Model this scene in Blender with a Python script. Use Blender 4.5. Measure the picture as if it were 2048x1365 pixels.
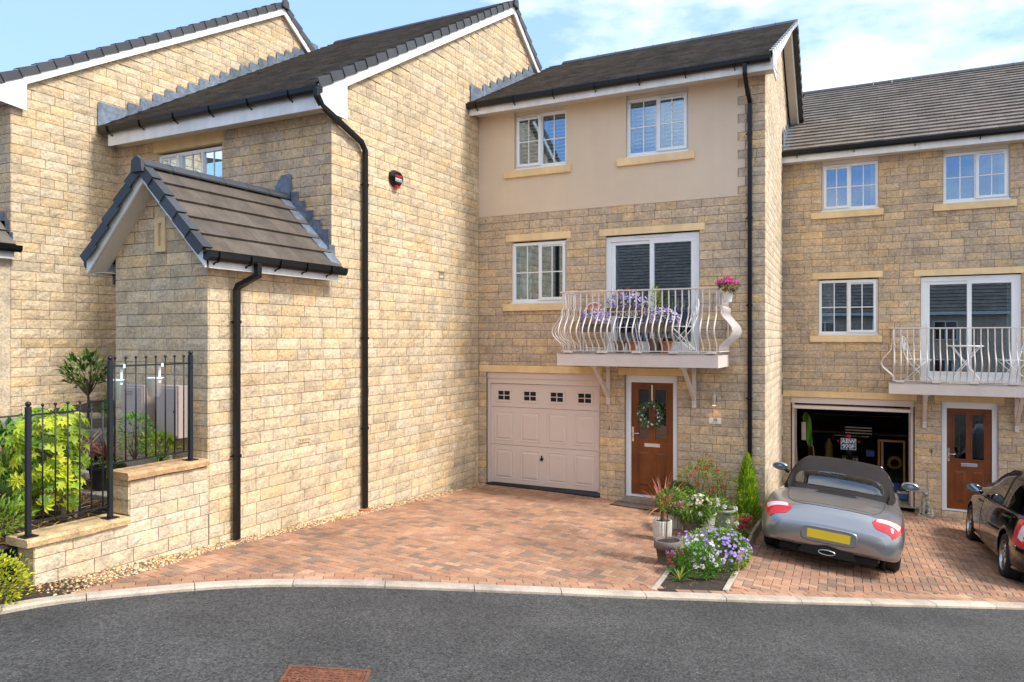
import bpy, bmesh, math, random
from math import sin, cos, tan, atan, atan2, pi, sqrt, radians, hypot
from mathutils import Vector, Matrix, noise
for o in list(bpy.data.objects): bpy.data.objects.remove(o, do_unlink=True)
sc = bpy.context.scene
col = sc.collection
rnd = random.Random(7)

# ------------------------------------------------------------------ camera
FPX, YAW, CZ = 1495.0, 0.469, 3.0          # focal length in pixels of a 2048 px wide picture
cd = bpy.data.cameras.new('camera'); cam = bpy.data.objects.new('camera', cd); col.objects.link(cam)
cam.location = (0, 0, CZ); cam.rotation_euler = (pi/2, 0, YAW)
cd.sensor_width = 36; cd.lens = 36*FPX/2048; cd.shift_y = -(682.5-677.0)/2048; cd.clip_start = .05; cd.clip_end = 2000
sc.camera = cam
# ------------------------------------------------------------------ sky
SUN_AZ, SUN_EL = radians(84.5), radians(47)   # azimuth clockwise from +Y
w = bpy.data.worlds.new('World'); sc.world = w; w.use_nodes = True
nt = w.node_tree; nt.nodes.clear()
def N(t, kind, **kw):
    n = t.nodes.new(kind)
    for k, v in kw.items():
        if k in n.inputs.keys() if isinstance(k, str) else False: n.inputs[k].default_value = v
        else: setattr(n, k, v)
    return n
sky = nt.nodes.new('ShaderNodeTexSky'); sky.sky_type = 'NISHITA'; sky.sun_disc = False
sky.sun_elevation = SUN_EL; sky.sun_rotation = SUN_AZ; sky.air_density = 1.0; sky.dust_density = .6; sky.ozone_density = 1.5
bg = nt.nodes.new('ShaderNodeBackground'); bg.inputs['Strength'].default_value = .15
bg2 = nt.nodes.new('ShaderNodeBackground'); bg2.inputs['Strength'].default_value = 1.3; bg2.inputs['Color'].default_value = (.22,.345,.60,1)
bg3 = nt.nodes.new('ShaderNodeBackground'); bg3.inputs['Strength'].default_value = 1.05; bg3.inputs['Color'].default_value = (.72,.76,.80,1)
tc = nt.nodes.new('ShaderNodeTexCoord')
mp = nt.nodes.new('ShaderNodeMapping'); mp.inputs['Scale'].default_value = (1, 1, 2.6); mp.inputs['Location'].default_value = (.66, .10, .0)
nz = nt.nodes.new('ShaderNodeTexNoise'); nz.inputs['Scale'].default_value = 2.6; nz.inputs['Detail'].default_value = 9; nz.inputs['Roughness'].default_value = .55
cr = nt.nodes.new('ShaderNodeValToRGB'); cr.color_ramp.elements[0].position = .43; cr.color_ramp.elements[1].position = .58
cr.color_ramp.elements[0].color = (0,0,0,1); cr.color_ramp.elements[1].color = (1,1,1,1)
m1 = nt.nodes.new('ShaderNodeMixShader'); m2 = nt.nodes.new('ShaderNodeMixShader'); wo = nt.nodes.new('ShaderNodeOutputWorld')
hs = nt.nodes.new('ShaderNodeSeparateXYZ'); hm = nt.nodes.new('ShaderNodeMapRange')
hm.inputs['From Min'].default_value = .0; hm.inputs['From Max'].default_value = .8; hm.inputs['To Min'].default_value = .9; hm.inputs['To Max'].default_value = .45
L = nt.links.new
L(tc.outputs['Generated'], mp.inputs['Vector']); L(mp.outputs['Vector'], nz.inputs['Vector']); 
ad = nt.nodes.new('ShaderNodeMath'); ad.operation = 'MULTIPLY_ADD'; ad.inputs[1].default_value = .26; L(hs.outputs['X'], ad.inputs[0]); L(nz.outputs['Fac'], ad.inputs[2]); L(ad.outputs[0], cr.inputs['Fac'])
L(tc.outputs['Generated'], hs.inputs[0]); L(hs.outputs['Z'], hm.inputs['Value'])
L(sky.outputs['Color'], bg.inputs['Color']); L(hm.outputs['Result'], m1.inputs['Fac'])
L(bg.outputs[0], m1.inputs[1]); L(bg2.outputs[0], m1.inputs[2]); L(cr.outputs['Color'], m2.inputs['Fac']); L(m1.outputs[0], m2.inputs[1]); L(bg3.outputs[0], m2.inputs[2]); L(m2.outputs[0], wo.inputs['Surface'])
# ------------------------------------------------------------------ sun
sd = bpy.data.lights.new('sun', 'SUN'); sd.energy = 2.35; sd.angle = radians(13); sd.color = (1, .96, .90)
so = bpy.data.objects.new('sun', sd); col.objects.link(so); so.location = (20, 5, 30)
sdir = Vector((sin(SUN_AZ)*cos(SUN_EL), cos(SUN_AZ)*cos(SUN_EL), sin(SUN_EL)))
so.rotation_euler = sdir.to_track_quat('Z', 'Y').to_euler()
sc.view_settings.view_transform = 'Standard'; sc.view_settings.look = 'None'
sc.view_settings.gamma = 1; sc.view_settings.exposure = .94; sc.view_settings.use_curve_mapping = False
sc.render.engine = 'CYCLES'
sc.cycles.max_bounces = 8; sc.cycles.transparent_max_bounces = 16; sc.cycles.diffuse_bounces = 4

# ------------------------------------------------------------------ materials
MATS = {}
def mat(name, color, rough=.8, bump=0, bscale=30, var=.15, vscale=5, metal=0, tint=False, coat=0, spec=.5, streak=0, speck=None, b2=0, b2scale=120, sub=None, mottle=None):
    m = bpy.data.materials.new(name); m.use_nodes = True; t = m.node_tree; t.nodes.clear()
    out = t.nodes.new('ShaderNodeOutputMaterial'); p = t.nodes.new('ShaderNodeBsdfPrincipled')
    t.links.new(p.outputs[0], out.inputs[0])
    p.inputs['Roughness'].default_value = rough; p.inputs['Metallic'].default_value = metal
    p.inputs['Specular IOR Level'].default_value = spec
    if coat: p.inputs['Coat Weight'].default_value = coat; p.inputs['Coat Roughness'].default_value = .04
    g = t.nodes.new('ShaderNodeNewGeometry')
    def noisen(scale, detail=5, rough_=.6, stretch=None):
        n = t.nodes.new('ShaderNodeTexNoise'); n.inputs['Scale'].default_value = scale
        n.inputs['Detail'].default_value = detail; n.inputs['Roughness'].default_value = rough_
        if stretch:
            q = t.nodes.new('ShaderNodeMapping'); q.inputs['Scale'].default_value = stretch
            t.links.new(g.outputs['Position'], q.inputs['Vector']); t.links.new(q.outputs[0], n.inputs['Vector'])
        else: t.links.new(g.outputs['Position'], n.inputs['Vector'])
        return n.outputs['Fac']
    def rng(src, a, b, c0, c1):
        r = t.nodes.new('ShaderNodeMapRange'); r.inputs['From Min'].default_value = a; r.inputs['From Max'].default_value = b
        r.inputs['To Min'].default_value = c0; r.inputs['To Max'].default_value = c1; t.links.new(src, r.inputs['Value']); return r.outputs['Result']
    def mulc(c, f):
        q = t.nodes.new('ShaderNodeVectorMath'); q.operation = 'SCALE'; t.links.new(c, q.inputs[0]); t.links.new(f, q.inputs['Scale']); return q.outputs[0]
    def mulv(c, f):
        q = t.nodes.new('ShaderNodeVectorMath'); q.operation = 'MULTIPLY'; t.links.new(c, q.inputs[0]); t.links.new(f, q.inputs[1]); return q.outputs[0]
    rgb = t.nodes.new('ShaderNodeRGB'); rgb.outputs[0].default_value = (*color, 1); c = rgb.outputs[0]
    if tint:
        a = t.nodes.new('ShaderNodeAttribute'); a.attribute_name = 'tint'; oi = t.nodes.new('ShaderNodeObjectInfo')
        c = mulv(c, a.outputs['Color']); c = mulv(c, oi.outputs['Color'])
    if var:
        c = mulc(c, rng(noisen(vscale), .3, .7, 1-var, 1+var)); c = mulc(c, rng(noisen(.55, 3), .35, .65, 1-min(.07, var*.6), 1+min(.07, var*.6)))
    if bump and var:
        c = mulc(c, rng(noisen(bscale*1.3, 3), .35, .65, 1-var*.8, 1+var*.8))
    if mottle:   # iron-stained flecks inside each block
        f_ = rng(noisen(30, 4, .75), .52, .66, 0, .7); mm = t.nodes.new('ShaderNodeMix'); mm.data_type = 'RGBA'; t.links.new(f_, mm.inputs['Factor']); t.links.new(c, mm.inputs[6])
        t.links.new(mulc(c, rng(noisen(9, 2), 0, 1, .45, .75)), mm.inputs[7]); c = mm.outputs[2]
        f_ = rng(noisen(4.5, 3, .6), .54, .70, 0, .5); mm = t.nodes.new('ShaderNodeMix'); mm.data_type = 'RGBA'; t.links.new(f_, mm.inputs['Factor']); t.links.new(c, mm.inputs[6])
        o2 = t.nodes.new('ShaderNodeRGB'); o2.outputs[0].default_value = (1.08,.90,.66,1); t.links.new(mulv(c, o2.outputs[0]), mm.inputs[7]); c = mm.outputs[2]
    if streak:
        c = mulc(c, rng(noisen(1, 4, .55, (7, 7, .5)), .35, .65, 1-streak, 1+streak*.6))
    if speck:
        v = t.nodes.new('ShaderNodeTexVoronoi'); v.inputs['Scale'].default_value = speck[0]; t.links.new(g.outputs['Position'], v.inputs['Vector'])
        f1 = rng(v.outputs['Distance'], .0, .35, 1, 0); sepc = t.nodes.new('ShaderNodeSeparateColor'); t.links.new(v.outputs['Color'], sepc.inputs[0])
        f2 = rng(sepc.outputs[0], speck[1], speck[1]+.02, 0, 1)
        f3 = t.nodes.new('ShaderNodeMath'); f3.operation = 'MULTIPLY'; t.links.new(f1, f3.inputs[0]); t.links.new(f2, f3.inputs[1])
        mm = t.nodes.new('ShaderNodeMix'); mm.data_type = 'RGBA'; t.links.new(f3.outputs[0], mm.inputs['Factor']); t.links.new(c, mm.inputs[6]); mm.inputs[7].default_value = (*speck[2], 1); c = mm.outputs[2]
        c = mulc(c, rng(sepc.outputs[1], 0, 1, .45, 1.6))
    t.links.new(c, p.inputs['Base Color'])
    if bump:
        b = t.nodes.new('ShaderNodeBump'); b.inputs['Strength'].default_value = 1; b.inputs['Distance'].default_value = bump
        t.links.new(noisen(bscale, 6, .65), b.inputs['Height']); nn = b.outputs[0]
        if b2:
            bb = t.nodes.new('ShaderNodeBump'); bb.inputs['Strength'].default_value = 1; bb.inputs['Distance'].default_value = b2
            t.links.new(noisen(b2scale, 3), bb.inputs['Height']); t.links.new(nn, bb.inputs['Normal']); nn = bb.outputs[0]
        t.links.new(nn, p.inputs['Normal'])
    if sub: # leaves: a little light through
        tr = t.nodes.new('ShaderNodeBsdfTranslucent'); t.links.new(c, tr.inputs['Color']); ms = t.nodes.new('ShaderNodeMixShader'); ms.inputs[0].default_value = sub
        t.links.new(p.outputs[0], ms.inputs[1]); t.links.new(tr.outputs[0], ms.inputs[2]); t.links.new(ms.outputs[0], out.inputs[0])
    MATS[name] = m; return m
def glassmat(name, fac=.14, tintc=(.86,.9,.9), rough=0, gcol=(1,1,1)):
    m = bpy.data.materials.new(name); m.use_nodes = True; t = m.node_tree; t.nodes.clear()
    out = t.nodes.new('ShaderNodeOutputMaterial'); tr = t.nodes.new('ShaderNodeBsdfTransparent'); gl = t.nodes.new('ShaderNodeBsdfGlossy')
    tr.inputs[0].default_value = (*tintc, 1); gl.inputs['Roughness'].default_value = rough; gl.inputs['Color'].default_value = (*gcol, 1)
    lw = t.nodes.new('ShaderNodeFresnel'); lw.inputs['IOR'].default_value = 1.5
    mr = t.nodes.new('ShaderNodeMapRange'); mr.inputs['From Min'].default_value = .04; mr.inputs['From Max'].default_value = 1; mr.inputs['To Min'].default_value = fac; mr.inputs['To Max'].default_value = 1
    ms = t.nodes.new('ShaderNodeMixShader'); t.links.new(lw.outputs[0], mr.inputs['Value']); t.links.new(mr.outputs[0], ms.inputs[0])
    t.links.new(tr.outputs[0], ms.inputs[1]); t.links.new(gl.outputs[0], ms.inputs[2]); t.links.new(ms.outputs[0], out.inputs[0]); MATS[name] = m
mat('stone', (.61,.50,.365), .94, .024, 19, .18, 4.5, tint=True, streak=.06, b2=.005, b2scale=95, mottle=(.36,.23,.10))
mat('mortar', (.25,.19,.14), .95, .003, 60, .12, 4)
mat('render', (.70,.56,.42), .9, .0015, 140, .03, 1.2, streak=.012)
mat('cast_stone', (.76,.56,.32), .85, .0012, 110, .10, 3, streak=.06, tint=True)
mat('coping', (.50,.37,.22), .9, .006, 40, .3, 6, tint=True)
mat('white', (.82,.84,.86), .32, var=.03, vscale=2)
mat('white_trim', (.78,.78,.78), .35, var=.06, vscale=3, streak=.09)
mat('soffit', (.62,.55,.48), .55, var=.06, vscale=3)
mat('black_plastic', (.006,.0065,.008), .3, spec=.35, var=.2, vscale=3)
mat('rubber', (.012,.012,.012), .8, .001, 60, .2)
mat('iron', (.008,.010,.015), .42, .0006, 50, .25, 12)
mat('tile_brown', (.15,.126,.106), .9, .003, 60, .28, 3, tint=True, b2=.002, b2scale=200)
mat('tile_dark', (.045,.048,.056), .6, .001, 60, .15, 4, tint=True)
mat('lead', (.14,.17,.22), .5, .002, 14, .28, 5, metal=.25, tint=True)
mat('garage_paint', (.70,.57,.51), .42, var=.02, vscale=2)
mat('cream_paint', (.70,.60,.55), .45, .0006, 40, .05, 5)
mat('door_wood', (.18,.052,.013), .42, .0008, 60, .22, 3, streak=.18, spec=.35)
mat('chrome', (.8,.8,.8), .15, metal=1, var=0)
mat('steel', (.5,.48,.45), .35, metal=1, var=.1)
mat('asphalt', (.058,.055,.053), .95, .009, 75, .30, .9, speck=(62, .93, (.34,.32,.28)), b2=.004, b2scale=210)
mat('paver', (.35,.20,.128), .9, .004, 50, .22, 1.1, tint=True, b2=.002, b2scale=200)
mat('sand_joint', (.16,.10,.07), 1, .002, 80, .15)
mat('kerb', (.47,.40,.325), .9, .004, 60, .22, 4, tint=True)
mat('gravel', (.42,.32,.21), .85, .002, 60, .2, 20, tint=True)
mat('soil', (.045,.03,.022), 1, .02, 30, .35, 9)
mat('concrete', (.30,.27,.23), .92, .004, 40, .2, 4)
mat('leaf', (.11,.21,.03), .5, var=.15, vscale=9, tint=True, sub=.3)
mat('petal', (.8,.8,.8), .6, var=.05, tint=True, sub=.25)
mat('bark', (.10,.07,.045), .9, .004, 40, .3)
mat('pot_ribbed', (.60,.57,.50), .7, .001, 50, .1)
mat('pot_taupe', (.17,.135,.115), .7, .001, 60, .12)
mat('pot_grey', (.36,.35,.32), .6, .001, 60, .12)
mat('pot_white', (.7,.7,.66), .5, var=.05)
mat('rust', (.17,.062,.032), .85, .003, 60, .35, 14)
mat('timber', (.32,.24,.16), .9, .003, 40, .2, 6, streak=.1)
mat('statue', (.34,.31,.26), .95, .008, 40, .5, 14)
mat('mat_coir', (.10,.07,.05), 1, .004, 160, .3, 8)
mat('dark', (.012,.012,.013), .9, var=.1)
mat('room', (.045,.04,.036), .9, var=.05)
mat('curtain', (.55,.60,.62), .9, var=.06)
mat('shutter', (.72,.72,.70), .45, var=.02)
mat('blind', (.42,.38,.30), .9, var=.08)
mat('car_silver', (.31,.32,.34), .30, var=.01, metal=.75, coat=.8)
mat('car_black', (.004,.004,.005), .12, var=0, coat=1)
mat('soft_top', (.030,.025,.025), 1, .0008, 200, .1, spec=.1)
mat('plate', (.72,.52,.02), .45, var=.02)
mat('plate_blue', (.03,.09,.30), .4, var=0)
mat('lens_red', (.62,.012,.016), .12, var=0, coat=1)
mat('lens_clear', (.75,.60,.60), .12, var=.05, coat=1)
mat('mirror_glass', (.35,.5,.62), .03, metal=1, var=0)
mat('alloy', (.5,.5,.5), .25, metal=1, var=.05)
mat('red_plastic', (.55,.01,.012), .35, var=0)
mat('hi_vis', (.11,.24,.02), .8, var=.1)
mat('yellow', (.25,.17,.02), .6, var=.1)
mat('blue', (.05,.13,.32), .5, var=.1)
mat('wood', (.30,.17,.07), .8, var=.2)
mat('meter', (.44,.36,.33), .5, var=.05, vscale=3)
mat('cream', (.78,.76,.68), .5, var=.05)
mat('pale_blue', (.60,.72,.72), .45, var=.04)
mat('ink', (.01,.01,.012), .6, var=0)
mat('ink_white', (.85,.85,.85), .5, var=0)
mat('ink_red', (.75,.03,.03), .5, var=0)
mat('terracotta', (.42,.16,.07), .8, .002, 50, .15)
glassmat('glass', .22, gcol=(.60,.78,1.0)); glassmat('car_glass', .13, (.55,.62,.62)); glassmat('door_glass', .10, (.35,.35,.33), .03)
lm = bpy.data.materials.new('lamp_glow'); lm.use_nodes = True
_p = lm.node_tree.nodes['Principled BSDF']; _p.inputs['Emission Color'].default_value = (1,.6,.3,1); _p.inputs['Emission Strength'].default_value = 2; _p.inputs['Base Color'].default_value=(.9,.8,.7,1); MATS['lamp_glow'] = lm

# ------------------------------------------------------------------ building blocks
class MB:
    def __init__(s): s.v = []; s.f = []; s.t = []; s.m = []; s.xf = None
    def add(s, verts, faces, tint=(1,1,1), mi=0):
        b = len(s.v)
        if s.xf is not None: verts = [tuple(s.xf @ Vector(p)) for p in verts]
        s.v += [tuple(p) for p in verts]
        for f in faces: s.f.append(tuple(i+b for i in f)); s.t.append(tint); s.m.append(mi)
    def box(s, x0, x1, y0, y1, z0, z1, tint=(1,1,1), mi=0):
        s.add([(x0,y0,z0),(x1,y0,z0),(x1,y1,z0),(x0,y1,z0),(x0,y0,z1),(x1,y0,z1),(x1,y1,z1),(x0,y1,z1)],
              [(0,3,2,1),(4,5,6,7),(0,1,5,4),(1,2,6,5),(2,3,7,6),(3,0,4,7)], tint, mi)
    def prism(s, poly, vec, tint=(1,1,1), mi=0):
        n = len(poly); a = [Vector(p) for p in poly]; v = Vector(vec)
        s.add(a+[p+v for p in a], [tuple(range(n))[::-1], tuple(range(n, 2*n))]+[(i,(i+1)%n,(i+1)%n+n,i+n) for i in range(n)], tint, mi)
    def tube(s, pts, r, n=6, tint=(1,1,1), mi=0, cap=True, rect=None):
        pts = [Vector(p) for p in pts]; rings = []; up = Vector((0,0,1)); k = len(pts)
        prev = None
        for i, p in enumerate(pts):
            d = (pts[min(i+1,k-1)]-pts[max(i-1,0)]).normalized()
            if prev is None:
                a = d.cross(up)
                if a.length < 1e-3: a = Vector((1,0,0)) if rect is None else Vector(rect)
                a = a-d*a.dot(d); a.normalize()
            else: a = (prev-d*prev.dot(d)); a.normalize()
            prev = a; b = d.cross(a); rr = r[i] if isinstance(r, (list, tuple)) else r
            rings.append([p+(a*cos(2*pi*(j+.5)/n)+b*sin(2*pi*(j+.5)/n))*rr for j in range(n)])
        vs = [q for R in rings for q in R]; fs = []
        for i in range(k-1):
            for j in range(n): fs.append((i*n+j, i*n+(j+1)%n, (i+1)*n+(j+1)%n, (i+1)*n+j))
        if cap: fs.append(tuple(range(n))[::-1]); fs.append(tuple(range((k-1)*n, k*n)))
        s.add(vs, fs, tint, mi)
    def lathe(s, prof, n=20, c=(0,0,0), tint=(1,1,1), mi=0, rib=None):
        vs = []; fs = []; k = len(prof)
        for r, z in prof:
            for j in range(n):
                rr = r*(1+(rib if rib and j % 2 else 0)); a = 2*pi*j/n; vs.append((c[0]+rr*cos(a), c[1]+rr*sin(a), c[2]+z))
        for i in range(k-1):
            for j in range(n): fs.append((i*n+j, i*n+(j+1)%n, (i+1)*n+(j+1)%n, (i+1)*n+j))
        fs.append(tuple(range(n))[::-1]); fs.append(tuple(range((k-1)*n, k*n)))
        s.add(vs, fs, tint, mi)
    def ball(s, c, r, n=8, m=5, tint=(1,1,1), mi=0, sq=(1,1,1)):
        prof = []
        vs = []; fs = []
        for i in range(m+1):
            t = pi*i/m
            for j in range(n):
                a = 2*pi*j/n; vs.append((c[0]+r*sq[0]*sin(t)*cos(a), c[1]+r*sq[1]*sin(t)*sin(a), c[2]-r*sq[2]*cos(t)))
        for i in range(m):
            for j in range(n): fs.append((i*n+j, i*n+(j+1)%n, (i+1)*n+(j+1)%n, (i+1)*n+j))
        s.add(vs, fs, tint, mi)
    def mesh(s, name, mats, smooth=False, fixn=False):
        me = bpy.data.meshes.new(name); me.from_pydata(s.v, [], s.f); 
        for m in (mats if isinstance(mats, (list, tuple)) else [mats]): me.materials.append(MATS[m])
        if any(s.m): me.polygons.foreach_set('material_index', s.m)
        at = me.attributes.new('tint', 'FLOAT_COLOR', 'CORNER'); buf = []
        for p, t in zip(me.polygons, s.t): buf += [t[0], t[1], t[2], 1.0]*p.loop_total
        at.data.foreach_set('color', buf)
        if smooth: me.polygons.foreach_set('use_smooth', [True]*len(me.polygons))
        if fixn:
            bm = bmesh.new(); bm.from_mesh(me); bmesh.ops.remove_doubles(bm, verts=bm.verts, dist=1e-5); bmesh.ops.recalc_face_normals(bm, faces=bm.faces); bm.to_mesh(me); bm.free()
        me.update(); return me
    def build(s, name, mats, parent=None, smooth=False, fixn=False, kind=None, bevel=0):
        o = bpy.data.objects.new(name, s.mesh(name, mats, smooth, fixn)); col.objects.link(o)
        if parent is not None: o.parent = parent; o.matrix_parent_inverse = parent_inv(parent)
        if kind: o['kind'] = kind
        if bevel:
            b = o.modifiers.new('bevel', 'BEVEL'); b.width = bevel; b.segments = 2; b.limit_method = 'ANGLE'; b.angle_limit = radians(40)
        return o
def wmat(o):
    m = Matrix.LocRotScale(o.location, o.rotation_euler, o.scale)
    return (wmat(o.parent) @ o.matrix_parent_inverse @ m) if o.parent else m
def parent_inv(p): return wmat(p).inverted()
def inst(me, name, parent, M, color=None):
    o = bpy.data.objects.new(name, me); col.objects.link(o)
    if parent is not None: o.parent = parent; o.matrix_parent_inverse = parent_inv(parent)
    o.matrix_basis = M
    if color: o.color = (*color, 1)
    return o
def thing(name, label, cat, loc=(0,0,0), group=None):
    o = bpy.data.objects.new(name, None); col.objects.link(o); o.location = loc; o.empty_display_size = .1
    o['label'] = label; o['category'] = cat
    if group: o['group'] = group
    return o
def tag(o, label, cat, group=None):
    o['label'] = label; o['category'] = cat
    if group: o['group'] = group
    return o
def proj(p):
    d = -p[0]*sin(YAW)+p[1]*cos(YAW)
    if d < .2: return None
    return (1024+FPX*(p[0]*cos(YAW)+p[1]*sin(YAW))/d, 677-FPX*(p[2]-CZ)/d, d)
def text(name, body, size, mat_, parent, M, align='CENTER', ext=.001, bold=0):
    cu = bpy.data.curves.new(name, 'FONT'); cu.body = body; cu.size = size; cu.extrude = ext; cu.offset = bold; cu.align_x = align; cu.align_y = 'CENTER'
    tmp = bpy.data.objects.new(name, cu); col.objects.link(tmp)
    dg = bpy.context.evaluated_depsgraph_get(); dg.update(); me = bpy.data.meshes.new_from_object(tmp.evaluated_get(dg)); bpy.data.objects.remove(tmp)
    me.materials.clear(); me.materials.append(MATS[mat_]); o = inst(me, name, parent, M); return o

def gz(X, Y):
    g = -.0072*max(0, min(X, 2.2)+7.27)**2
    if X > 2.2: g -= .0682*(X-2.2)
    return .524-.058*(max(Y, 4.0)-6.32)+g
# ------------------------------------------------------------------ walls of rock-faced stone
class Plane:                      # a vertical wall plane: s along it, h outwards, z up
    def __init__(s, ox, oy, ux, uy):
        l = hypot(ux, uy); s.o = (ox, oy); s.u = (ux/l, uy/l); s.n = (uy/l, -ux/l)
        s.M = Matrix(((s.u[0], s.n[0], 0, ox), (s.u[1], s.n[1], 0, oy), (0,0,1,0), (0,0,0,1)))   # local (s,h,z)
    def p(s, a, h, z): return (s.o[0]+s.u[0]*a+s.n[0]*h, s.o[1]+s.u[1]*a+s.n[1]*h, z)
def facade(Y, X0=0): return Plane(X0, Y, 1, 0)            # outward is -Y
def sidewall(X, Y0=0): return Plane(X, Y0, 0, 1)          # outward is +X
TINTS = {'gold': [(1.06,1.0,.88),(1.1,1.05,.97),(1.0,.95,.85),(1.02,1.01,.98),(.95,.9,.82),(1.12,1.08,1.0),(1.08,.97,.78),(1.05,1.0,.9)],
         'grey': [(1.02,.96,.93),(.95,.90,.90),(1.06,.98,.91),(1.10,1.0,.86),(.88,.85,.86),(1.04,.97,.92),(1.14,1.0,.80),(.98,.92,.88)],
         'light': [(1.08,1.08,1.08),(1.05,1.05,1.05),(1.03,1.0,.95),(1.1,1.1,1.1)]}
def block_geo(Lb, H, r):
    nx = max(1, int(round(Lb/.1))); zs = [0, H*.5, H]; T = .012
    v = []; f = []
    for iz in range(3):
        for ix in range(nx+1):
            edge = ix in (0, nx) or iz in (0, 2)
            x = Lb*ix/nx+(0 if ix in (0, nx) else r.uniform(-.012,.012)); z = zs[iz]+(0 if iz in (0,2) else r.uniform(-.02,.02))
            v.append((x, (r.uniform(.003,.007) if edge else r.uniform(.007,.017)), z))
    W = nx+1
    for iz in range(2):
        for ix in range(nx):
            a = iz*W+ix; f.append((a, a+1, a+W+1, a+W))
    b = len(v); v += [(0,-T,0),(Lb,-T,0),(Lb,-T,H),(0,-T,H)]
    f += [tuple([b, b+1]+[i for i in range(nx, -1, -1)]), tuple([b+3]+[2*W+i for i in range(0, nx+1)]+[b+2]), (b, 0, W, 2*W, b+3), (b+1, b+2, 3*W-1, 2*W-1, W-1)]
    return v, f
_bm = {}
def stone_wall(collect, pl, s0, s1, z0, z1, openings, pal, seed, top=None, bottom=None, zbase=0.0, joint=.008, quoin=None):
    """collect: list of (area_px, kind, data); openings: (s0,s1,z0,z1); top(s)->z limit"""
    r = random.Random(seed); C = .15; k0 = int(math.floor((z0-zbase)/C+1e-6)); k = k0
    def emit(a, b, za, zb):
        if b-a < .03 or zb-za < .02: return
        lim = None
        if top is not None:
            ta, tb = top(a), top(b)
            if min(ta, tb) <= za+.005 and max(ta, tb) <= za+.02: return
            if min(ta, tb) < zb: lim = (ta, tb)
        if bottom is not None and max(bottom(a), bottom(b)) >= zb-.01: return
        H = zb-za-joint; Lb = b-a-joint
        t = r.choice(TINTS[pal]); q = r.uniform(.92, 1.08); t = tuple(c*q for c in t)
        c = pl.p((a+b)/2, 0, (za+zb)/2); pj = proj(c); area = 0
        if pj:
            vd = Vector(c)-Vector((0,0,CZ)); vd.normalize(); cosn = max(0, -(vd.x*pl.n[0]+vd.y*pl.n[1]))
            if -20 < pj[0] < 2068 and -20 < pj[1] < 1385: area = Lb*H*(FPX/pj[2])**2*cosn
            elif not (-350 < pj[0] < 2450 and -300 < pj[1] < 1700): area = -1
        else: area = -1
        if area < 0: return
        if lim is None:
            std = (round(Lb, 3), round(H, 3))
            collect.append((area, 'b', pl, a+joint/2, za+joint/2, Lb, H, t, r.randrange(5), std))
        else:
            # cut block below the roof line
            a2, b2 = a+joint/2, b-joint/2; ta, tb = lim
            zz = za+joint/2; zt = zb-joint/2; pts = [(a2, zz), (b2, zz)]
            def tz(s): return ta+(tb-ta)*(s-a)/(b-a)-.004
            pts2 = []
            n = 6
            for i in range(n, -1, -1):
                s_ = a2+(b2-a2)*i/n; pts2.append((s_, min(zt, tz(s_))))
            pts2 = [p for p in pts2 if p[1] > zz+.004]
            if len(pts2) < 2: return
            poly = [(pts2[-1][0], zz), (pts2[0][0], zz)]+pts2
            collect.append((area*.5, 'c', pl, poly, t))
    def lay(a, b, za, zb, off=False):
        s = a; first = True
        while s < b-1e-4:
            l = r.choice([.225,.30,.375,.375,.44,.44,.44]);
            if first: l = r.choice([.15,.225,.30,.375,.44]); first = False
            if b-s < l+.10: l = b-s
            if l > .54:
                l = l/2
            emit(s, min(b, s+l), za, zb); s += l
    while zbase+k*C < z1-1e-4:
        za = zbase+k*C; zb = min(za+C, z1)
        zlo = max(za, z0) if z0 > za else za
        bl = sorted([(o[0], o[1]) for o in openings if o[2] < zb-.004 and o[3] > za+.004])
        s = s0; free = []
        for o in bl:
            if o[0] > s: free.append((s, min(o[0], s1)))
            s = max(s, o[1])
        if s < s1: free.append((s, s1))
        for a, b in free:
            if b-a > .02: lay(a, b, zlo, zb)
        for o in openings:
            for za_, zb_ in ((za, min(zb, o[2])), (max(za, o[3]), zb)):
                if o[2] < zb-.004 and o[3] > za+.004 and zb_-za_ > .02 and zb_-za_ < C-.004:
                    # other openings that block this band
                    s = max(o[0], s0); e = min(o[1], s1); blk = sorted([(p[0], p[1]) for p in openings if p is not o and p[2] < zb_-.002 and p[3] > za_+.002])
                    for p in blk:
                        if p[0] < e and p[1] > s:
                            if p[0] > s: lay(s, p[0], za_, zb_)
                            s = max(s, p[1])
                    if s < e-.02: lay(s, e, za_, zb_)
        k += 1
def flush_blocks(collect, parent, cap=300, name='stone_block'):
    collect.sort(key=lambda c: -c[0]); mb = MB()
    for i, c in enumerate(collect):
        if c[1] == 'b':
            _, _, pl, a, z, Lb, H, t, var, std = c
            if i < cap:
                key = (std, var)
                if key not in _bm:
                    m = MB(); v, f = block_geo(std[0], std[1], random.Random(str(key))); m.add(v, f); _bm[key] = m.mesh('stone_block', 'stone')
                inst(_bm[key], name, parent, pl.M @ Matrix.Translation((a, 0, z)), t)
            else:
                v, f = block_geo(Lb, H, rnd); mb.add([pl.p(x+a, h, zz+z) for x, h, zz in v], f, t)
        else:
            _, _, pl, poly, t = c
            q = MB() if i < cap else mb
            q.prism([pl.p(x, -.012, z) for x, z in poly], Vector(pl.p(0,.028,0))-Vector(pl.p(0,0,0)), t)
            if i < cap: q.build(name, 'stone', parent)
    if mb.f: mb.build(name, 'stone', parent, kind='stuff')
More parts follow.
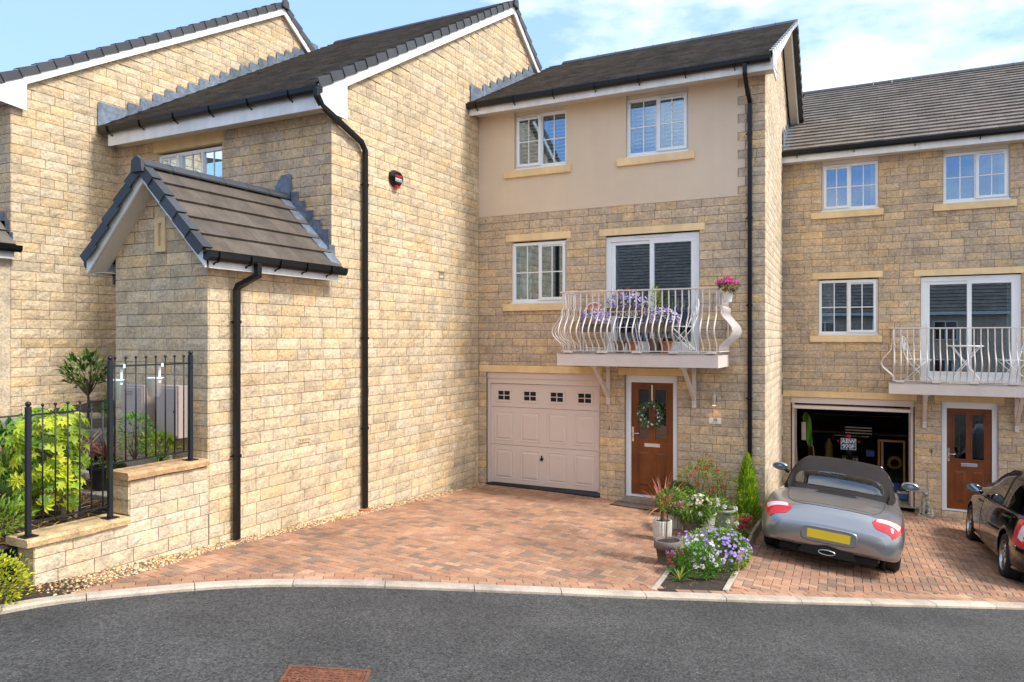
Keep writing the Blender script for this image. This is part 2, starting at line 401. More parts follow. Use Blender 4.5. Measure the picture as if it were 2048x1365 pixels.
def wall_core(mb, pl, s0, s1, z0, z1, openings, top=None, mi=0, h=-.007):
    xs = sorted(set([s0, s1]+[min(max(v, s0), s1) for o in openings for v in o[:2]])); zs = sorted(set([z0, z1]+[min(max(v, z0), z1) for o in openings for v in o[2:4]]))
    for i in range(len(xs)-1):
        for j in range(len(zs)-1):
            cx, cz_ = (xs[i]+xs[i+1])/2, (zs[j]+zs[j+1])/2
            if xs[i+1]-xs[i] < 1e-4 or zs[j+1]-zs[j] < 1e-4: continue
            if any(o[0] < cx < o[1] and o[2] < cz_ < o[3] for o in openings): continue
            mb.add([pl.p(xs[i],h,zs[j]), pl.p(xs[i+1],h,zs[j]), pl.p(xs[i+1],h,zs[j+1]), pl.p(xs[i],h,zs[j+1])], [(0,1,2,3)], mi=mi)
def reveal(mb, pl, o, depth, mi=0):
    a, b, z0, z1 = o; h0, h1 = .004, -depth
    for q in ([(a,h0,z0),(a,h1,z0),(a,h1,z1),(a,h0,z1)], [(b,h0,z0),(b,h1,z0),(b,h1,z1),(b,h0,z1)], [(a,h0,z1),(b,h0,z1),(b,h1,z1),(a,h1,z1)], [(a,h0,z0),(b,h0,z0),(b,h1,z0),(a,h1,z0)]):
        mb.add([pl.p(*p) for p in q], [(0,1,2,3)], mi=mi)
def pbox(mb, pl, s0, s1, h0, h1, z0, z1, tint=(1,1,1), mi=0):
    vs = [pl.p(s,h,z) for z in (z0,z1) for s,h in ((s0,h0),(s1,h0),(s1,h1),(s0,h1))]
    mb.add(vs, [(0,3,2,1),(4,5,6,7),(0,1,5,4),(1,2,6,5),(2,3,7,6),(3,0,4,7)], tint, mi)
def pbuild(pl, boxes, name, m, parent, bevel=0):
    mb = MB()
    for b in boxes: pbox(mb, pl, *b)
    return mb.build(name, m, parent, bevel=bevel)
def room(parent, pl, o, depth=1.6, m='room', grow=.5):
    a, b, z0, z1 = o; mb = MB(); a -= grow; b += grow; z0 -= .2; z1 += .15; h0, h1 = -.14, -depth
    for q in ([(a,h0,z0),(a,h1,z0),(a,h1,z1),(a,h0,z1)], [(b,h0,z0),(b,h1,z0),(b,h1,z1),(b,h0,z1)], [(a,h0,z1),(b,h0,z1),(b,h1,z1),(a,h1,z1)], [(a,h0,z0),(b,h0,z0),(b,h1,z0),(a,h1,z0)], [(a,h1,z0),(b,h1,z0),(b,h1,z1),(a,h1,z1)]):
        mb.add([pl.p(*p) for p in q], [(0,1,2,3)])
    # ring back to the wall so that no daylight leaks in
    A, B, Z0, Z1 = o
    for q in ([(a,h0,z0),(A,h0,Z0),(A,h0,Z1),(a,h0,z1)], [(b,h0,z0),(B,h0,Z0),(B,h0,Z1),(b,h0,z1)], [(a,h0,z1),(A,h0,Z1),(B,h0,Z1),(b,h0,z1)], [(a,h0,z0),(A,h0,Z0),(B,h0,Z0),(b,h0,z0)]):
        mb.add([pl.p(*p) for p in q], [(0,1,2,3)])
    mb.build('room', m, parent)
def window(parent, pl, o, sash='R', bars=True, extra=None, sets=2, D=.075):
    """white casement: outer frame, fixed light and a proud opening sash, glazing bars, panes"""
    a, b, z0, z1 = o; F = .058
    fr = pbuild(pl, [(a,b,-D-.03,-D+.03,z0,z0+F),(a,b,-D-.03,-D+.03,z1-F,z1),(a,a+F,-D-.03,-D+.029,z0+F,z1-F),(b-F,b,-D-.03,-D+.029,z0+F,z1-F),(a-.01,b+.01,-D-.02,.012,z0-.028,z0-.002)], 'window', 'white', parent, bevel=.005)
    n = sets; edges = [a+(b-a)*i/n for i in range(n+1)]
    pbuild(pl, [(e-F*.42,e+F*.42,-D-.03,-D+.028,z0+F,z1-F) for e in edges[1:-1]], 'mullion', 'white', fr)
    for i in range(n):
        l = edges[i]+(F if i == 0 else F*.42); r_ = edges[i+1]-(F if i == n-1 else F*.42); lo, hi = z0+F, z1-F
        prou = (sash == 'R' and i == n-1) or (sash == 'L' and i == 0)
        if prou:
            S = .052; l -= .022; r_ += .022; lo -= .022; hi += .012
            pbuild(pl, [(l,r_,-D+.030,-D+.062,lo,lo+S),(l,r_,-D+.030,-D+.062,hi-S,hi),(l,l+S,-D+.030,-D+.061,lo+S,hi-S),(r_-S,r_,-D+.030,-D+.061,lo+S,hi-S)], 'sash', 'white', fr, bevel=.004)
            pbuild(pl, [(l+.06,r_-.06,-D+.0625,-D+.074,hi-.03,hi-.016)], 'vent_strip', 'white_trim', fr)
            pbuild(pl, [(l+.06,r_-.06,-D+.0745,-D+.0765,hi-.024,hi-.021)], 'vent_slot', 'ink', fr)
            l += S; r_ -= S; lo += S; hi -= S; gh = -D+.045
        else: gh = -D-.005
        pbuild(pl, [(l,r_,gh-.006,gh+.0,lo,hi)], 'pane', 'glass', fr)
        if bars:
            m_ = (l+r_)/2; q = (lo+hi)/2; B = .009
            pbuild(pl, [(m_-B,m_+B,gh+.003,gh+.011,lo,hi)], 'glazing_bar', 'white', fr)
            pbuild(pl, [(l,m_-B-.001,gh+.003,gh+.010,q-B,q+B),(m_+B+.001,r_,gh+.003,gh+.010,q-B,q+B)], 'glazing_bar', 'white', fr)
    return fr
def shutters(parent, pl, o, n=15, D=.22):
    a, b, z0, z1 = o; m = (a+b)/2
    for l, r_ in ((a-.02, m-.03), (m+.03, b+.02)):
        S = .05
        pbuild(pl, [(l,l+S,-D-.02,-D+.02,z0,z1),(r_-S,r_,-D-.02,-D+.02,z0,z1),(l+S,r_-S,-D-.02,-D+.02,z0,z0+S),(l+S,r_-S,-D-.02,-D+.02,z1-S,z1)], 'shutter_frame', 'shutter', parent)
        pitch = (z1-z0-2*S)/n; me = None
        for i in range(n):
            z = z0+S+pitch*(i+.5); mb = MB()
            if me is None:
                mb.add([(0,.028,-.028),(r_-l-2*S,.028,-.028),(r_-l-2*S,-.028,.020),(0,-.028,.020),(0,.024,-.034),(r_-l-2*S,.024,-.034),(r_-l-2*S,-.032,.014),(0,-.032,.014)],[(0,1,2,3),(4,7,6,5),(0,4,5,1),(3,2,6,7),(0,3,7,4),(1,5,6,2)])
                me = mb.mesh('shutter_slat', 'shutter')
            inst(me, 'shutter_slat', parent, pl.M @ Matrix.Translation((l+S, -D, z)))
def curtain(parent, pl, s0, s1, z0, z1, D=.25, m='curtain'):
    mb = MB(); n = int((s1-s0)/.03)+2; v = []; f = []
    for j, z in enumerate((z0, z1)):
        for i in range(n+1):
            v.append(pl.p(s0+(s1-s0)*i/n+(.01*j), -D+.022*sin(i*1.9+.5*j), z))
    for i in range(n): f.append((i, i+1, i+n+2, i+n+1))
    mb.add(v, f); mb.build('curtain', m, parent, smooth=True)
def lintel(parent, pl, s0, s1, z0, z1, m='cast_stone', name='lintel', h=.014, tint=(1,1,1)):
    mb = MB(); pbox(mb, pl, s0, s1, -.1, h, z0, z1, tint); return mb.build(name, m, parent, bevel=.006)
def sill(parent, pl, s0, s1, z0, z1, **k): return lintel(parent, pl, s0, s1, z0, z1, name='sill', h=.065, **k)

# ------------------------------------------------------------------ roofs
def roof_slope(collect, e0, e1, rise_dir, slope_len, ang, gauge, tw=.33, seed=1, jit=.1, left=None, right=None):
    """e0,e1: eave ends; tiles run up along rise_dir (horizontal unit) at angle ang"""
    e0 = Vector(e0); e1 = Vector(e1); u = (e1-e0).normalized(); W = (e1-e0).length
    up = Vector((rise_dir[0], rise_dir[1], 0))*cos(ang)+Vector((0,0,sin(ang))); n = u.cross(up)
    if n.z < 0: n = -n
    r = random.Random(seed); rows = int(round(slope_len/gauge)); g = slope_len/rows
    for k in range(rows):
        off = -(tw/2 if k % 2 else 0); s = off
        while s < W-1e-3:
            a, b = max(s, 0), min(s+tw, W)
            if b-a > .03:
                q = r.uniform(1-jit*1.6, 1+jit*1.4); t = (q*r.uniform(.96,1.04), q, q*r.uniform(.95,1.03))
                P = e0+u*((a+b)/2)+up*(g*(k+.5)); pj = proj(P); area = 0
                if pj and -10 < pj[0] < 2058 and -10 < pj[1] < 1370: 
                    vd = (P-Vector((0,0,CZ))).normalized(); area = (b-a)*g*(FPX/pj[2])**2*max(0, -vd.dot(n))
                M = Matrix((( u.x, up.x, n.x, 0), (u.y, up.y, n.y, 0), (u.z, up.z, n.z, 0), (0,0,0,1))); o = e0+u*a+up*(g*k); M.translation = o
                collect.append((area, M, round(b-a-.004, 3), round(g, 3), t))
            s += tw
_tm = {}
def tile_geo(w_, g):
    return ([(0,-.02,.0),(w_,-.02,.0),(w_,-.02,.042),(0,-.02,.042),(0,g+.03,.0),(w_,g+.03,.0),(w_,g+.03,.004),(0,g+.03,.004)], [(0,1,2,3),(3,2,6,7),(0,3,7,4),(1,5,6,2)])
def flush_tiles(collect, parent, cap=300, m='tile_brown', name='roof_tile'):
    collect.sort(key=lambda c: -c[0]); mb = MB()
    for i, (ar, M, w_, g, t) in enumerate(collect):
        v, f = tile_geo(w_, g)
        if i < cap and ar > 0:
            k = (w_, g)
            if k not in _tm: q = MB(); q.add(v, f); _tm[k] = q.mesh('roof_tile', m)
            inst(_tm[k], name, parent, M, t)
        else: mb.add([tuple(M @ Vector(p)) for p in v], f, t)
    if mb.f: mb.build(name, m, parent, kind='stuff')
def roof_deck(parent, quads, m='tile_brown'):
    mb = MB()
    for q in quads: mb.add(q, [tuple(range(len(q)))], (.8,.8,.8))
    mb.build('roof', m, parent)
def ridge(parent, p0, p1, Ls=.45, m='tile_dark', r=.085):
    p0 = Vector(p0); p1 = Vector(p1); n = max(1, int(round((p1-p0).length/Ls))); d = (p1-p0)/n; side = Vector((0,0,1)).cross(d.normalized())
    mb = MB(); prof = [(-r*1.35,-r*.72),(-r*.8,-.01),(0,.035),(r*.8,-.01),(r*1.35,-r*.72)]; l = d.length-.008; v = []; 
    for s_ in (0, l):
        for a, z in prof: v.append((s_, a, z))
        for a, z in prof[::-1]: v.append((s_, a*.93, z-.02))
    f = [(i, (i+1) % 10, (i+1) % 10+10, i+10) for i in range(10)]+[tuple(range(10))[::-1], tuple(range(10,20))]
    mb.add(v, f); me = mb.mesh('ridge_tile', m); du = d.normalized()
    M0 = Matrix(((du.x, side.x, 0, 0), (du.y, side.y, 0, 0), (du.z, side.z, 1, 0), (0,0,0,1)))
    for i in range(n):
        M = M0.copy(); M.translation = p0+d*i; q = rnd.uniform(.85,1.15); inst(me, 'ridge_tile', parent, M, (q,q,q))
        if i: 
            if i == 1: cb = MB(); cb.tube([(-.006,-.03,.03),(-.006,0,.055),(-.006,.03,.03)], .006, 4); cme = cb.mesh('ridge_clip', 'steel')
            inst(cme, 'ridge_clip', parent, M)
def verge(parent, p0, p1, out, gauge, m='tile_dark', up_w=.10, dn=.13):
    """stepped dry-verge caps climbing from p0 (eave) to p1 (apex); out = horizontal unit pointing off the gable"""
    p0 = Vector(p0); p1 = Vector(p1); L_ = (p1-p0).length; n = int(round(L_/gauge)); g = L_/n; du = (p1-p0).normalized(); o = Vector(out)
    nn = du.cross(o); nn = nn if nn.z > 0 else -nn; mb = MB(); th = .012
    a0, a1 = .05, .025        # proud at the lower end, tucked at the upper end
    def ring(s_, hgt, ou): return [(s_, -up_w, hgt-.0), (s_, ou, hgt), (s_, ou, hgt-dn), (s_, ou-th, hgt-dn), (s_, ou-th, hgt-th), (s_, -up_w, hgt-th)]
    v = ring(-.015, a0, .038)+ring(g, a1, .022)
    f = [(i, (i+1) % 6, (i+1) % 6+6, i+6) for i in range(6)]+[tuple(range(6))[::-1], tuple(range(6,12))]
    mb.add(v, f); me = mb.mesh('verge_cap', m)
    M0 = Matrix(((du.x, o.x, nn.x, 0), (du.y, o.y, nn.y, 0), (du.z, o.z, nn.z, 0), (0,0,0,1)))
    for i in range(n):
        M = M0.copy(); M.translation = p0+du*(g*i); q = rnd.uniform(.85,1.25); inst(me, 'verge_cap', parent, M, (q,q,q))
def board(parent, pts, thick, name, m='white_trim', bevel=.003):
    """flat board: polygon pts extruded along vector thick"""
    mb = MB(); mb.prism(pts, thick); return mb.build(name, m, parent, fixn=True, bevel=bevel)
def barge(parent, pl, prof, name='bargeboard', wd=.2, h0=.08, h1=.105, soff=True):
    """white board under a verge; prof: list of (s,z) of its top edge on plane pl"""
    for (s0, z0), (s1, z1) in zip(prof[:-1], prof[1:]):
        a = [pl.p(s0,h0,z0), pl.p(s1,h0,z1), pl.p(s1,h0,z1-wd), pl.p(s0,h0,z0-wd)]
        board(parent, a, Vector(pl.p(0,h1-h0,0))-Vector(pl.p(0,0,0)), name)
        if soff:
            a = [pl.p(s0,-.01,z0-wd+.03), pl.p(s1,-.01,z1-wd+.03), pl.p(s1,h0-.001,z1-wd+.03), pl.p(s0,h0-.001,z0-wd+.03)]
            board(parent, a, (0,0,.012), 'soffit', 'soffit', bevel=0)
def flashing(parent, pl, s0, z0, slope, n, C=.15, h=.03, over=.07, drop=.0, sgn=1, zb=0.0):
    """stepped lead: one dressed sheet per course up the roof line z=z0+slope*(s-s0)"""
    k = math.ceil((z0+.04-zb)/C); 
    for i in range(n):
        zt = zb+(k+i+1)*C; up_ = .13; sl = s0+(zt-C-z0)/slope*sgn if i else s0; sr = s0+(zt-z0)/slope*sgn+ .02*sgn
        sl2 = sl-.03*sgn if i else sl
        rl = z0+slope*abs(sl2-s0)-drop; rr = z0+slope*abs(sr-s0)-drop
        q = rnd.uniform(.8,1.25); mb = MB(); tl = zt-rnd.uniform(0,.01)+up_
        vv = [(sl2, rl), (sr, rr), (sr, tl if rr < tl-.01 else rr+.012), (sl2, tl)]
        mb.prism([pl.p(a, h+.002*(i % 2), z) for a, z in vv], Vector(pl.p(0,.004,0))-Vector(pl.p(0,0,0)), (q,q,q))
        mb.build('lead_flashing', 'lead', parent, fixn=True)
    # apron laid along the slope
    mb = MB(); sE = s0+((k+n)*C+zb-z0)/slope*sgn; zE = z0+slope*abs(sE-s0)
    mb.add([pl.p(s0,h,z0+.05), pl.p(sE,h,zE+.05), pl.p(sE,h+over,zE+.045), pl.p(s0,h+over,z0+.045)], [(0,1,2,3)])
    mb.build('lead_apron', 'lead', parent)
def gutter(parent, p0, p1, out, brk=.9, r=.055, fascia=.2, brname='gutter_bracket'):
    p0 = Vector(p0); p1 = Vector(p1); d = (p1-p0).normalized(); o = Vector(out); L_ = (p1-p0).length
    prof = [(0,.01),(0,-.075),(.03,-.088),(.075,-.088),(.105,-.05),(.112,.012),(.106,.012),(.098,-.045),(.072,-.080),(.03,-.080),(.006,-.07),(.006,.01)]
    v = []; n = len(prof)
    for s_ in (0, L_):
        for a, z in prof: v.append(p0+d*s_+o*a+Vector((0,0,z)))
    mb = MB(); mb.add(v, [(i, (i+1) % n, (i+1) % n+n, i+n) for i in range(n)])
    for s_ in (0, L_): # stop ends
        m = [p0+d*s_+o*a+Vector((0,0,z)) for a, z in prof[:6]]; mb.add(m, [tuple(range(6))])
    mb.build('gutter', 'black_plastic', parent, fixn=True)
    k = max(2, int(L_/brk)); me = None
    for i in range(k):
        s_ = L_*(i+.3)/k
        b = MB(); pr = [(-.004,-.13),(.03,-.105),(.085,-.098),(.118,-.05),(.122,.014)]
        for q0, q1 in zip(pr[:-1], pr[1:]): b.tube([p0+d*s_+o*q0[0]+Vector((0,0,q0[1])), p0+d*s_+o*q1[0]+Vector((0,0,q1[1]))], .011, 4)
        b.build(brname, 'black_plastic', parent)
def sqtube(pts, r, name, m, parent, ref=(1,0,0)):
    """square pipe through pts, mitred"""
    pts = [Vector(p) for p in pts]; ref = Vector(ref); mb = MB(); rings = []
    for i, p in enumerate(pts):
        d = (pts[min(i+1,len(pts)-1)]-pts[max(i-1,0)]).normalized(); a = ref-d*ref.dot(d); a.normalize(); b = d.cross(a)
        sc_ = 1.0
        if 0 < i < len(pts)-1:
            c = (pts[i+1]-p).normalized().dot((p-pts[i-1]).normalized()); sc_ = 1/max(.5, sqrt((1+c)/2))
        ins = (pts[i+1]-p).normalized() if i < len(pts)-1 else d
        rings.append([p+a*r*x*(1 if abs(a.dot(ins)) < .05 else sc_)+b*r*y*(1 if abs(b.dot(ins)) < .05 else sc_) for x, y in ((-1,-1),(1,-1),(1,1),(-1,1))])
    vs = [q for R in rings for q in R]; fs = []
    for i in range(len(pts)-1):
        for j in range(4): fs.append((i*4+j, i*4+(j+1)%4, (i+1)*4+(j+1)%4, (i+1)*4+j))
    fs += [(0,3,2,1), tuple(range(4*len(pts)-4, 4*len(pts)))]
    mb.add(vs, fs); return mb.build(name, m, parent, fixn=True, bevel=.006)
def downpipe(parent, top_pts, x, y, z0, z1, ref, out, clips):
    o = sqtube(list(top_pts)+[(x,y,z1),(x,y,z0)], .034, 'downpipe', 'black_plastic', parent, ref)
    rv = Vector(ref); ov = Vector(out)
    for z in clips:
        mb = MB(); a = Vector((x,y,z)); e1 = rv*.040; e2 = ov*.040
        mb.prism([a-e1-e2-Vector((0,0,.02)), a+e1-e2-Vector((0,0,.02)), a+e1+e2-Vector((0,0,.02)), a-e1+e2-Vector((0,0,.02))], (0,0,.04))
        mb.tube([a-rv*.038-ov*.03, a-rv*.075-ov*.03], .009, 5)
        mb.build('pipe_clip', 'black_plastic', o, fixn=True)
    return o

# ------------------------------------------------------------------ doors
def front_door(parent, pl, a, b, z0, z1, lp='steel', dz=0):
    """white frame, wood-grain leaf with two tall lights above and two raised panels below"""
    D = .10; F = .095
    fr = pbuild(pl, [(a,b,-D-.03,-D+.05,z1-F*1.35,z1),(a,a+F,-D-.03,-D+.049,z0+.03,z1-F*1.35),(b-F,b,-D-.03,-D+.049,z0+.03,z1-F*1.35),(a,b,-D-.03,-D+.07,z0,z0+.03)], 'front_door', 'white', parent, bevel=.006)
    l, r, lo, hi = a+F+.002, b-F-.002, z0+.035, z1-F*1.35-.003; W = r-l; H = hi-lo; h = -D
    m = (l+r)/2
    lights = [(l+.155, m-.035, lo+H*.50, hi-.12), (m+.035+.05, r-.105, lo+H*.50, hi-.12)]
    lights = [(l+.13, m-.055, lo+H*.50, hi-.12), (m+.055, r-.13, lo+H*.50, hi-.12)]
    mb = MB(); xs = [l, lights[0][0], lights[0][1], lights[1][0], lights[1][1], r]
    zz = [lo, lights[0][2], lights[0][3], hi]
    pbox(mb, pl, l, r, h-.02, h+.012, lo, zz[1]); pbox(mb, pl, l, r, h-.02, h+.012, zz[2], hi)
    for x0, x1 in ((xs[0],xs[1]), (xs[2],xs[3]), (xs[4],xs[5])): pbox(mb, pl, x0, x1, h-.02, h+.012, zz[1]+.0005, zz[2]-.0005)
    mb.build('door_leaf', 'door_wood', fr)
    for x0, x1, q0, q1 in lights:
        e = .028
        pbuild(pl, [(x0-e,x1+e,h+.0125,h+.026,q0-e,q0),(x0-e,x1+e,h+.0125,h+.026,q1,q1+e),(x0-e,x0,h+.0125,h+.025,q0,q1),(x1,x1+e,h+.0125,h+.025,q0,q1)], 'light_surround', 'door_wood', fr, bevel=.006)
        pbuild(pl, [(x0,x1,h-.006,h,q0,q1)], 'door_glass', 'door_glass', fr)
        pbuild(pl, [(x0-.02,x1+.02,h-.10,h-.09,q0-.02,q1+.02)], 'door_backing', 'dark', fr)
    for x0, x1 in ((l+.13, m-.06), (m+.06, r-.13)):
        q0, q1 = lo+.16, lo+H*.38; mb = MB(); e = .03
        v = [pl.p(*p) for p in ((x0,h+.012,q0),(x1,h+.012,q0),(x1,h+.012,q1),(x0,h+.012,q1),(x0+e,h+.026,q0+e),(x1-e,h+.026,q0+e),(x1-e,h+.026,q1-e),(x0+e,h+.026,q1-e))]
        mb.add(v, [(0,1,5,4),(1,2,6,5),(2,3,7,6),(3,0,4,7),(4,5,6,7)]); mb.build('raised_panel', 'door_wood', fr)
    pz = lo+H*.445
    pbuild(pl, [(m-.14,m+.14,h+.0125,h+.024,pz-.032,pz+.032)], 'letter_plate', lp, fr, bevel=.004)
    pbuild(pl, [(l+.012,l+.045,h+.0125,h+.022,lo+H*.47,lo+H*.60)], 'handle_plate', 'chrome', fr, bevel=.003)
    hb = MB(); zc = lo+H*.545; hb.tube([pl.p(l+.028,h+.02,zc), pl.p(l+.028,h+.06,zc), pl.p(l+.15,h+.06,zc+.002)], .010, 8); hb.build('handle', 'chrome', fr, smooth=True)
    hb = MB(); hb.ball(pl.p(l+.028,h+.02,zc-.07), .013, 8, 5, sq=(1,.5,1)); hb.build('keyhole', 'dark', fr)
    return fr
def garage_door(parent, pl, a, b, z0, z1):
    D = .09; F = .055
    fr = pbuild(pl, [(a,b,-D-.03,-D+.04,z1-.10,z1),(a,a+F,-D-.03,-D+.039,z0,z1-.10),(b-F,b,-D-.03,-D+.039,z0,z1-.10)], 'garage_door', 'garage_paint', parent, bevel=.004)
    l, r, lo, hi = a+F+.004, b-F-.004, z0+.012, z1-.106; h = -D; rows = [lo, lo+(hi-lo)*.385, lo+(hi-lo)*.765, hi]
    for i in range(3): pbuild(pl, [(l,r,h-.02,h+.010,rows[i]+.003,rows[i+1]-.003)], 'door_section', 'garage_paint', fr, bevel=.003)
    pbuild(pl, [(l,r,h-.03,h-.021,lo,hi)], 'door_backing', 'dark', fr)
    cw = (r-l)/4
    for c in range(4):
        x0, x1 = l+cw*c+cw*.19, l+cw*(c+1)-cw*.15
        for i in (0, 1):
            q0, q1 = rows[i]+.10, rows[i+1]-.10; mb = MB()
            def rg(e, hh): return [pl.p(*p) for p in ((x0+e,h+hh,q0+e),(x1-e,h+hh,q0+e),(x1-e,h+hh,q1-e),(x0+e,h+hh,q1-e))]
            v = rg(-.018,.0105)+rg(-.008,.019)+rg(.004,.012)+rg(.02,.0115)+rg(.045,.022)
            f = []
            for k in range(4):
                for j in range(4): f.append((k*4+j, k*4+(j+1)%4, k*4+4+(j+1)%4, k*4+4+j))
            f.append((16,17,18,19)); mb.add(v, f); mb.build('raised_panel', 'garage_paint', fr)
        wx = (x0+x1)/2; ww = .125; wz = (rows[2]+rows[3])/2+.0; wh = .085
        pbuild(pl, [(wx-ww-.045,wx+ww+.045,h+.0105,h+.022,wz-wh-.045,wz-wh),(wx-ww-.045,wx+ww+.045,h+.0105,h+.022,wz+wh,wz+wh+.045),(wx-ww-.045,wx-ww,h+.0105,h+.021,wz-wh,wz+wh),(wx+ww,wx+ww+.045,h+.0105,h+.021,wz-wh,wz+wh)], 'light_surround', 'garage_paint', fr, bevel=.006)
        w_ = pbuild(pl, [(wx-ww,wx+ww,h+.0105,h+.013,wz-wh,wz+wh)], 'door_light', 'dark', fr)
        pbuild(pl, [(wx-.008,wx+.008,h+.0135,h+.020,wz-wh,wz+wh),(wx-ww,wx-.009,h+.0135,h+.019,wz-.007,wz+.007),(wx+.009,wx+ww,h+.0135,h+.019,wz-.007,wz+.007)], 'light_bars', 'garage_paint', fr)
    mb = MB(); c = (l+r)/2-.02; zz = lo+.52
    mb.tube([pl.p(c,h+.012,zz+.05), pl.p(c,h+.035,zz+.05)], .014, 8); mb.tube([pl.p(c,h+.012,zz), pl.p(c,h+.05,zz)], [.035,.022], 10); mb.tube([pl.p(c,h+.05,zz+.025), pl.p(c,h+.05,zz-.035)], .011, 6)
    mb.build('handle', 'ink', fr)
    return fr
# ------------------------------------------------------------------ houses
def balusters(parent, rail_z, foot_z, pts, out, n):
    a = Vector(pts[0]); b = Vector(pts[1]); o = Vector(out); H = rail_z-foot_z
    prof = [(1,0),(.77,0),(.735,-.012),(.705,.022),(.66,.030),(.615,.022),(.55,.055),(.46,.125),(.39,.172),(.32,.188),(.25,.165),(.18,.105),(.12,.045),(.08,.01),(.05,0),(0,0)]
    mb = MB(); mb.tube([o*q*1.12+Vector((0,0,H*t)) for t, q in prof], .0125, 6); me = mb.mesh('baluster', 'cream_paint', smooth=True)
    for i in range(n):
        p = a+(b-a)*(i/(n-1)); inst(me, 'baluster', parent, Matrix.Translation((p.x, p.y, foot_z)))
def balcony(parent, x0, x1, yw, yf, zr, zt, zb):
    """deck on two brackets with belly balustrade; x0..x1 deck, yw wall, yf deck front"""
    F = .10
    bal = thingless('balcony', parent, ((x0+x1)/2, yf, zt))
    def bx(name, m, *b, bev=.004):
        mb = MB(); [mb.box(*q) for q in b]; return mb.build(name, m, bal, bevel=bev)
    bx('fascia_board', 'cream_paint', (x0,x1,yf,yf+.03,zb,zt)); bx('fascia_board', 'cream_paint', (x0,x0+.03,yf+.031,yw,zb,zt)); bx('fascia_board', 'cream_paint', (x1-.03,x1,yf+.031,yw,zb,zt))
    bx('capping', 'cream_paint', (x0-.008,x1+.008,yf-.008,yf+.02,zt+.001,zt+.010))
    bx('deck', 'concrete', (x0+.031,x1-.031,yf+.031,yw,zb+.02,zt+.028), bev=0)
    for i in range(3):
        mb = MB(); xx = x0+(x1-x0)*(.19+.31*i); mb.tube([(xx,yf+.001,(zt+zb)/2),(xx,yf-.007,(zt+zb)/2)], .011, 8); mb.build('bolt', 'cream_paint', bal)
    rx0, rx1, ry = x0+.08, x1-.0, yf+.03
    for i in range(5):
        xx = rx0+.08+(rx1-rx0-.22)*i/4; bx('rail_foot', 'cream_paint', (xx-.04,xx+.10,ry-.05,ry+.06,zt+.029,zt+.055))
    fz = zt+.056
    bx('bottom_rail', 'cream_paint', (rx0-.02,rx1+.02,ry-.015,ry+.015,fz,fz+.016)); bx('bottom_rail', 'cream_paint', (rx0-.02,rx0+.01,ry+.016,yw,fz,fz+.015)); bx('bottom_rail', 'cream_paint', (rx1-.01,rx1+.02,ry+.016,yw,fz,fz+.015))
    bx('handrail', 'cream_paint', (rx0-.03,rx1+.02,ry-.02,ry+.02,zr-.022,zr)); bx('handrail', 'cream_paint', (rx0-.03,rx0+.01,ry+.021,yw,zr-.022,zr-.001)); bx('handrail', 'cream_paint', (rx1-.02,rx1+.02,ry+.021,yw,zr-.022,zr-.001))
    for xx in (rx0, rx1-.02): bx('rail_post', 'cream_paint', (xx-.005,xx+.02,yw-.028,yw-.002,fz+.016,zr-.022))
    balusters(bal, zr-.024, fz+.015, ((rx0+.02,ry,0),(rx1-.03,ry,0)), (0,-1,0), 25)
    balusters(bal, zr-.024, fz+.015, ((rx0-.005,ry+.06,0),(rx0-.005,yw-.09,0)), (-1,0,0), 7)
    balusters(bal, zr-.024, fz+.015, ((rx1+.005,ry+.02,0),(rx1+.005,yw-.09,0)), (1,0,0), 8)
    for xx in (x0+.64, x1-.58):
        bx('bracket', 'cream_paint', (xx-.035,xx+.035,yw-.055,yw-.016,zb-.72,zb-.001))
        mb = MB(); mb.prism([(xx-.03,yf+.12,zb-.03),(xx-.03,yf+.12+.06,zb-.03),(xx-.03,yw-.056,zb-.52),(xx-.03,yw-.056,zb-.60)], (.06,0,0)); mb.build('bracket_strut', 'cream_paint', bal, fixn=True, bevel=.003)
        bx('bracket_plate', 'cream_paint', (xx-.06,xx+.06,yf+.08,yf+.22,zb-.029,zb-.0015))
        for zz in (zb-.08, zb-.64):
            mb = MB(); mb.tube([(xx,yw-.056,zz),(xx,yw-.068,zz)], .013, 8); mb.build('bolt', 'steel', bal)
    return bal
def thingless(name, parent, loc):
    o = bpy.data.objects.new(name, None); col.objects.link(o); o.empty_display_size = .1
    o.parent = parent; o.matrix_parent_inverse = parent_inv(parent); o.location = loc; return o

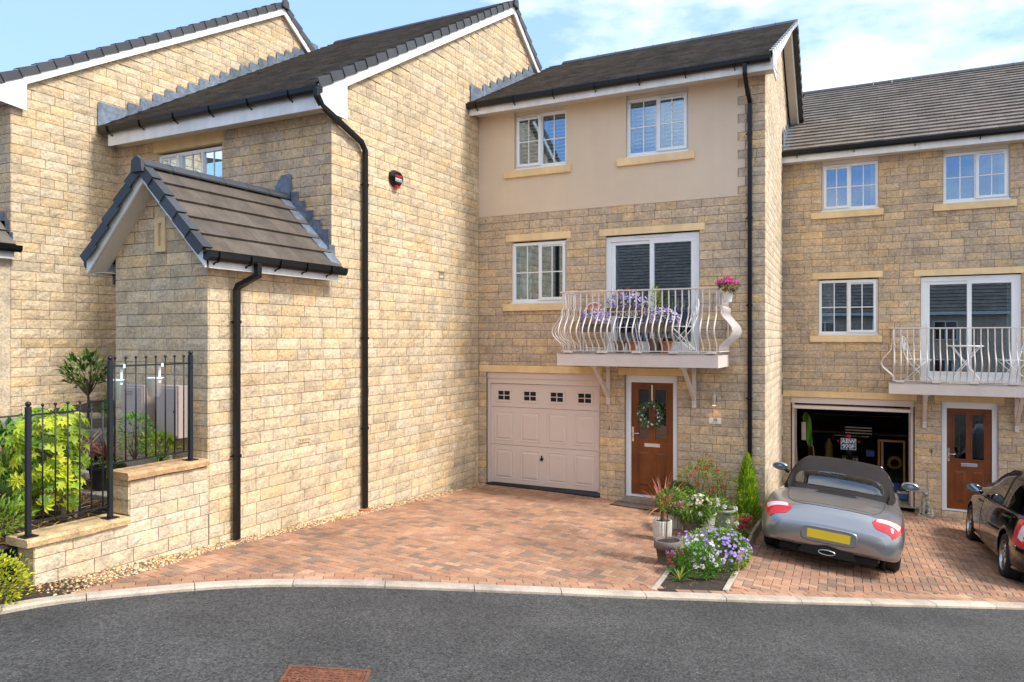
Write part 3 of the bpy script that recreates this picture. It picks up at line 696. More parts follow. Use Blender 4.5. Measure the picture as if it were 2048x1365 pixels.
def front_house(root, ox, oy, oz, closed_garage, rend, seed, x1=None):
    """shared front: garage, door, kitchen window, patio door and balcony, two upper windows. Offsets from number 38."""
    Y = 12.9+oy; pl = facade(Y); z = lambda v: v+oz; x = lambda v: v+ox
    gar = (x(-7.10), x(-4.735), z(.02), z(2.34)); door = (x(-4.262), x(-3.306), z(.17), z(2.34))
    w1 = (x(-6.54), x(-5.395), z(3.665), z(4.865)); pat = (x(-4.625), x(-2.925), z(2.75), z(4.86))
    up = 6.235 if rend else 6.29
    u1 = (x(-6.475), x(-5.39), z(up), z(7.36)); u2 = (x(-4.235), x(-3.115), z(up), z(7.36))
    ops = [gar, door, w1, pat, u1, u2]
    lint = [(x(-7.26), x(-4.69), z(2.34), z(2.475)), (x(-4.385), x(-3.2), z(2.34), z(2.472)), (x(-6.667), x(-5.306), z(4.865), z(5.0)), (x(-4.745), x(-2.835), z(4.858), z(4.985))]
    sills = [(x(-6.71), x(-5.32), z(3.525), z(3.66)), (x(-6.685), x(-5.295), z(up-.145), z(up-.01)), (x(-4.40), x(-3.01), z(up-.145), z(up-.01))]
    xl, xr = x(-7.274), (x1 if x1 is not None else x(-1.853)); top = z(7.36); base = -.35+oz
    blocks = []
    allop = ops+lint+sills
    if rend:
        rz = z(5.40)
        stone_wall(blocks, pl, xl, xr, base, rz, allop, 'grey', seed, zbase=oz*0)
        k = 0; zz = rz; q = Plane(0, Y, 1, 0)
        # quoin strip right of the render, toothed
        while zz < top-.01:
            zt = min(zz+.15, top); xs = -2.165 if k % 2 else -2.285
            stone_wall(blocks, pl, xs, xr, zz, zt, [], 'grey', seed+50+k, zbase=zz); zz = zt; k += 1
        mb = MB(); ropen = [o for o in ops if o[3] > rz]+sills[1:]
        wall_core(mb, pl, xl, -2.287, rz, top, [(a,b,c_,d_) for a,b,c_,d_ in ropen], h=.012)
        kk = 0; zz = rz
        while zz < top-.01:
            if kk % 2: mb.add([pl.p(-2.287,.012,zz), pl.p(-2.168,.012,zz), pl.p(-2.168,.012,min(zz+.15,top)), pl.p(-2.287,.012,min(zz+.15,top))], [(0,1,2,3)])
            kk += 1; zz += .15
        mb.build('render_panel', 'render', root)
        pbuild(pl, [(xl, -2.17, .002, .016, rz-.012, rz+.004)], 'render_bead', 'render', root)
    else: stone_wall(blocks, pl, xl, xr, base, top, allop, 'grey', seed, zbase=.03)
    mb = MB(); wall_core(mb, pl, xl, xr, base, top+.2, ops)
    mb.build('wall', 'mortar', root)
    # stone-coloured lining of the reveals
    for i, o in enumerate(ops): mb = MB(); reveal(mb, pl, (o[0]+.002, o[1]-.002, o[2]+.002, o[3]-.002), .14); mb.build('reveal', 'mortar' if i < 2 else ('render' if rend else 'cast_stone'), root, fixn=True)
    flush_blocks(blocks, root)
    for i, l in enumerate(lint): lintel(root, pl, *l, tint=(1.08,1.05,.95) if i < 2 else (1.12,1.12,1.1))
    for s_ in sills: sill(root, pl, *s_, tint=(1.08,1.08,1.05))
    # kitchen window
    wn = window(root, pl, (w1[0], w1[1]-.002, w1[2]+.025, w1[3]-.03), 'R')
    room(root, pl, w1, 2.2); curtain(wn, pl, w1[0]+.05, w1[0]+.30, w1[2]-.1, w1[3])
    curtain(wn, pl, w1[1]-.12, w1[1]-.02, w1[2]-.1, w1[3], m='dark' if rend else 'curtain')
    # upper windows
    for i, o in enumerate((u1, u2)):
        wn = window(root, pl, (o[0], o[1], o[2]+.025, o[3]-.075), ('L' if i == 0 else 'R'))
        pbuild(pl, [(o[0], o[1], -.14, -.02, o[3]-.072, o[3]-.002)], 'window_head', 'soffit', wn)
        room(root, pl, o, 1.8)
        if rend: shutters(wn, pl, (o[0]+.05, o[1]-.05, o[2]+.07, o[3]-.12), n=12, D=.18)
        else:
            curtain(wn, pl, o[1]-.16, o[1]-.03, o[2], o[3]-.1)
    # patio door
    a, b, z0, z1 = pat; D = .08; F = .085; m = (a+b)/2
    pd = pbuild(pl, [(a,b,-D-.04,-D+.035,z1-F-.03,z1-.02),(a,b,-D-.04,-D+.035,z0,z0+F),(a,a+F,-D-.04,-D+.034,z0+F,z1-F-.03),(b-F,b,-D-.04,-D+.034,z0+F,z1-F-.03)], 'patio_door', 'white', root, bevel=.006)
    pbuild(pl, [(a,b,-D+.036,.03,z0-.03,z0+.02)], 'threshold', 'white', pd)
    for i, (l, r) in enumerate(((a+F, m+.04), (m-.045, b-F))):
        S = .075; lo, hi = z0+F, z1-F-.03; hh = -D+.012 if i else -D-.012
        pbuild(pl, [(l,r,hh-.02,hh+.022,lo,lo+S+.03),(l,r,hh-.02,hh+.022,hi-S*.8,hi),(l,l+S,hh-.02,hh+.021,lo+S+.03,hi-S*.8),(r-S,r,hh-.02,hh+.021,lo+S+.03,hi-S*.8)], 'door_sash', 'white', pd, bevel=.005)
        pbuild(pl, [(l+S,r-S,hh-.004,hh+.002,lo+S+.03,hi-S*.8)], 'pane', 'glass', pd)
    hb = MB(); hx = a+F+.035; hb.tube([pl.p(hx,-D+.01,z0+1.0), pl.p(hx,-D+.06,z0+1.0), pl.p(hx,-D+.065,z0+1.12), pl.p(hx,-D+.02,z0+1.16)], .013, 6); hb.build('handle', 'white', pd, smooth=True)
    pbuild(pl, [(m-.35,m+.35,-D+.0355,-D+.05,z1-.065,z1-.045)], 'vent_strip', 'white_trim', pd)
    room(root, pl, pat, 3.2); curtain(pd, pl, b-.22, b-.06, z0, z1-.1); curtain(pd, pl, a+.1, a+.16, z0, z1-.1)
    balcony(root, x(-5.20), x(-2.43), Y-.012, Y-.9, z(3.81), z(2.72), z(2.525))
    front_door(root, pl, *door, lp='cream_paint' if rend else 'chrome')
    if closed_garage: garage_door(root, pl, gar[0], gar[1], gz(-6, Y)+.03, gar[3]-.12); pbuild(pl, [(gar[0]+.001,gar[1]-.001,-.13,-.03,gar[3]-.119,gar[3]-.001)], 'door_head', 'garage_paint', root, bevel=.004)
    return pl, gar, xl, xr, top

# ---------- number 38 (B)
HB = thing('terraced_house', 'middle house with cream rendered upper storey, pink-beige panelled garage door and brown front door', 'house', (-4.6, 13.0, gz(-4.6, 12.9)))
plB, garB, xl, xr, top = front_house(HB, 0, 0, 0, True, True, 11)
BSL = .50; eY, eZ = 12.47, 7.515; rY = 16.55; rZ = eZ+BSL*(rY-eY)
plBs = Plane(-1.853, 12.9, -.058, 1)      # its right-hand side wall
blocks = []
def topB(s): 
    y = 12.9+s; return (rZ-.12-abs(y-rY)*(.50 if y < rY else .56))
stone_wall(blocks, plBs, 0, 6.2, -.75, 9.7, [], 'light', 21, top=topB, bottom=lambda s: -.75 if s < 4.3 else 6.7)
mb = MB(); P = plBs.p
mb.add([P(0,-.004,-.9), P(6.2,-.004,-.9), P(6.2,-.004,topB(6.2)), P(rY-12.9,-.004,topB(rY-12.9)), P(0,-.004,topB(0))], [(0,1,2,3,4)])
mb.build('gable_wall', 'mortar', HB); flush_blocks(blocks, HB)
tiles = []; ang = math.atan(BSL); roof_slope(tiles, (-7.27, eY, eZ), (-1.70, eY, eZ), (0,1), (rY-eY)/cos(ang), ang, .245, seed=3)
flush_tiles(tiles, HB)
bY2 = 19.2; bZ2 = rZ-.56*(bY2-rY)
roof_deck(HB, [[(-7.27,eY+.02,eZ-.02),(-1.72,eY+.02,eZ-.02),(-1.74,rY,rZ-.02),(-7.27,rY,rZ-.02)], [(-7.27,rY,rZ),(-1.72,rY,rZ),(-1.86,bY2,bZ2),(-7.27,bY2,bZ2)]])
ridge(HB, (-7.0, rY, rZ+.05), (-1.72, rY, rZ+.05))
gutter(HB, (-7.30, eY+.01, eZ-.03), (-1.70, eY+.01, eZ-.03), (0,-1,0), .75)
mb = MB(); mb.box(-7.25, -1.66, eY+.012, eY+.032, 7.285, 7.47); mb.build('fascia', 'white_trim', HB, bevel=.003)
mb = MB(); mb.box(-7.25, -1.66, eY+.033, 12.9, 7.35, 7.362); mb.build('soffit', 'soffit', HB)
for xx in (-5.95, -3.8, -2.75):
    mb = MB(); mb.tube([(xx,12.68,7.349),(xx,12.68,7.343)], .055, 14); mb.build('soffit_vent', 'soffit', HB)
pv = Plane(-1.853, 12.9, -.045, 1)
barge(HB, pv, [(-.43, eZ+.01), (rY-12.9, rZ+.02), (bY2-12.9, bZ2+.0)], wd=.20, h0=.15, h1=.175)
# box end of the eaves
mb = MB(); mb.prism([(-1.69,eY+.035,7.30),(-1.69,12.89,7.22),(-1.69,12.89,7.62),(-1.69,eY+.035,7.5)], (.022,0,0)); mb.build('box_end', 'white_trim', HB, fixn=True)
verge(HB, (-1.70, eY-.02, eZ+.02), (-1.73, rY, rZ+.02), (1,0,0), .255, m='white_trim', up_w=.02, dn=.07)
verge(HB, (-1.88, bY2, bZ2+.02), (-1.75, rY, rZ+.03), (1,0,0), .255)
dp = downpipe(HB, [(-2.085,12.36,7.40),(-2.085,12.37,7.26),(-2.085,12.55,7.09),(-2.085,12.84,6.93)], -2.085, 12.85, gz(-2.1,12.9), 6.85, (1,0,0), (0,-1,0), (6.4,5.0,3.55,2.0,.8))

# ---------- left-middle house with the porch (A)
HA = thing('terraced_house', 'gabled stone house with tiled entrance porch and long golden side wall', 'house', (-9.5, 8.6, 1.0))
XA = -7.27; plA = sidewall(XA); AS = .585
aY, aZ = 8.17, 6.58; arY = 14.25; arZ = aZ+AS*(arY-aY); abY = 15.9; abZ = arZ-.72*(abY-arY)
def topA(s):
    return (arZ-.10-(arY-s)*AS) if s < arY else (arZ-.10-(s-arY)*.72)
blocks = []
def wallbotA(s): return gz(XA, s)-.03
stone_wall(blocks, plA, 6.33, 12.88, .0, 9.9, [(6.3, 8.52, 3.86, 10)], 'gold', 32, top=lambda s: topA(s) if s > 8.4 else topA(8.4), bottom=wallbotA)
stone_wall(blocks, plA, 12.88, 15.9, 7.5, 9.9, [], 'gold', 33, top=topA)
# the strip of main wall above the porch eave
mb = MB(); P = plA.p
mb.add([P(6.32,-.004,0), P(8.52,-.004,0), P(8.52,-.004,3.95), P(6.32,-.004,3.95)], [(0,1,2,3)])
mb.add([P(8.52,-.004,-.3), P(15.95,-.004,-.3), P(15.95,-.004,topA(15.95)), P(arY,-.004,topA(arY)), P(8.52,-.004,topA(8.52))], [(0,1,2,3,4)])
mb.build('side_wall', 'mortar', HA)
# front of the main block
plF = facade(8.53); wA = (-11.02, -9.49, 4.7, 6.12)
stone_wall(blocks, plF, -12.05, XA+.004, 1.5, 6.42, [(-11.1,-9.45,6.12,6.36), wA, (-12,-8.95,0,3.0)], 'grey', 34)
mb = MB(); wall_core(mb, plF, -12.05, XA, 1.2, 6.7, [wA]); reveal(mb, plF, wA, .14); mb.build('wall', 'mortar', HA)
lintel(HA, plF, -11.1, -9.45, 6.12, 6.36, tint=(1,.95,.85)); mb = MB(); reveal(mb, plF, (wA[0]+.002,wA[1]-.002,wA[2]+.002,wA[3]-.002), .13); mb.build('reveal', 'cast_stone', HA)
wn = window(HA, plF, (wA[0], wA[1], wA[2], wA[3]-.04), 'L', sets=3); room(HA, plF, wA, 1.5)
mb = MB(); 
for i in range(30): pbox(mb, plF, wA[0]+.03, wA[1]-.03, -.24, -.23, wA[2]+.045*i, wA[2]+.045*i+.038)
mb.build('blind', 'blind', wn)
# porch walls
plP = facade(6.32); pr_x0, pr_x1 = -8.955, XA
PS = 1.02; prx = (pr_x0+pr_x1)/2; prz = 5.10
def topP(s): return prz-.16-abs(s-prx)*PS
vent = (-8.175, -7.985, 4.07, 4.50)
stone_wall(blocks, plP, pr_x0, pr_x1+.004, .9, 5.0, [vent], 'gold', 35, top=topP)
mb = MB(); P = plP.p
wall_core(mb, plP, pr_x0, pr_x1, .3, 3.9, []); mb.add([P(pr_x0,-.004,3.9), P(pr_x1,-.004,3.9), P(pr_x1,-.004,topP(pr_x1)), P(prx,-.004,topP(prx)), P(pr_x0,-.004,topP(pr_x0))], [(0,1,2,3,4)])
mb.add([(pr_x0,6.32,.3),(pr_x0,8.53,.3),(pr_x0,8.53,3.95),(pr_x0,6.32,3.95)], [(0,1,2,3)]); mb.build('porch_wall', 'mortar', HA)
flush_blocks(blocks, HA)
pbuild(plP, [(vent[0],vent[1],-.06,.0,vent[2],vent[3])], 'vent_stone', 'cast_stone', HA)
pbuild(plP, [(vent[0],vent[0]+.065,.0005,.035,vent[2],vent[3]),(vent[1]-.065,vent[1],.0005,.035,vent[2],vent[3]),(vent[0]+.065,vent[1]-.065,.0005,.034,vent[2],vent[2]+.075),(vent[0]+.065,vent[1]-.065,.0005,.034,vent[3]-.075,vent[3])], 'vent_surround', 'cast_stone', HA, bevel=.006)
# main roof of A
tiles = []; ang = math.atan(AS); roof_slope(tiles, (-12.03, aY, aZ), (-7.22, aY, aZ), (0,1), (arY-aY)/cos(ang), ang, .29, seed=5)
flush_tiles(tiles, HA)
roof_deck(HA, [[(-12.05,aY+.02,aZ-.02),(-7.2,aY+.02,aZ-.02),(-7.2,arY,arZ-.02),(-12.05,arY,arZ-.02)], [(-12.05,arY,arZ),(-7.18,arY,arZ),(-7.18,abY,abZ),(-12.05,abY,abZ)]])
ridge(HA, (-12.0, arY, arZ+.05), (-7.22, arY, arZ+.05))
gutter(HA, (-11.92, aY+.01, aZ-.05), (-7.13, aY+.01, aZ-.05), (0,-1,0), .7)
mb = MB(); mb.box(-11.8, -7.17, aY+.012, aY+.032, 6.245, 6.52); mb.build('fascia', 'white_trim', HA, bevel=.003)
mb = MB(); mb.box(-11.8, -7.17, aY+.033, 8.52, 6.30, 6.312); mb.build('soffit', 'soffit', HA)
for xx in (-11.2, -9.4):
    mb = MB(); mb.tube([(xx,8.33,6.299),(xx,8.33,6.290)], .05, 14); mb.build('soffit_vent', 'soffit', HA)
barge(HA, plA, [(aY-.02, aZ+.0), (arY, arZ+.0), (abY-.3, abZ+.72*.3)], wd=.21, h0=.075, h1=.10)
mb = MB(); mb.prism([(-7.168,aY+.01,6.25),(-7.168,8.76,6.25-.02),(-7.168,8.76,6.80),(-7.168,aY+.01,6.53)], (-.02,0,0)); mb.build('box_end', 'white_trim', HA, fixn=True)
mb = MB(); mb.prism([(-7.262,8.50,6.26),(-7.18,8.50,6.26),(-7.18,8.76,6.26),(-7.262,8.76,6.26)], (0,0,.02)); mb.build('soffit', 'soffit', HA)
verge(HA, (-7.18, aY-.04, aZ+.03), (-7.18, arY, arZ+.05), (1,0,0), .31)
verge(HA, (-7.18, abY-.3, abZ+.72*.3+.03), (-7.18, arY, arZ+.05), (1,0,0), .31)
flashing(HA, plA, 12.52, eZ+.02, BSL, 10)
downpipe(HA, [(-7.16,8.09,6.50),(-7.16,8.09,6.40),(-7.18,8.22,6.29),(-7.195,9.12,5.99)], -7.195, 9.215, .40, 5.88, (0,1,0), (1,0,0), (5.35,3.0,1.62))
# porch roof: ridge runs back to the wall
pe = .23; ex = pr_x1+pe; ex2 = pr_x0-pe; pz = prz-PS*(ex-prx); pang = math.atan(PS); psl = (ex-prx)/cos(pang)
tiles = []; roof_slope(tiles, (ex, 6.06, pz), (ex, 8.47, pz), (-1,0), psl, pang, .325, tw=.40, seed=8, jit=.08)
roof_slope(tiles, (ex2, 6.06, pz), (ex2, 8.5, pz), (1,0), psl, pang, .325, tw=.40, seed=9, jit=.08)
tiles = [(a, M, w_, g, (t[0]*.66, t[1]*.62, t[2]*.60)) for a, M, w_, g, t in tiles]; flush_tiles(tiles, HA)
roof_deck(HA, [[(ex,6.08,pz-.02),(ex,8.5,pz-.02),(prx,8.5,prz-.03),(prx,6.08,prz-.03)], [(ex2,6.08,pz-.02),(ex2,8.5,pz-.02),(prx,8.5,prz-.03),(prx,6.08,prz-.03)]])
ridge(HA, (prx, 6.04, prz+.05), (prx, 8.5, prz+.05), .42, r=.075)
pf = facade(6.06)
for sg in (1, -1):
    e = ex if sg > 0 else ex2
    barge(HA, Plane(0, 6.22, 1, 0), [(e+.0*sg, pz-.02), (prx, prz-.03)], wd=.17, h0=.12, h1=.145, soff=False)
    mb = MB(); mb.add([(e-.03*sg,6.10,pz-.17),(e-.03*sg,6.32,pz-.17),(prx,6.32,prz-.19),(prx,6.10,prz-.19)], [(0,1,2,3)]); mb.build('soffit', 'soffit', HA)
    verge(HA, (e, 6.05, pz+.02), (prx, 6.05, prz+.02), (0,-1,0), .325)
    mb = MB(); mb.box(min(e-.01*sg,e-.03*sg), max(e-.01*sg,e-.03*sg), 6.15, 8.42, pz-.19, pz-.03); mb.build('fascia', 'white_trim', HA, bevel=.003)
    mb = MB(); mb.box(min(e-.032*sg,(pr_x1 if sg>0 else pr_x0)), max(e-.032*sg,(pr_x1 if sg>0 else pr_x0)), 6.15, 8.40, pz-.17, pz-.16); mb.build('soffit', 'soffit', HA)
gutter(HA, (ex-.012, 6.06, pz-.02), (ex-.012, 8.50, pz-.02), (1,0,0), .42)
gutter(HA, (ex2+.012, 6.10, pz-.02), (ex2+.012, 8.50, pz-.02), (-1,0,0), .5)
mb = MB(); mb.prism([(prx-.10,5.985,prz-.09),(prx+.10,5.985,prz-.09),(prx+.085,5.985,prz+.05),(prx,5.985,prz+.11),(prx-.085,5.985,prz+.05)], (0,.05,0)); mb.build('ridge_end_cap', 'tile_dark', HA, fixn=True)
mb = MB(); mb.prism([(-7.15,arY-.1,arZ-.06),(-7.15,arY+.1,arZ-.09),(-7.15,arY+.08,arZ+.07),(-7.15,arY,arZ+.12),(-7.15,arY-.08,arZ+.07)], (.05,0,0)); mb.build('ridge_end_cap', 'tile_dark', HA, fixn=True)
# stepped lead where the porch roof meets the front wall
plF2 = facade(8.515)
for i in range(9):
    zt = 5.40-.15*i; sl = prx+(prz+.02-zt+.0)/PS+.02; 
    if i == 0: vv = [(prx-.22,prz-.1),(prx+.10,prz-.1),(prx+.10,5.46),(prx-.10,5.46),(prx-.22,prz+.2)]
    else: vv = [(sl-.02, prz-PS*(sl-.02-prx)-.02), (sl+.19, prz-PS*(sl+.19-prx)-.05), (sl+.19, zt+.09), (sl-.02, zt+.09)]
    if sl+.19 > XA+.01: vv = [(min(a, XA-.005), b) for a, b in vv]
    q = rnd.uniform(.8,1.2); mb = MB(); mb.prism([plF2.p(a,.018+.002*(i%2),z) for a, z in vv], (0,-.005,0), (q,q,q)); mb.build('lead_flashing', 'lead', HA, fixn=True)
for k in range(5):
    mb = MB(); a0, a1 = ex-(ex-prx)*k/5, ex-(ex-prx)*(k+1)/5; z0_, z1_ = pz+(prz-pz)*k/5, pz+(prz-pz)*(k+1)/5
    mb.add([(a0,8.30,z0_+.046),(a1,8.30,z1_+.036),(a1,8.50,z1_+.042),(a0,8.50,z0_+.052)], [(0,1,2,3)], (1.2,1.2,1.2)); mb.build('lead_soaker', 'lead', HA)
mb = MB(); mb.prism([(XA+.012,8.45,4.1),(XA+.012,8.58,4.1),(XA+.012,8.58,4.36),(XA+.012,8.45,4.36)], (.006,0,0)); mb.build('lead_flashing', 'lead', HA, fixn=True)
downpipe(HA, [(-6.985,6.83,pz-.08),(-6.985,6.83,3.78),(-7.10,6.76,3.70),(-7.17,6.69,3.64)], -7.19, 6.685, .52, 3.60, (0,1,0), (1,0,0), (3.2,1.55))
mb = MB(); mb.tube([(-9.02,6.36,3.86),(-9.02,6.36,3.70)], .035, 8); mb.build('gutter_outlet', 'black_plastic', HA)

# ---------- far left house (L)
HL = thing('terraced_house', 'leftmost house, tall golden gable wall with white bargeboard above the front garden', 'house', (-12.3, 6.8, 1.7))
XL = -12.05; plL = sidewall(XL); lY, lZ = 6.42, 6.83; lrY, lS = 12.45, .585; lrZ = lZ+lS*(lrY-lY)
def topL(s): return (lrZ-.10-(lrY-s)*lS) if s < lrY else (lrZ-.10-(s-lrY)*.75)
blocks = []
stone_wall(blocks, plL, 6.76, 13.6, 1.5, 10.3, [(8.55, 13.7, 1.4, 6.30)], 'gold', 41, top=topL, bottom=lambda s: -9 if s < 9.0 else aZ+AS*(s-aY)-.35)
plLf = facade(6.76); stone_wall(blocks, plLf, -13.6, XL+.004, 1.5, 6.6, [], 'grey', 43)
mb = MB(); P = plL.p
mb.add([P(6.76,-.004,.5), P(13.8,-.004,.5), P(13.8,-.004,topL(13.8)), P(lrY,-.004,topL(lrY)), P(6.76,-.004,topL(6.76))], [(0,1,2,3,4)])
mb.add([(-17,6.764,.5),(XL,6.764,.5),(XL,6.764,6.8),(-17,6.764,6.8)], [(0,1,2,3)]); mb.build('wall', 'mortar', HL); flush_blocks(blocks, HL)
roof_deck(HL, [[(-17,lY,lZ),(-11.98,lY,lZ),(-11.98,lrY,lrZ),(-17,lrY,lrZ)], [(-17,lrY,lrZ),(-11.98,lrY,lrZ),(-11.98,14.2,lrZ-.75*1.75),(-17,14.2,lrZ-.75*1.75)]])
barge(HL, plL, [(lY-.1, lZ-.04), (lrY, lrZ+.0), (13.55, lrZ-.75*1.1)], wd=.21, h0=.075, h1=.10)
mb = MB(); mb.prism([(-11.948,lY-.1,6.60),(-11.948,6.94,6.53),(-11.948,6.94,7.0),(-11.948,lY-.1,6.75)], (-.02,0,0)); mb.build('box_end', 'white_trim', HL, fixn=True)
mb = MB(); mb.box(-15, -11.97, lY-.1, 6.75, 6.60, 6.612); mb.build('soffit', 'soffit', HL)
verge(HL, (-11.96, lY-.12, lZ-.03), (-11.96, lrY, lrZ+.04), (1,0,0), .31)
verge(HL, (-11.96, 13.5, lrZ-.75*1.05+.04), (-11.96, lrY, lrZ+.04), (1,0,0), .31)
mb = MB(); mb.prism([(-11.93,lrY-.1,lrZ-.06),(-11.93,lrY+.1,lrZ-.09),(-11.93,lrY+.08,lrZ+.07),(-11.93,lrY,lrZ+.12),(-11.93,lrY-.08,lrZ+.07)], (.05,0,0)); mb.build('ridge_end_cap', 'tile_dark', HL, fixn=True)
flashing(HL, plL, 8.15, aZ-.02, AS, 20)
# its own small porch at the edge of the picture
tl = []; roof_slope(tl, (-12.03+.12, 5.9, 4.42), (-12.03+.12, 6.74, 4.42), (-1,0), 1.3, radians(45), .325, tw=.4, seed=12); flush_tiles(tl, HL)
gutter(HL, (-11.92, 5.6, 4.40), (-11.92, 6.80, 4.40), (1,0,0), .5)
mb = MB(); mb.box(-11.95, -11.925, 5.6, 6.74, 4.21, 4.36); mb.build('fascia', 'white_trim', HL)
mb = MB(); mb.box(-13.3, XL, 5.7, 6.75, .8, 4.2); mb.build('porch_wall', 'stone', HL)
for i, (a, z) in enumerate(((0, 4.95), (.11, 4.80), (.20, 4.62))):
    mb = MB(); mb.prism([(XL-.35+a,6.735,4.45),(XL-.10+a,6.735,4.45),(XL-.10+a,6.735,z),(XL-.35+a,6.735,z+.02)], (0,-.006,0)); mb.build('lead_flashing', 'lead', HL, fixn=True)

# ---------- right house (C)
HC = thing('terraced_house', 'right-hand stone house set lower, with its garage door up and a brown roof', 'house', (1.0, 17.3, gz(1, 17.2)))
plC, garC, xl, xr, top = front_house(HC, 5.165, 4.3, -.605, False, False, 51, x1=4.4)
cY, cZ, cS = 16.85, 6.98, .52; crY = 22.2; crZ = cZ+cS*(crY-cY); tiles = []; ang = math.atan(cS)
roof_slope(tiles, (-2.12, cY, cZ), (4.5, cY, cZ), (0,1), (crY-cY)/cos(ang), ang, .285, seed=15, jit=.09)
tiles = [(a, M, w_, g, (t[0]*1.12, t[1]*1.13, t[2]*1.17)) for a, M, w_, g, t in tiles]; flush_tiles(tiles, HC)
roof_deck(HC, [[(-2.3,cY+.02,cZ-.02),(4.5,cY+.02,cZ-.02),(4.5,crY,crZ-.02),(-2.3,crY,crZ-.02)], [(-2.3,crY,crZ),(4.5,crY,crZ),(4.5,27,crZ-2.4),(-2.3,27,crZ-2.4)]])
ridge(HC, (-2.2, crY, crZ+.05), (4.5, crY, crZ+.05))
gutter(HC, (-2.10, cY+.01, cZ-.03), (4.5, cY+.01, cZ-.03), (0,-1,0), .95)
mb = MB(); mb.box(-2.08, 4.5, cY+.012, cY+.032, 6.74, 6.95); mb.build('fascia', 'white_trim', HC, bevel=.003)
mb = MB(); mb.box(-2.08, 4.5, cY+.033, 17.2, 6.755, 6.767); mb.build('soffit', 'soffit', HC)
for xx in (-.7, .0, 2.4):
    mb = MB(); mb.tube([(xx,17.03,6.754),(xx,17.03,6.748)], .055, 14); mb.build('soffit_vent', 'soffit', HC)
plBs2 = Plane(-1.853, 12.9, -.058, 1)
flashing(HC, plBs2, cY-12.9+.05, cZ+.0, cS, 9, C=.20, h=.03, over=.13)
# garage interior
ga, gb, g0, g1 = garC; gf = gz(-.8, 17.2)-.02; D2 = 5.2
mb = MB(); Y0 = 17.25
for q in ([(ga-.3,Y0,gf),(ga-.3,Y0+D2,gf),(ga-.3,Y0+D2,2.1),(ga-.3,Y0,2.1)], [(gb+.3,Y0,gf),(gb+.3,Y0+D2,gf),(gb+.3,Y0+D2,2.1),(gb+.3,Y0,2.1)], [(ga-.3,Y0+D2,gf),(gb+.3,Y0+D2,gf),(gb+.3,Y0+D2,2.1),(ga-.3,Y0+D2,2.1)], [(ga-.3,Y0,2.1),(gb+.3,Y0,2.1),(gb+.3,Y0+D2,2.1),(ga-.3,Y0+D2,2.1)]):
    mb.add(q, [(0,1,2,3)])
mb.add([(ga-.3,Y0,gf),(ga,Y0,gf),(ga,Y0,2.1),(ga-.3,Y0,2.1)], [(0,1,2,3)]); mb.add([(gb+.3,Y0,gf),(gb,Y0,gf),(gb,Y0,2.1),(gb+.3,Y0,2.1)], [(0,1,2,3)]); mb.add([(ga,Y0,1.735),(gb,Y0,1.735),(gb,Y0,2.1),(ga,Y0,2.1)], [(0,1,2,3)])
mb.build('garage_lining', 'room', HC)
mb = MB(); mb.add([(ga-.3,17.1,gf),(gb+.3,17.1,gf),(gb+.3,Y0+D2,gf),(ga-.3,Y0+D2,gf)], [(0,1,2,3)]); mb.build('garage_floor', 'concrete', HC)
pbuild(plC, [(ga+.001,gb-.001,-.13,-.03,1.60,1.73)], 'door_head', 'garage_paint', HC, bevel=.004)
pbuild(plC, [(ga+.02,ga+.07,-.13,-.05,gf,1.60)], 'door_post', 'garage_paint', HC); pbuild(plC, [(gb-.07,gb-.02,-.13,-.05,gf,1.60)], 'door_post', 'garage_paint', HC)
mb = MB(); mb.box(ga+.07, gb-.07, 17.02, 19.0, 1.50, 1.56); mb.build('garage_door', 'garage_paint', HC, bevel=.004)
pbuild(plC, [(ga+.075,ga+.10,-.19,-.16,gf,1.5)], 'door_track', 'steel', HC); pbuild(plC, [(gb-.10,gb-.075,-.19,-.16,gf,1.5)], 'door_track', 'steel', HC)
mb = MB(); mb.add([(4.4,17.2,-1.5),(4.4,27,-1.5),(4.4,27,crZ-2.45),(4.4,crY,crZ-.05),(4.4,17.2,7.1)], [(0,1,2,3,4)]); mb.build('gable_wall', 'stone', HC)

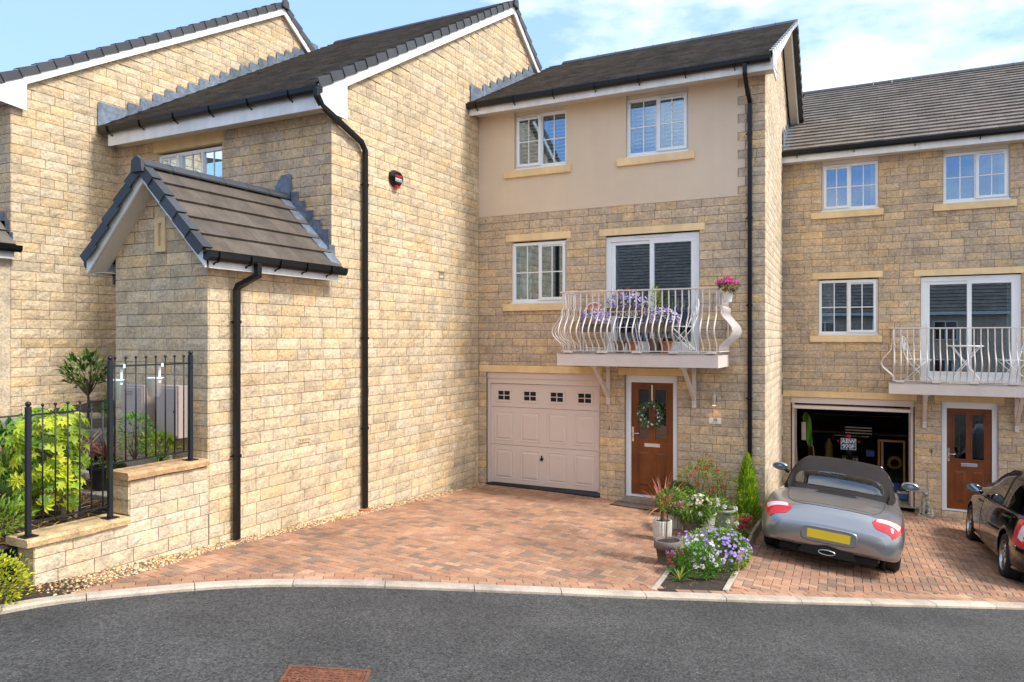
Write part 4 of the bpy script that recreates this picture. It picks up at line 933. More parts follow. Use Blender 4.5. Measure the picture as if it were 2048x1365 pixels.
# ---------- houses across the road (their roofs show in the glass)
def opposite(x0, x1, y, seed, label, zr=9.3):
    H = thing('terraced_house', label, 'house', ((x0+x1)/2, y, .3)); g = zr-5.3
    mb = MB(); mb.box(x0, x1, y-11, y, -.5, g); mb.prism([(x0,y-11,g),(x0,y,g),(x0,y-5.5,g+5.2)], (.01,0,0)); mb.prism([(x1,y-11,g),(x1,y,g),(x1,y-5.5,g+5.2)], (-.01,0,0)); mb.build('wall', 'stone', H)
    tl = []; n = Vector((0,-1,0)); roof_slope(tl, (x1+.2, y+.35, g-.05), (x0-.2, y+.35, g-.05), (0,-1), 7.9, radians(42), .32, seed=seed)
    q = MB()
    for ar, M, w_, gg, t in tl: v, f = tile_geo(w_, gg); q.add([tuple(M @ Vector(p)) for p in v], f, t)
    q.build('roof_tile', 'tile_brown', H, kind='stuff')
    roof_deck(H, [[(x0-.2,y+.35,g-.07),(x1+.2,y+.35,g-.07),(x1+.2,y-5.5,g+5.2),(x0-.2,y-5.5,g+5.2)], [(x0-.2,y-11.3,g-.07),(x1+.2,y-11.3,g-.07),(x1+.2,y-5.5,g+5.2),(x0-.2,y-5.5,g+5.2)]])
    mb = MB(); mb.box(x0-.2, x1+.2, y+.33, y+.36, g-.25, g-.07); mb.build('fascia', 'white_trim', H)
    for i in range(int((x1-x0)/3.2)):
        a = x0+1+3.2*i; pl = Plane(a+1.3, y+.02, -1, 0)
        for zz in (g-1.7, g-3.9):
            fr = pbuild(pl, [(0,1.2,.0,.04,zz,zz+.06),(0,1.2,.0,.04,zz+1.04,zz+1.1),(0,.06,.0,.039,zz+.06,zz+1.04),(1.14,1.2,.0,.039,zz+.06,zz+1.04),(.57,.63,.0,.039,zz+.06,zz+1.04)], 'window', 'white', H); pbuild(pl, [(.06,1.14,.001,.01,zz+.06,zz+1.04)], 'pane', 'car_black', fr)
opposite(-24, -9.5, -16, 71, 'stone house across the road, left of the pair mirrored in the patio doors')
opposite(-8.5, 6, -15, 72, 'stone house across the road, right of the pair mirrored in the patio doors', 9.9)
# ------------------------------------------------------------------ ground
KL = [(-9.6,.6),(-8.3,1.7),(-7.35,2.8),(-6.95,3.45),(-6.72,4.05),(-6.29,4.72),(-5.76,5.38),(-5.17,5.86),(-4.49,6.30),(-3.71,6.79),(-3.18,7.14),(-2.46,7.62),(-1.41,8.42),(-.9,8.84),(.16,9.78),(1.46,11.02),(3.0,12.5),(4.6,14.1)]   # road edge of the kerb
def smooth(pts, n=6):
    out = []
    for i in range(len(pts)-1):
        p0 = pts[max(i-1,0)]; p1 = pts[i]; p2 = pts[i+1]; p3 = pts[min(i+2,len(pts)-1)]
        for k in range(n):
            t = k/n; out.append(tuple(.5*((2*p1[j])+(-p0[j]+p2[j])*t+(2*p0[j]-5*p1[j]+4*p2[j]-p3[j])*t*t+(-p0[j]+3*p1[j]-3*p2[j]+p3[j])*t**3) for j in (0,1)))
    out.append(pts[-1]); return out
KS = smooth(KL)
def offs(path, d):
    o = []
    for i, p in enumerate(path):
        a = path[max(i-1,0)]; b = path[min(i+1,len(path)-1)]; tx, ty = b[0]-a[0], b[1]-a[1]; l = hypot(tx,ty) or 1
        o.append((p[0]-ty/l*d, p[1]+tx/l*d))
    return o
KW = .14
KB = offs(KS, KW)                       # back of the kerb
def side_of(path, x, y):                # >0 behind the path (house side)
    best = 1e9; sg = 0
    for a, b in zip(path[:-1], path[1:]):
        dx, dy = b[0]-a[0], b[1]-a[1]; t = max(0, min(1, ((x-a[0])*dx+(y-a[1])*dy)/(dx*dx+dy*dy)))
        d = hypot(x-a[0]-t*dx, y-a[1]-t*dy)
        if d < best: best = d; sg = dx*(y-a[1])-dy*(x-a[0])
    return best if sg > 0 else -best
def sheet(name, x0, x1, y0, y1, step, dz, m, kind='structure', keep=None, zf=gz):
    nx = int((x1-x0)/step)+1; ny = int((y1-y0)/step)+1; v = []; f = []
    for j in range(ny+1):
        for i in range(nx+1):
            x = x0+(x1-x0)*i/nx; y = y0+(y1-y0)*j/ny; v.append((x, y, zf(x, y)+dz))
    for j in range(ny):
        for i in range(nx):
            if keep and not keep(x0+(x1-x0)*(i+.5)/nx, y0+(y1-y0)*(j+.5)/ny): continue
            a = j*(nx+1)+i; f.append((a, a+1, a+nx+2, a+nx+1))
    mb = MB(); mb.add(v, f); o = mb.build(name, m, smooth=True)
    if kind: o['kind'] = kind
    return o
def gfar(X, Y): return gz(max(-20, min(20, X)), max(-30, min(30, Y)))
road = sheet('road', -40, 40, -40, 40, .5, -.035, 'asphalt', zf=gfar)
gnd = sheet('ground', -300, 300, -300, 300, 30, -2.5, 'soil')
# kerb
kerb = MB(); kerb.add([(-30,-30,-4)]*3, [(0,1,2)]); 
kr = thing('kerb', 'x', 'kerb'); del kr['label'], kr['category']; kr['kind'] = 'structure'
acc = 0; start = 0; k = 0
lens = [0]
for a, b in zip(KS[:-1], KS[1:]): lens.append(lens[-1]+hypot(b[0]-a[0], b[1]-a[1]))
def atlen(path, s):
    for i in range(len(lens)-1):
        if lens[i+1] >= s: t = (s-lens[i])/(lens[i+1]-lens[i]); a, b = path[i], path[i+1]; return (a[0]+(b[0]-a[0])*t, a[1]+(b[1]-a[1])*t)
    return path[-1]
s = .32
while s < lens[-1]-.9:
    e = s+.915; mb = MB(); v = []; n = 5; j = .004
    for i in range(n+1):
        q = s+j+(e-s-2*j)*i/n; a = atlen(KS, q); b = atlen(KB, q); za = gz(*a); zb_ = gz(*b)
        ch = ((b[0]-a[0])/KW*.02, (b[1]-a[1])/KW*.02)
        v += [(a[0],a[1],za-.06),(a[0],a[1],za-.012),(a[0]+ch[0],a[1]+ch[1],za+.006),(b[0],b[1],zb_+.006),(b[0],b[1],zb_-.06)]
    f = []
    for i in range(n):
        for h in range(4): c = i*5+h; f.append((c, c+5, c+6, c+1))
    f += [(0,1,2,3,4), tuple(n*5+h for h in (4,3,2,1,0))]
    q = rnd.uniform(.88,1.12); mb.add(v, f, (q, q*rnd.uniform(.97,1.0), q*rnd.uniform(.94,1.0))); mb.build('kerb_stone', 'kerb', kr, fixn=True); s = e

# block paving
def paved(x, y):
    if side_of(KB, x, y) < .02: return 0
    gl = -7.04 if y > 6.3 else -7.04+.22*(6.3-y)/1.5      # edge of the gravel strip
    if x < gl: return 0
    if x < -1.853-.058*max(0, y-12.9) and y > 12.86: return 0
    if y > 17.18 or x > 4.4: return 0
    return 1
BED = [(-2.30,7.92),(-2.42,9.2),(-2.62,10.6),(-2.72,11.8),(-2.72,12.86),(-1.86,12.86),(-1.845,11.5),(-1.74,9.8),(-1.66,8.62)]
def inside(poly, x, y):
    c = False; n = len(poly)
    for i in range(n):
        a, b = poly[i], poly[(i+1)%n]
        if (a[1] > y) != (b[1] > y) and x < (b[0]-a[0])*(y-a[1])/(b[1]-a[1])+a[0]: c = not c
    return c
def inbed(x, y): return inside(BED, x, y) and y < 11.9
drv = thing('driveway', 'x', 'x'); del drv['label'], drv['category']; drv['kind'] = 'structure'
PT = [(1.02,.98,.95),(1.12,1.1,1.05),(.92,.86,.84),(.78,.82,.86),(1.05,.92,.86),(1.2,1.2,1.18),(.66,.74,.82),(1.1,1.02,.9),(.95,.95,.95),(1.08,.98,.92)]
pav = []
def clip_poly(poly, inside_fn):     # crude: shrink to the inside by bisection of edges
    out = []; n = len(poly)
    for i in range(n):
        a, b = poly[i], poly[(i+1)%n]; ia, ib = inside_fn(*a), inside_fn(*b)
        if ia: out.append(a)
        if ia != ib:
            lo, hi = (a, b) if ia else (b, a)
            for _ in range(14):
                m = ((lo[0]+hi[0])/2, (lo[1]+hi[1])/2)
                if inside_fn(*m): lo = m
                else: hi = m
            out.append(lo)
    return out
border = .235
def infield(x, y): return paved(x, y) and side_of(KB, x, y) > border and not inbed(x, y)
def brick(poly, t):
    if len(poly) < 3: return
    ar = abs(sum(poly[i][0]*poly[(i+1)%len(poly)][1]-poly[(i+1)%len(poly)][0]*poly[i][1] for i in range(len(poly))))/2
    if ar < .0012: return
    cx = sum(p[0] for p in poly)/len(poly); cy = sum(p[1] for p in poly)/len(poly)
    pj = proj((cx, cy, gz(cx, cy))); A = 0
    if pj and -30 < pj[0] < 2078 and pj[1] < 1400: A = ar*(FPX/pj[2])**2*(CZ-gz(cx,cy))/pj[2]
    pav.append((A, poly, cx, cy, t))
def rot(x, y, a, ox, oy): return (ox+(x-ox)*cos(a)-(y-oy)*sin(a), oy+(x-ox)*sin(a)+(y-oy)*cos(a))
r = random.Random(5); J = .0035
for zone in (0, 1):
    ang_ = 0 if zone == 0 else radians(3.2)
    def zin(x, y, z=zone): return infield(x, y) and ((x < -1.9) if z == 0 else (x >= -1.9))
    for i in range(-60, 125):
        for jj in range(-60, 140):
            # herringbone cell: lattice of pairs
            for o in (0, 1):
                # horizontal brick at (i, j) when (i-j)%4==0 ; vertical when (i-j)%4==3
                mod = (i-jj) % 4
                if o == 0 and mod == 0: x0, y0, wx, wy = i*.1, jj*.1, .2, .1
                elif o == 1 and mod == 3: x0, y0, wx, wy = i*.1, jj*.1, .1, .2
                else: continue
                x0 -= 7.5-.0; y0 += 4.0
                if zone: x0 += 5
                pts = [(x0+J,y0+J),(x0+wx-J,y0+J),(x0+wx-J,y0+wy-J),(x0+J,y0+wy-J)]
                if zone: pts = [rot(a, b, ang_, -1.9, 10) for a, b in pts]
                cx, cy = sum(p[0] for p in pts)/4, sum(p[1] for p in pts)/4
                if cx < -7.6 or cy < 4 or cy > 17.3 or cx > 4.5 or (zone == 0 and cx > -1.7) or (zone == 1 and cx < -2.2): continue
                ins = [zin(*p) for p in pts]
                if not any(ins): continue
                if not all(ins): pts = clip_poly(pts, zin)
                q = r.uniform(.92,1.08); t = r.choice(PT); nn_ = noise.noise(Vector((cx*.8, cy*.8, 3)))
                q *= 1+.12*nn_; brick(pts, tuple(c*q for c in t))
# two stretcher courses behind the kerb
for row in range(2):
    d0 = .012+row*.112; A_ = offs(KS, KW+d0); B_ = offs(KS, KW+d0+.105); s = .4+row*.1
    while s < lens[-1]-.3:
        e = s+.2; pts = [atlen(A_, s+J), atlen(A_, e-J), atlen(B_, e-J), atlen(B_, s+J)]; cx = sum(p[0] for p in pts)/4; cy = sum(p[1] for p in pts)/4
        if paved(cx, cy) and not inbed(cx, cy): q = r.uniform(.95,1.15); brick(pts, tuple(c*q for c in r.choice(PT[:6])))
        s = e
pav.sort(key=lambda p: -p[0]); pm = MB()
for i, (A, poly, cx, cy, t) in enumerate(pav):
    q = MB() if i < 300 else pm; n = len(poly); zt = r.uniform(-.0012,.0012); c = .006
    inner = [(p[0]+(cx-p[0])*c/.07, p[1]+(cy-p[1])*c/.07) for p in poly]
    v = [(x, y, gz(x,y)-.03) for x, y in poly]+[(x, y, gz(x,y)-.004+zt) for x, y in poly]+[(x, y, gz(x,y)+zt) for x, y in inner]
    f = [(j,(j+1)%n,(j+1)%n+n,j+n) for j in range(n)]+[(n+j,n+(j+1)%n,2*n+(j+1)%n,2*n+j) for j in range(n)]+[tuple(range(2*n,3*n))]
    q.add(v, f, t)
    if i < 300: q.build('brick', 'paver', drv)
pm.build('brick', 'paver', drv, kind='stuff')
bed_ = MB()
o = sheet('driveway_bedding', -7.45, 4.6, 3.4, 17.2, .15, -.009, 'sand_joint', keep=lambda x, y: side_of(KS, x, y) > .13 and not inbed(x, y))
# patch of white deposit lines in the joints, as in the photograph
# gravel along the walls
sheet('gravel_bed', -7.75, -6.55, 3.3, 12.9, .08, -.006, 'sand_joint', keep=lambda x, y: side_of(KB, x, y) > .0 and (x < (-7.02 if y > 6.3 else -7.02+.22*(6.3-y)/1.5)))
gr = MB(); r = random.Random(9); GT = [(1.5,1.5,1.5),(1.1,.95,.7),(.7,.55,.4),(1.3,1.1,.85),(.5,.45,.42),(1.7,1.7,1.65),(1.0,.75,.45)]
def pebble(mb, x, y, z, s_, t):
    a = r.uniform(0, pi); c, d = cos(a), sin(a); h = s_*.35
    b = [(1,0),(.35,.7),(-.6,.6),(-.95,-.1),(-.2,-.7),(.6,-.6)]
    v = [(x+s_*(p*c-q*d), y+s_*(p*d+q*c), z-.004+r.uniform(-.2,.2)*h) for p, q in b]+[(x+s_*.5*(p*c-q*d), y+s_*.5*(p*d+q*c), z+h*r.uniform(.7,1.2)) for p, q in b[::2]]
    mb.add(v, [(0,1,6),(1,2,7,6),(2,3,7),(3,4,8,7),(4,5,8),(5,0,6,8),(6,7,8)], t)
n = 0
while n < 5200:
    y = 3.7+(12.85-3.7)*r.random()**1.35
    lim = -7.045 if y > 6.3 else -7.045+.22*(6.3-y)/1.5
    x = r.uniform(-7.27 if y > 4.25 else -7.5, lim+.01)
    if side_of(KB, x, y) < .03: n += .02; continue
    if y < 4.75 and r.random() < min(1, (4.85-y)*1.3): 
        if r.random() < .5: pebble(gr, x, y, gz(x,y)+.004, r.uniform(.008,.02), r.choice([(.12,.09,.07),(.2,.14,.1),(.07,.05,.04)]))
        n += 1; continue
    pebble(gr, x, y, gz(x,y)+r.uniform(0,.006), r.uniform(.009,.021), tuple(c*r.uniform(.8,1.2) for c in r.choice(GT))); n += 1
tag(gr.build('gravel', 'gravel', kind='stuff'), 'pale mixed gravel strip between the stone wall and the block paving', 'gravel')
sheet('soil_strip', -9.2, -6.6, 1.6, 5.0, .1, .0, 'soil', keep=lambda x, y: side_of(KB, x, y) > 0 and y < 4.7 and (x < -7.0 or y < 4.3))
# front garden behind the low wall
def garden(X, Y):
    t = max(0, min(1, (-7.5-X)/4.5)); z = 1.02+.78*t**1.1
    return z+.03*noise.noise(Vector((X*3, Y*3, 0)))+.25*max(0, Y-6.4)*max(0, min(1, (-9.0-X)/2))*.3
sheet('garden_soil', -14, -7.50, 3.9, 8.5, .12, 0, 'soil', zf=garden)
sheet('garden_soil', -9.0, -7.50, 2.4, 4.1, .1, 0, 'soil', zf=lambda x, y: .62+.4*max(0, min(1, (y-3.2)/.9)))
# low wall with stepped coping
LW = thing('garden_wall', 'low stepped stone garden wall with sandstone coping, running out from the porch corner', 'wall', (XA, 5.3, .62))
blocks = []; plW = Plane(XA, 0, 0, 1)
stone_wall(blocks, plW, 4.29, 6.32, .45, 1.02, [], 'light', 61); stone_wall(blocks, plW, 5.29, 6.32, 1.02, 1.485, [], 'light', 62, zbase=1.02)
plE = Plane(XA-.26, 4.29, 1, 0); stone_wall(blocks, plE, 0, .262, .5, 1.02, [], 'gold', 63)
plE2 = Plane(XA-.26, 5.28, 1, 0); stone_wall(blocks, plE2, 0, .262, 1.11, 1.485, [], 'gold', 64, zbase=1.11)
mb = MB(); mb.box(XA-.26, XA-.004, 4.295, 6.32, .4, 1.018); mb.box(XA-.26, XA-.004, 5.285, 6.32, 1.02, 1.484); mb.build('wall_core', 'mortar', LW); flush_blocks(blocks, LW)
def cope(y0, y1, z, t):
    mb = MB(); n = 8; v = []
    for i in range(n+1):
        y = y0+(y1-y0)*i/n; w1 = .045+rnd.uniform(-.006,.006)
        v += [(XA-.31,y,z),(XA+w1,y,z+rnd.uniform(-.004,.004)),(XA+w1+.006,y,z+.05),(XA+w1-.012,y,z+.078),(XA-.30,y,z+.082)]
    f = []
    for i in range(n):
        for h in range(5): a = i*5+h; b = i*5+(h+1)%5; f.append((a, b, b+5, a+5))
    f += [(4,3,2,1,0), tuple(n*5+h for h in range(5))]
    mb.add(v, f, t); mb.build('coping_stone', 'coping', LW, fixn=True)
cope(4.20, 5.265, 1.022, (1.05,.98,.85)); cope(5.235, 6.30, 1.487, (.95,.80,.68))
# railing
FE = thing('railing', 'black iron railing with ball finials stepping up along the low garden wall', 'railing', (XA-.1, 5.1, 1.1)); fx = XA-.08
def post(y, z0, z1):
    mb = MB(); mb.box(fx-.022, fx+.022, y-.022, y+.022, z0+.01, z1-.055); mb.build('post', 'iron', FE, bevel=.003)
    mb = MB(); mb.ball((fx,y,z1-.028), .027, 12, 8, sq=(1,1,.95)); mb.box(fx-.012,fx+.012,y-.012,y+.012,z1-.058,z1-.045); mb.build('finial', 'iron', FE, smooth=True)
    mb = MB(); mb.box(fx-.065, fx+.065, y-.065, y+.065, z0, z0+.009); mb.build('base_plate', 'iron', FE)
post(4.28, 1.104, 2.40); post(5.12, 1.104, 2.82); post(6.135, 1.569, 2.86)
bp = MB(); bp.tube([(0,0,0),(0,0,1)], .008, 6)
for y0, y1, zt, zb_, nb in ((4.305, 5.095, 2.265, 1.235, 6), (5.145, 6.11, 2.705, 1.675, 8)):
    mb = MB(); mb.tube([(fx,y0,zt),(fx,y1,zt)], .009, 6); mb.build('rail', 'iron', FE); mb = MB(); mb.tube([(fx,y0,zb_),(fx,y1,zb_)], .011, 6); mb.build('rail', 'iron', FE)
    for i in range(nb):
        y = y0+(y1-y0)*(i+(.9 if nb == 6 else .25))/(nb+(.35 if nb==6 else -.2)); mb = MB(); mb.tube([(fx,y,zb_-.01),(fx,y,zt+.075)], .0085, 6); mb.ball((fx,y,zt+.088), .0165, 8, 6)
        mb.build('bar', 'iron', FE, smooth=True)
# manhole cover in the road
MH = thing('manhole_cover', 'rusty square two-part cast iron manhole cover set in the asphalt', 'manhole cover', (-3.75, 4.1, .55))
c0 = (-4.0, 4.25); ux, uy = (.88, .47); vx, vy = (.42, -.78)
def mhp(a, b, dz): 
    x = c0[0]+ux*a*.56+vx*b*.62; y = c0[1]+uy*a*.56+vy*b*.62; return (x, y, gz(x,y)-.035+dz)
def mhq(mb, a0, a1, b0, b1, z0, z1):
    v = [mhp(a,b,z0) for a,b in ((a0,b0),(a1,b0),(a1,b1),(a0,b1))]+[mhp(a,b,z1) for a,b in ((a0,b0),(a1,b0),(a1,b1),(a0,b1))]
    mb.add(v, [(0,3,2,1),(4,5,6,7),(0,1,5,4),(1,2,6,5),(2,3,7,6),(3,0,4,7)])
mb = MB(); mhq(mb,-.05,1.05,-.05,-.005,-.02,.010); mhq(mb,-.05,1.05,1.005,1.05,-.02,.010); mhq(mb,-.05,-.005,-.005,1.005,-.02,.0095); mhq(mb,1.005,1.05,-.005,1.005,-.02,.0095); mb.build('frame', 'rust', MH, fixn=True)
for tri in ([(.005,.005),(.995,.005),(.995,.985)], [(.005,.015),(.985,.995),(.005,.995)]):
    mb = MB(); v = [mhp(a,b,-.02) for a,b in tri]+[mhp(a,b,.006) for a,b in tri]; mb.add(v, [(0,2,1),(3,4,5),(0,1,4,3),(1,2,5,4),(2,0,3,5)]); pl_ = mb.build('plate', 'rust', MH, fixn=True)
tr = MB()
for i in range(13):
    for j in range(13):
        a, b = (i+.5)/13, (j+.5)/13
        if abs(a-b) < .06: continue
        if (i+j) % 2: mhq(tr, a-.028, a+.028, b-.010, b+.010, .0062, .0105)
        else: mhq(tr, a-.010, a+.010, b-.028, b+.028, .0062, .0105)
tr.build('tread_pattern', 'rust', MH)
# ------------------------------------------------------------------ lofted shells for the cars
def cr1(a, b, c, d, t): return .5*((2*b)+(-a+c)*t+(2*a-5*b+4*c-d)*t*t+(-a+3*b-3*c+d)*t**3)
class Shell:
    """stations: list of (y, [(x,z),...]) half sections from the centre line on top round to the centre line below"""
    def __init__(s, st): s.st = st; s.n = len(st); s.m = len(st[0][1])
    def at(s, u, v, side=1):
        """u station index (float), v section index (float)"""
        i = min(int(u), s.n-2); t = u-i; I = [max(i-1,0), i, i+1, min(i+2, s.n-1)]
        j = min(int(v), s.m-2); q = v-j; Jx = [max(j-1,0), j, j+1, min(j+2, s.m-1)]
        P = []
        for a in I:
            y, sec = s.st[a]; P.append((cr1(*[sec[b][0] for b in Jx], q), y, cr1(*[sec[b][1] for b in Jx], q)))
        x = cr1(P[0][0], P[1][0], P[2][0], P[3][0], t); y = cr1(P[0][1], P[1][1], P[2][1], P[3][1], t); z = cr1(P[0][2], P[1][2], P[2][2], P[3][2], t)
        if v <= 0 or v >= s.m-1: x = 0
        return Vector((side*x, y, z))
    def nrm(s, u, v, side=1):
        e = .02; u0, u1 = max(u-e, 0), min(u+e, s.n-1-1e-6); v0, v1 = max(v-e, 0.001), min(v+e, s.m-1.001)
        a = s.at(u1, v, side)-s.at(u0, v, side); b = s.at(u, v1, side)-s.at(u, v0, side); n = b.cross(a)*side
        return n.normalized() if n.length > 1e-9 else Vector((0,0,1))
    def mesh(s, mb, du=8, dv=5, cap=True):
        nu = (s.n-1)*du; nv = (s.m-1)*dv; ring = 2*nv; vs = []
        for i in range(nu+1):
            u = min(i/du, s.n-1-1e-7)
            for j in range(ring):
                if j <= nv: vs.append(s.at(u, min(j/dv, s.m-1-1e-7) if j < nv else s.m-1, 1))
                else: vs.append(s.at(u, (ring-j)/dv, -1))
        fs = []
        for i in range(nu):
            for j in range(ring): a = i*ring+j; b = i*ring+(j+1)%ring; fs.append((a, b, b+ring, a+ring))
        if cap: fs.append(tuple(range(ring))[::-1]); fs.append(tuple(range(nu*ring, nu*ring+ring)))
        mb.add(vs, fs)
    def patch(s, u0, u1, v0, v1, side=1, off=.004, nu=8, nv=6, shape=None):
        """conformal patch; shape(a,b)->(a',b') in 0..1 reshapes the square"""
        vs = []; fs = []
        for i in range(nu+1):
            for j in range(nv+1):
                a, b = i/nu, j/nv
                if shape: a, b = shape(a, b)
                u, v = u0+(u1-u0)*a, v0+(v1-v0)*b
                vs.append(s.at(u, abs(v), side if v >= 0 else -side)+s.nrm(u, max(abs(v),.02), side if v >= 0 else -side)*off)
        for i in range(nu):
            for j in range(nv): a = i*(nv+1)+j; fs.append((a, a+1, a+nv+2, a+nv+1))
        return vs, fs
    def line(s, pts, r=.004, off=.001, side=1, mb=None, n=5):
        P = []
        for k in range(len(pts)-1):
            for q in range(6):
                t = q/6; u = pts[k][0]+(pts[k+1][0]-pts[k][0])*t; v = pts[k][1]+(pts[k+1][1]-pts[k][1])*t; P.append(s.at(u, abs(v), side if v >= 0 else -side)+s.nrm(u, max(.02,abs(v)), side if v >= 0 else -side)*off)
        u, v = pts[-1]; P.append(s.at(u, abs(v), side if v >= 0 else -side)); mb.tube(P, r, n)
def superell(a, b, p=3.2):
    x, y = 2*a-1, 2*b-1
    l = (abs(x)**p+abs(y)**p)**(1/p) or 1; m = max(abs(x), abs(y)); k = m/l if l else 1
    return (.5+.5*x*k, .5+.5*y*k)
def boolean_cut(o, cutters):
    for c in cutters:
        m = o.modifiers.new('cut', 'BOOLEAN'); m.operation = 'DIFFERENCE'; m.object = c; m.solver = 'EXACT'
    dg = bpy.context.evaluated_depsgraph_get(); dg.update(); me = bpy.data.meshes.new_from_object(o.evaluated_get(dg)); o.modifiers.clear(); o.data = me
    for c in cutters: bpy.data.objects.remove(c)
def wheel(parent, side, xo, y, z, R, W, spokes, M):
    """wheel on its own local axes, xo = outer face"""
    w_ = thingless('wheel', parent, (0,0,0)); w_.matrix_parent_inverse = Matrix.Identity(4)
    def put(mb, name, m, smooth=True): 
        o = bpy.data.objects.new(name, mb.mesh(name, m, smooth, True)); col.objects.link(o); o.parent = w_; return o
    Q = Matrix(((0,0,side,xo),(1,0,0,y),(0,1,0,z),(0,0,0,1)))
    mb = MB(); mb.xf = Q; n = 36
    prof = [(R*.68,-W),(R*.93,-W),(R,-W*.85),(R,-W*.15),(R*.95,-.006),(R*.80,.004),(R*.69,-.004),(R*.66,-.03),(R*.66,-W)]
    vs = []; fs = []
    for r_, z_ in prof:
        for j in range(n): a = 2*pi*j/n; vs.append((r_*cos(a), r_*sin(a), z_))
    for i in range(len(prof)-1):
        for j in range(n): fs.append((i*n+j, i*n+(j+1)%n, (i+1)*n+(j+1)%n, (i+1)*n+j))
    mb.add(vs, fs); put(mb, 'tyre', 'rubber')
    mb = MB(); mb.xf = Q; vs = []; fs = []
    prof = [(R*.69,-.005),(R*.665,.002),(R*.64,-.012),(R*.61,-.05),(R*.60,-W)]
    for r_, z_ in prof:
        for j in range(n): a = 2*pi*j/n; vs.append((r_*cos(a), r_*sin(a), z_))
    for i in range(len(prof)-1):
        for j in range(n): fs.append((i*n+j, i*n+(j+1)%n, (i+1)*n+(j+1)%n, (i+1)*n+j))
    mb.add(vs, fs)
    for k in range(spokes):
        a = 2*pi*k/spokes+.3; c, d = cos(a), sin(a)
        def P(r_, t, z_): return (r_*c-t*d, r_*d+t*c, z_)
        mb.add([P(R*.08,-.030,-.012),P(R*.08,.030,-.012),P(R*.63,.018,-.020),P(R*.63,-.018,-.020),P(R*.08,-.036,-.04),P(R*.08,.036,-.04),P(R*.63,.026,-.05),P(R*.63,-.026,-.05)], [(0,1,2,3),(0,4,5,1),(1,5,6,2),(2,6,7,3),(3,7,4,0)])
    mb.lathe([(.001,-.045),(R*.17,-.045),(R*.17,-.012),(R*.12,-.004),(.001,-.004)], 20); put(mb, 'rim', 'alloy')
    mb = MB(); mb.xf = Q; mb.lathe([(.001,-W+.01),(R*.60,-W+.01),(R*.60,-W+.02),(.001,-W+.02)], 20); put(mb, 'brake', 'dark')
    return w_
class Car:
    def __init__(s, root, x, y, heading, paint):
        s.root = root; s.paint = paint
        # lie on the sloping ground
        e = .6; fx_ = (gz(x+e,y)-gz(x-e,y))/(2*e); fy_ = (gz(x,y+e)-gz(x,y-e))/(2*e)
        n = Vector((-fx_,-fy_,1)).normalized(); f = Vector((-sin(heading), cos(heading), 0)); f = (f-n*f.dot(n)).normalized(); r_ = f.cross(n)
        M = Matrix(((r_.x,f.x,n.x,x),(r_.y,f.y,n.y,y),(r_.z,f.z,n.z,gz(x,y)),(0,0,0,1))); root.matrix_basis = M; s.M = M
    def part(s, mb, name, m, smooth=True, parent=None, fix=True, mod=None):
        o = bpy.data.objects.new(name, mb.mesh(name, m, smooth, fix)); col.objects.link(o); o.parent = parent or s.root
        return o
    def grid(s, vf, name, m, parent=None, thick=None): mb = MB(); mb.add(*vf); o = s.part(mb, name, m, parent=parent); return o

# ---------- silver roadster
RC = thing('parked_car', 'silver two-seat roadster with dark fabric roof, seen from behind in front of the open garage', 'car')
car = Car(RC, -.765, 10.50, 0.0, 'car_silver')
def sec(w, t, sh, bz, tum=.0, deckw=.62, mid=.50):
    # half section: top centre, top, shoulder, fender top, side high, widest, side low, sill, bottom
    return [(0,t),(w*.34,t-.004),(w*deckw,t-.022),(w*.82,sh),(w*.945,sh-.075),(w,mid),(w*.985,mid-.17),(w*.93,bz+.02),(w*.80,bz),(0,bz)]
st = [(-.00, [(0,.585),(.20,.582),(.40,.572),(.56,.555),(.62,.53),(.655,.47),(.645,.40),(.61,.33),(.5,.315),(0,.31)]),
      (.05, [(0,.665),(.25,.66),(.48,.648),(.66,.62),(.735,.575),(.77,.47),(.76,.37),(.72,.29),(.6,.275),(0,.27)]),
      (.14, [(0,.775),(.28,.768),(.50,.745),(.70,.70),(.795,.62),(.835,.49),(.825,.36),(.78,.27),(.64,.255),(0,.25)]),
      (.26, [(0,.818),(.28,.811),(.52,.785),(.72,.75),(.83,.66),(.872,.50),(.86,.35),(.82,.25),(.66,.24),(0,.23)]),
      (.55, sec(.895,.838,.800,.21)), (.90, sec(.905,.862,.815,.16)), (1.25, sec(.90,.885,.81,.16)), (1.65, sec(.885,.895,.80,.16)),
      (2.2, sec(.87,.89,.79,.15)), (2.75, sec(.868,.885,.775,.15)), (3.1, sec(.872,.845,.765,.15)), (3.5, sec(.88,.79,.75,.16)), (3.85, sec(.86,.715,.69,.17)),
      (4.1, sec(.80,.63,.61,.18,mid=.44)), (4.25, sec(.70,.55,.53,.2,mid=.40)), (4.33, sec(.5,.46,.44,.26,mid=.37))]
body = Shell(st); mb = MB(); body.mesh(mb, 6, 5)
bo = car.part(mb, 'body', 'car_silver')
cuts = []
for yy in (.90, 3.32):
    for sd_ in (1, -1):
        c = MB(); c.tube([(sd_*.66,yy,.325),(sd_*1.1,yy,.325)], .362, 40); q = c.build('cut', 'dark', fixn=True); q.parent = RC; cuts.append(q)
boolean_cut(bo, cuts)
for yy in (.90, 3.32):
    for sd_ in (1, -1):
        c = MB(); c.tube([(sd_*.655,yy,.325),(sd_*.70,yy,.325)], .37, 24); car.part(c, 'arch_liner', 'dark')
        wheel(RC, sd_, sd_*.872, yy, .32, .32, .24, 5, None)
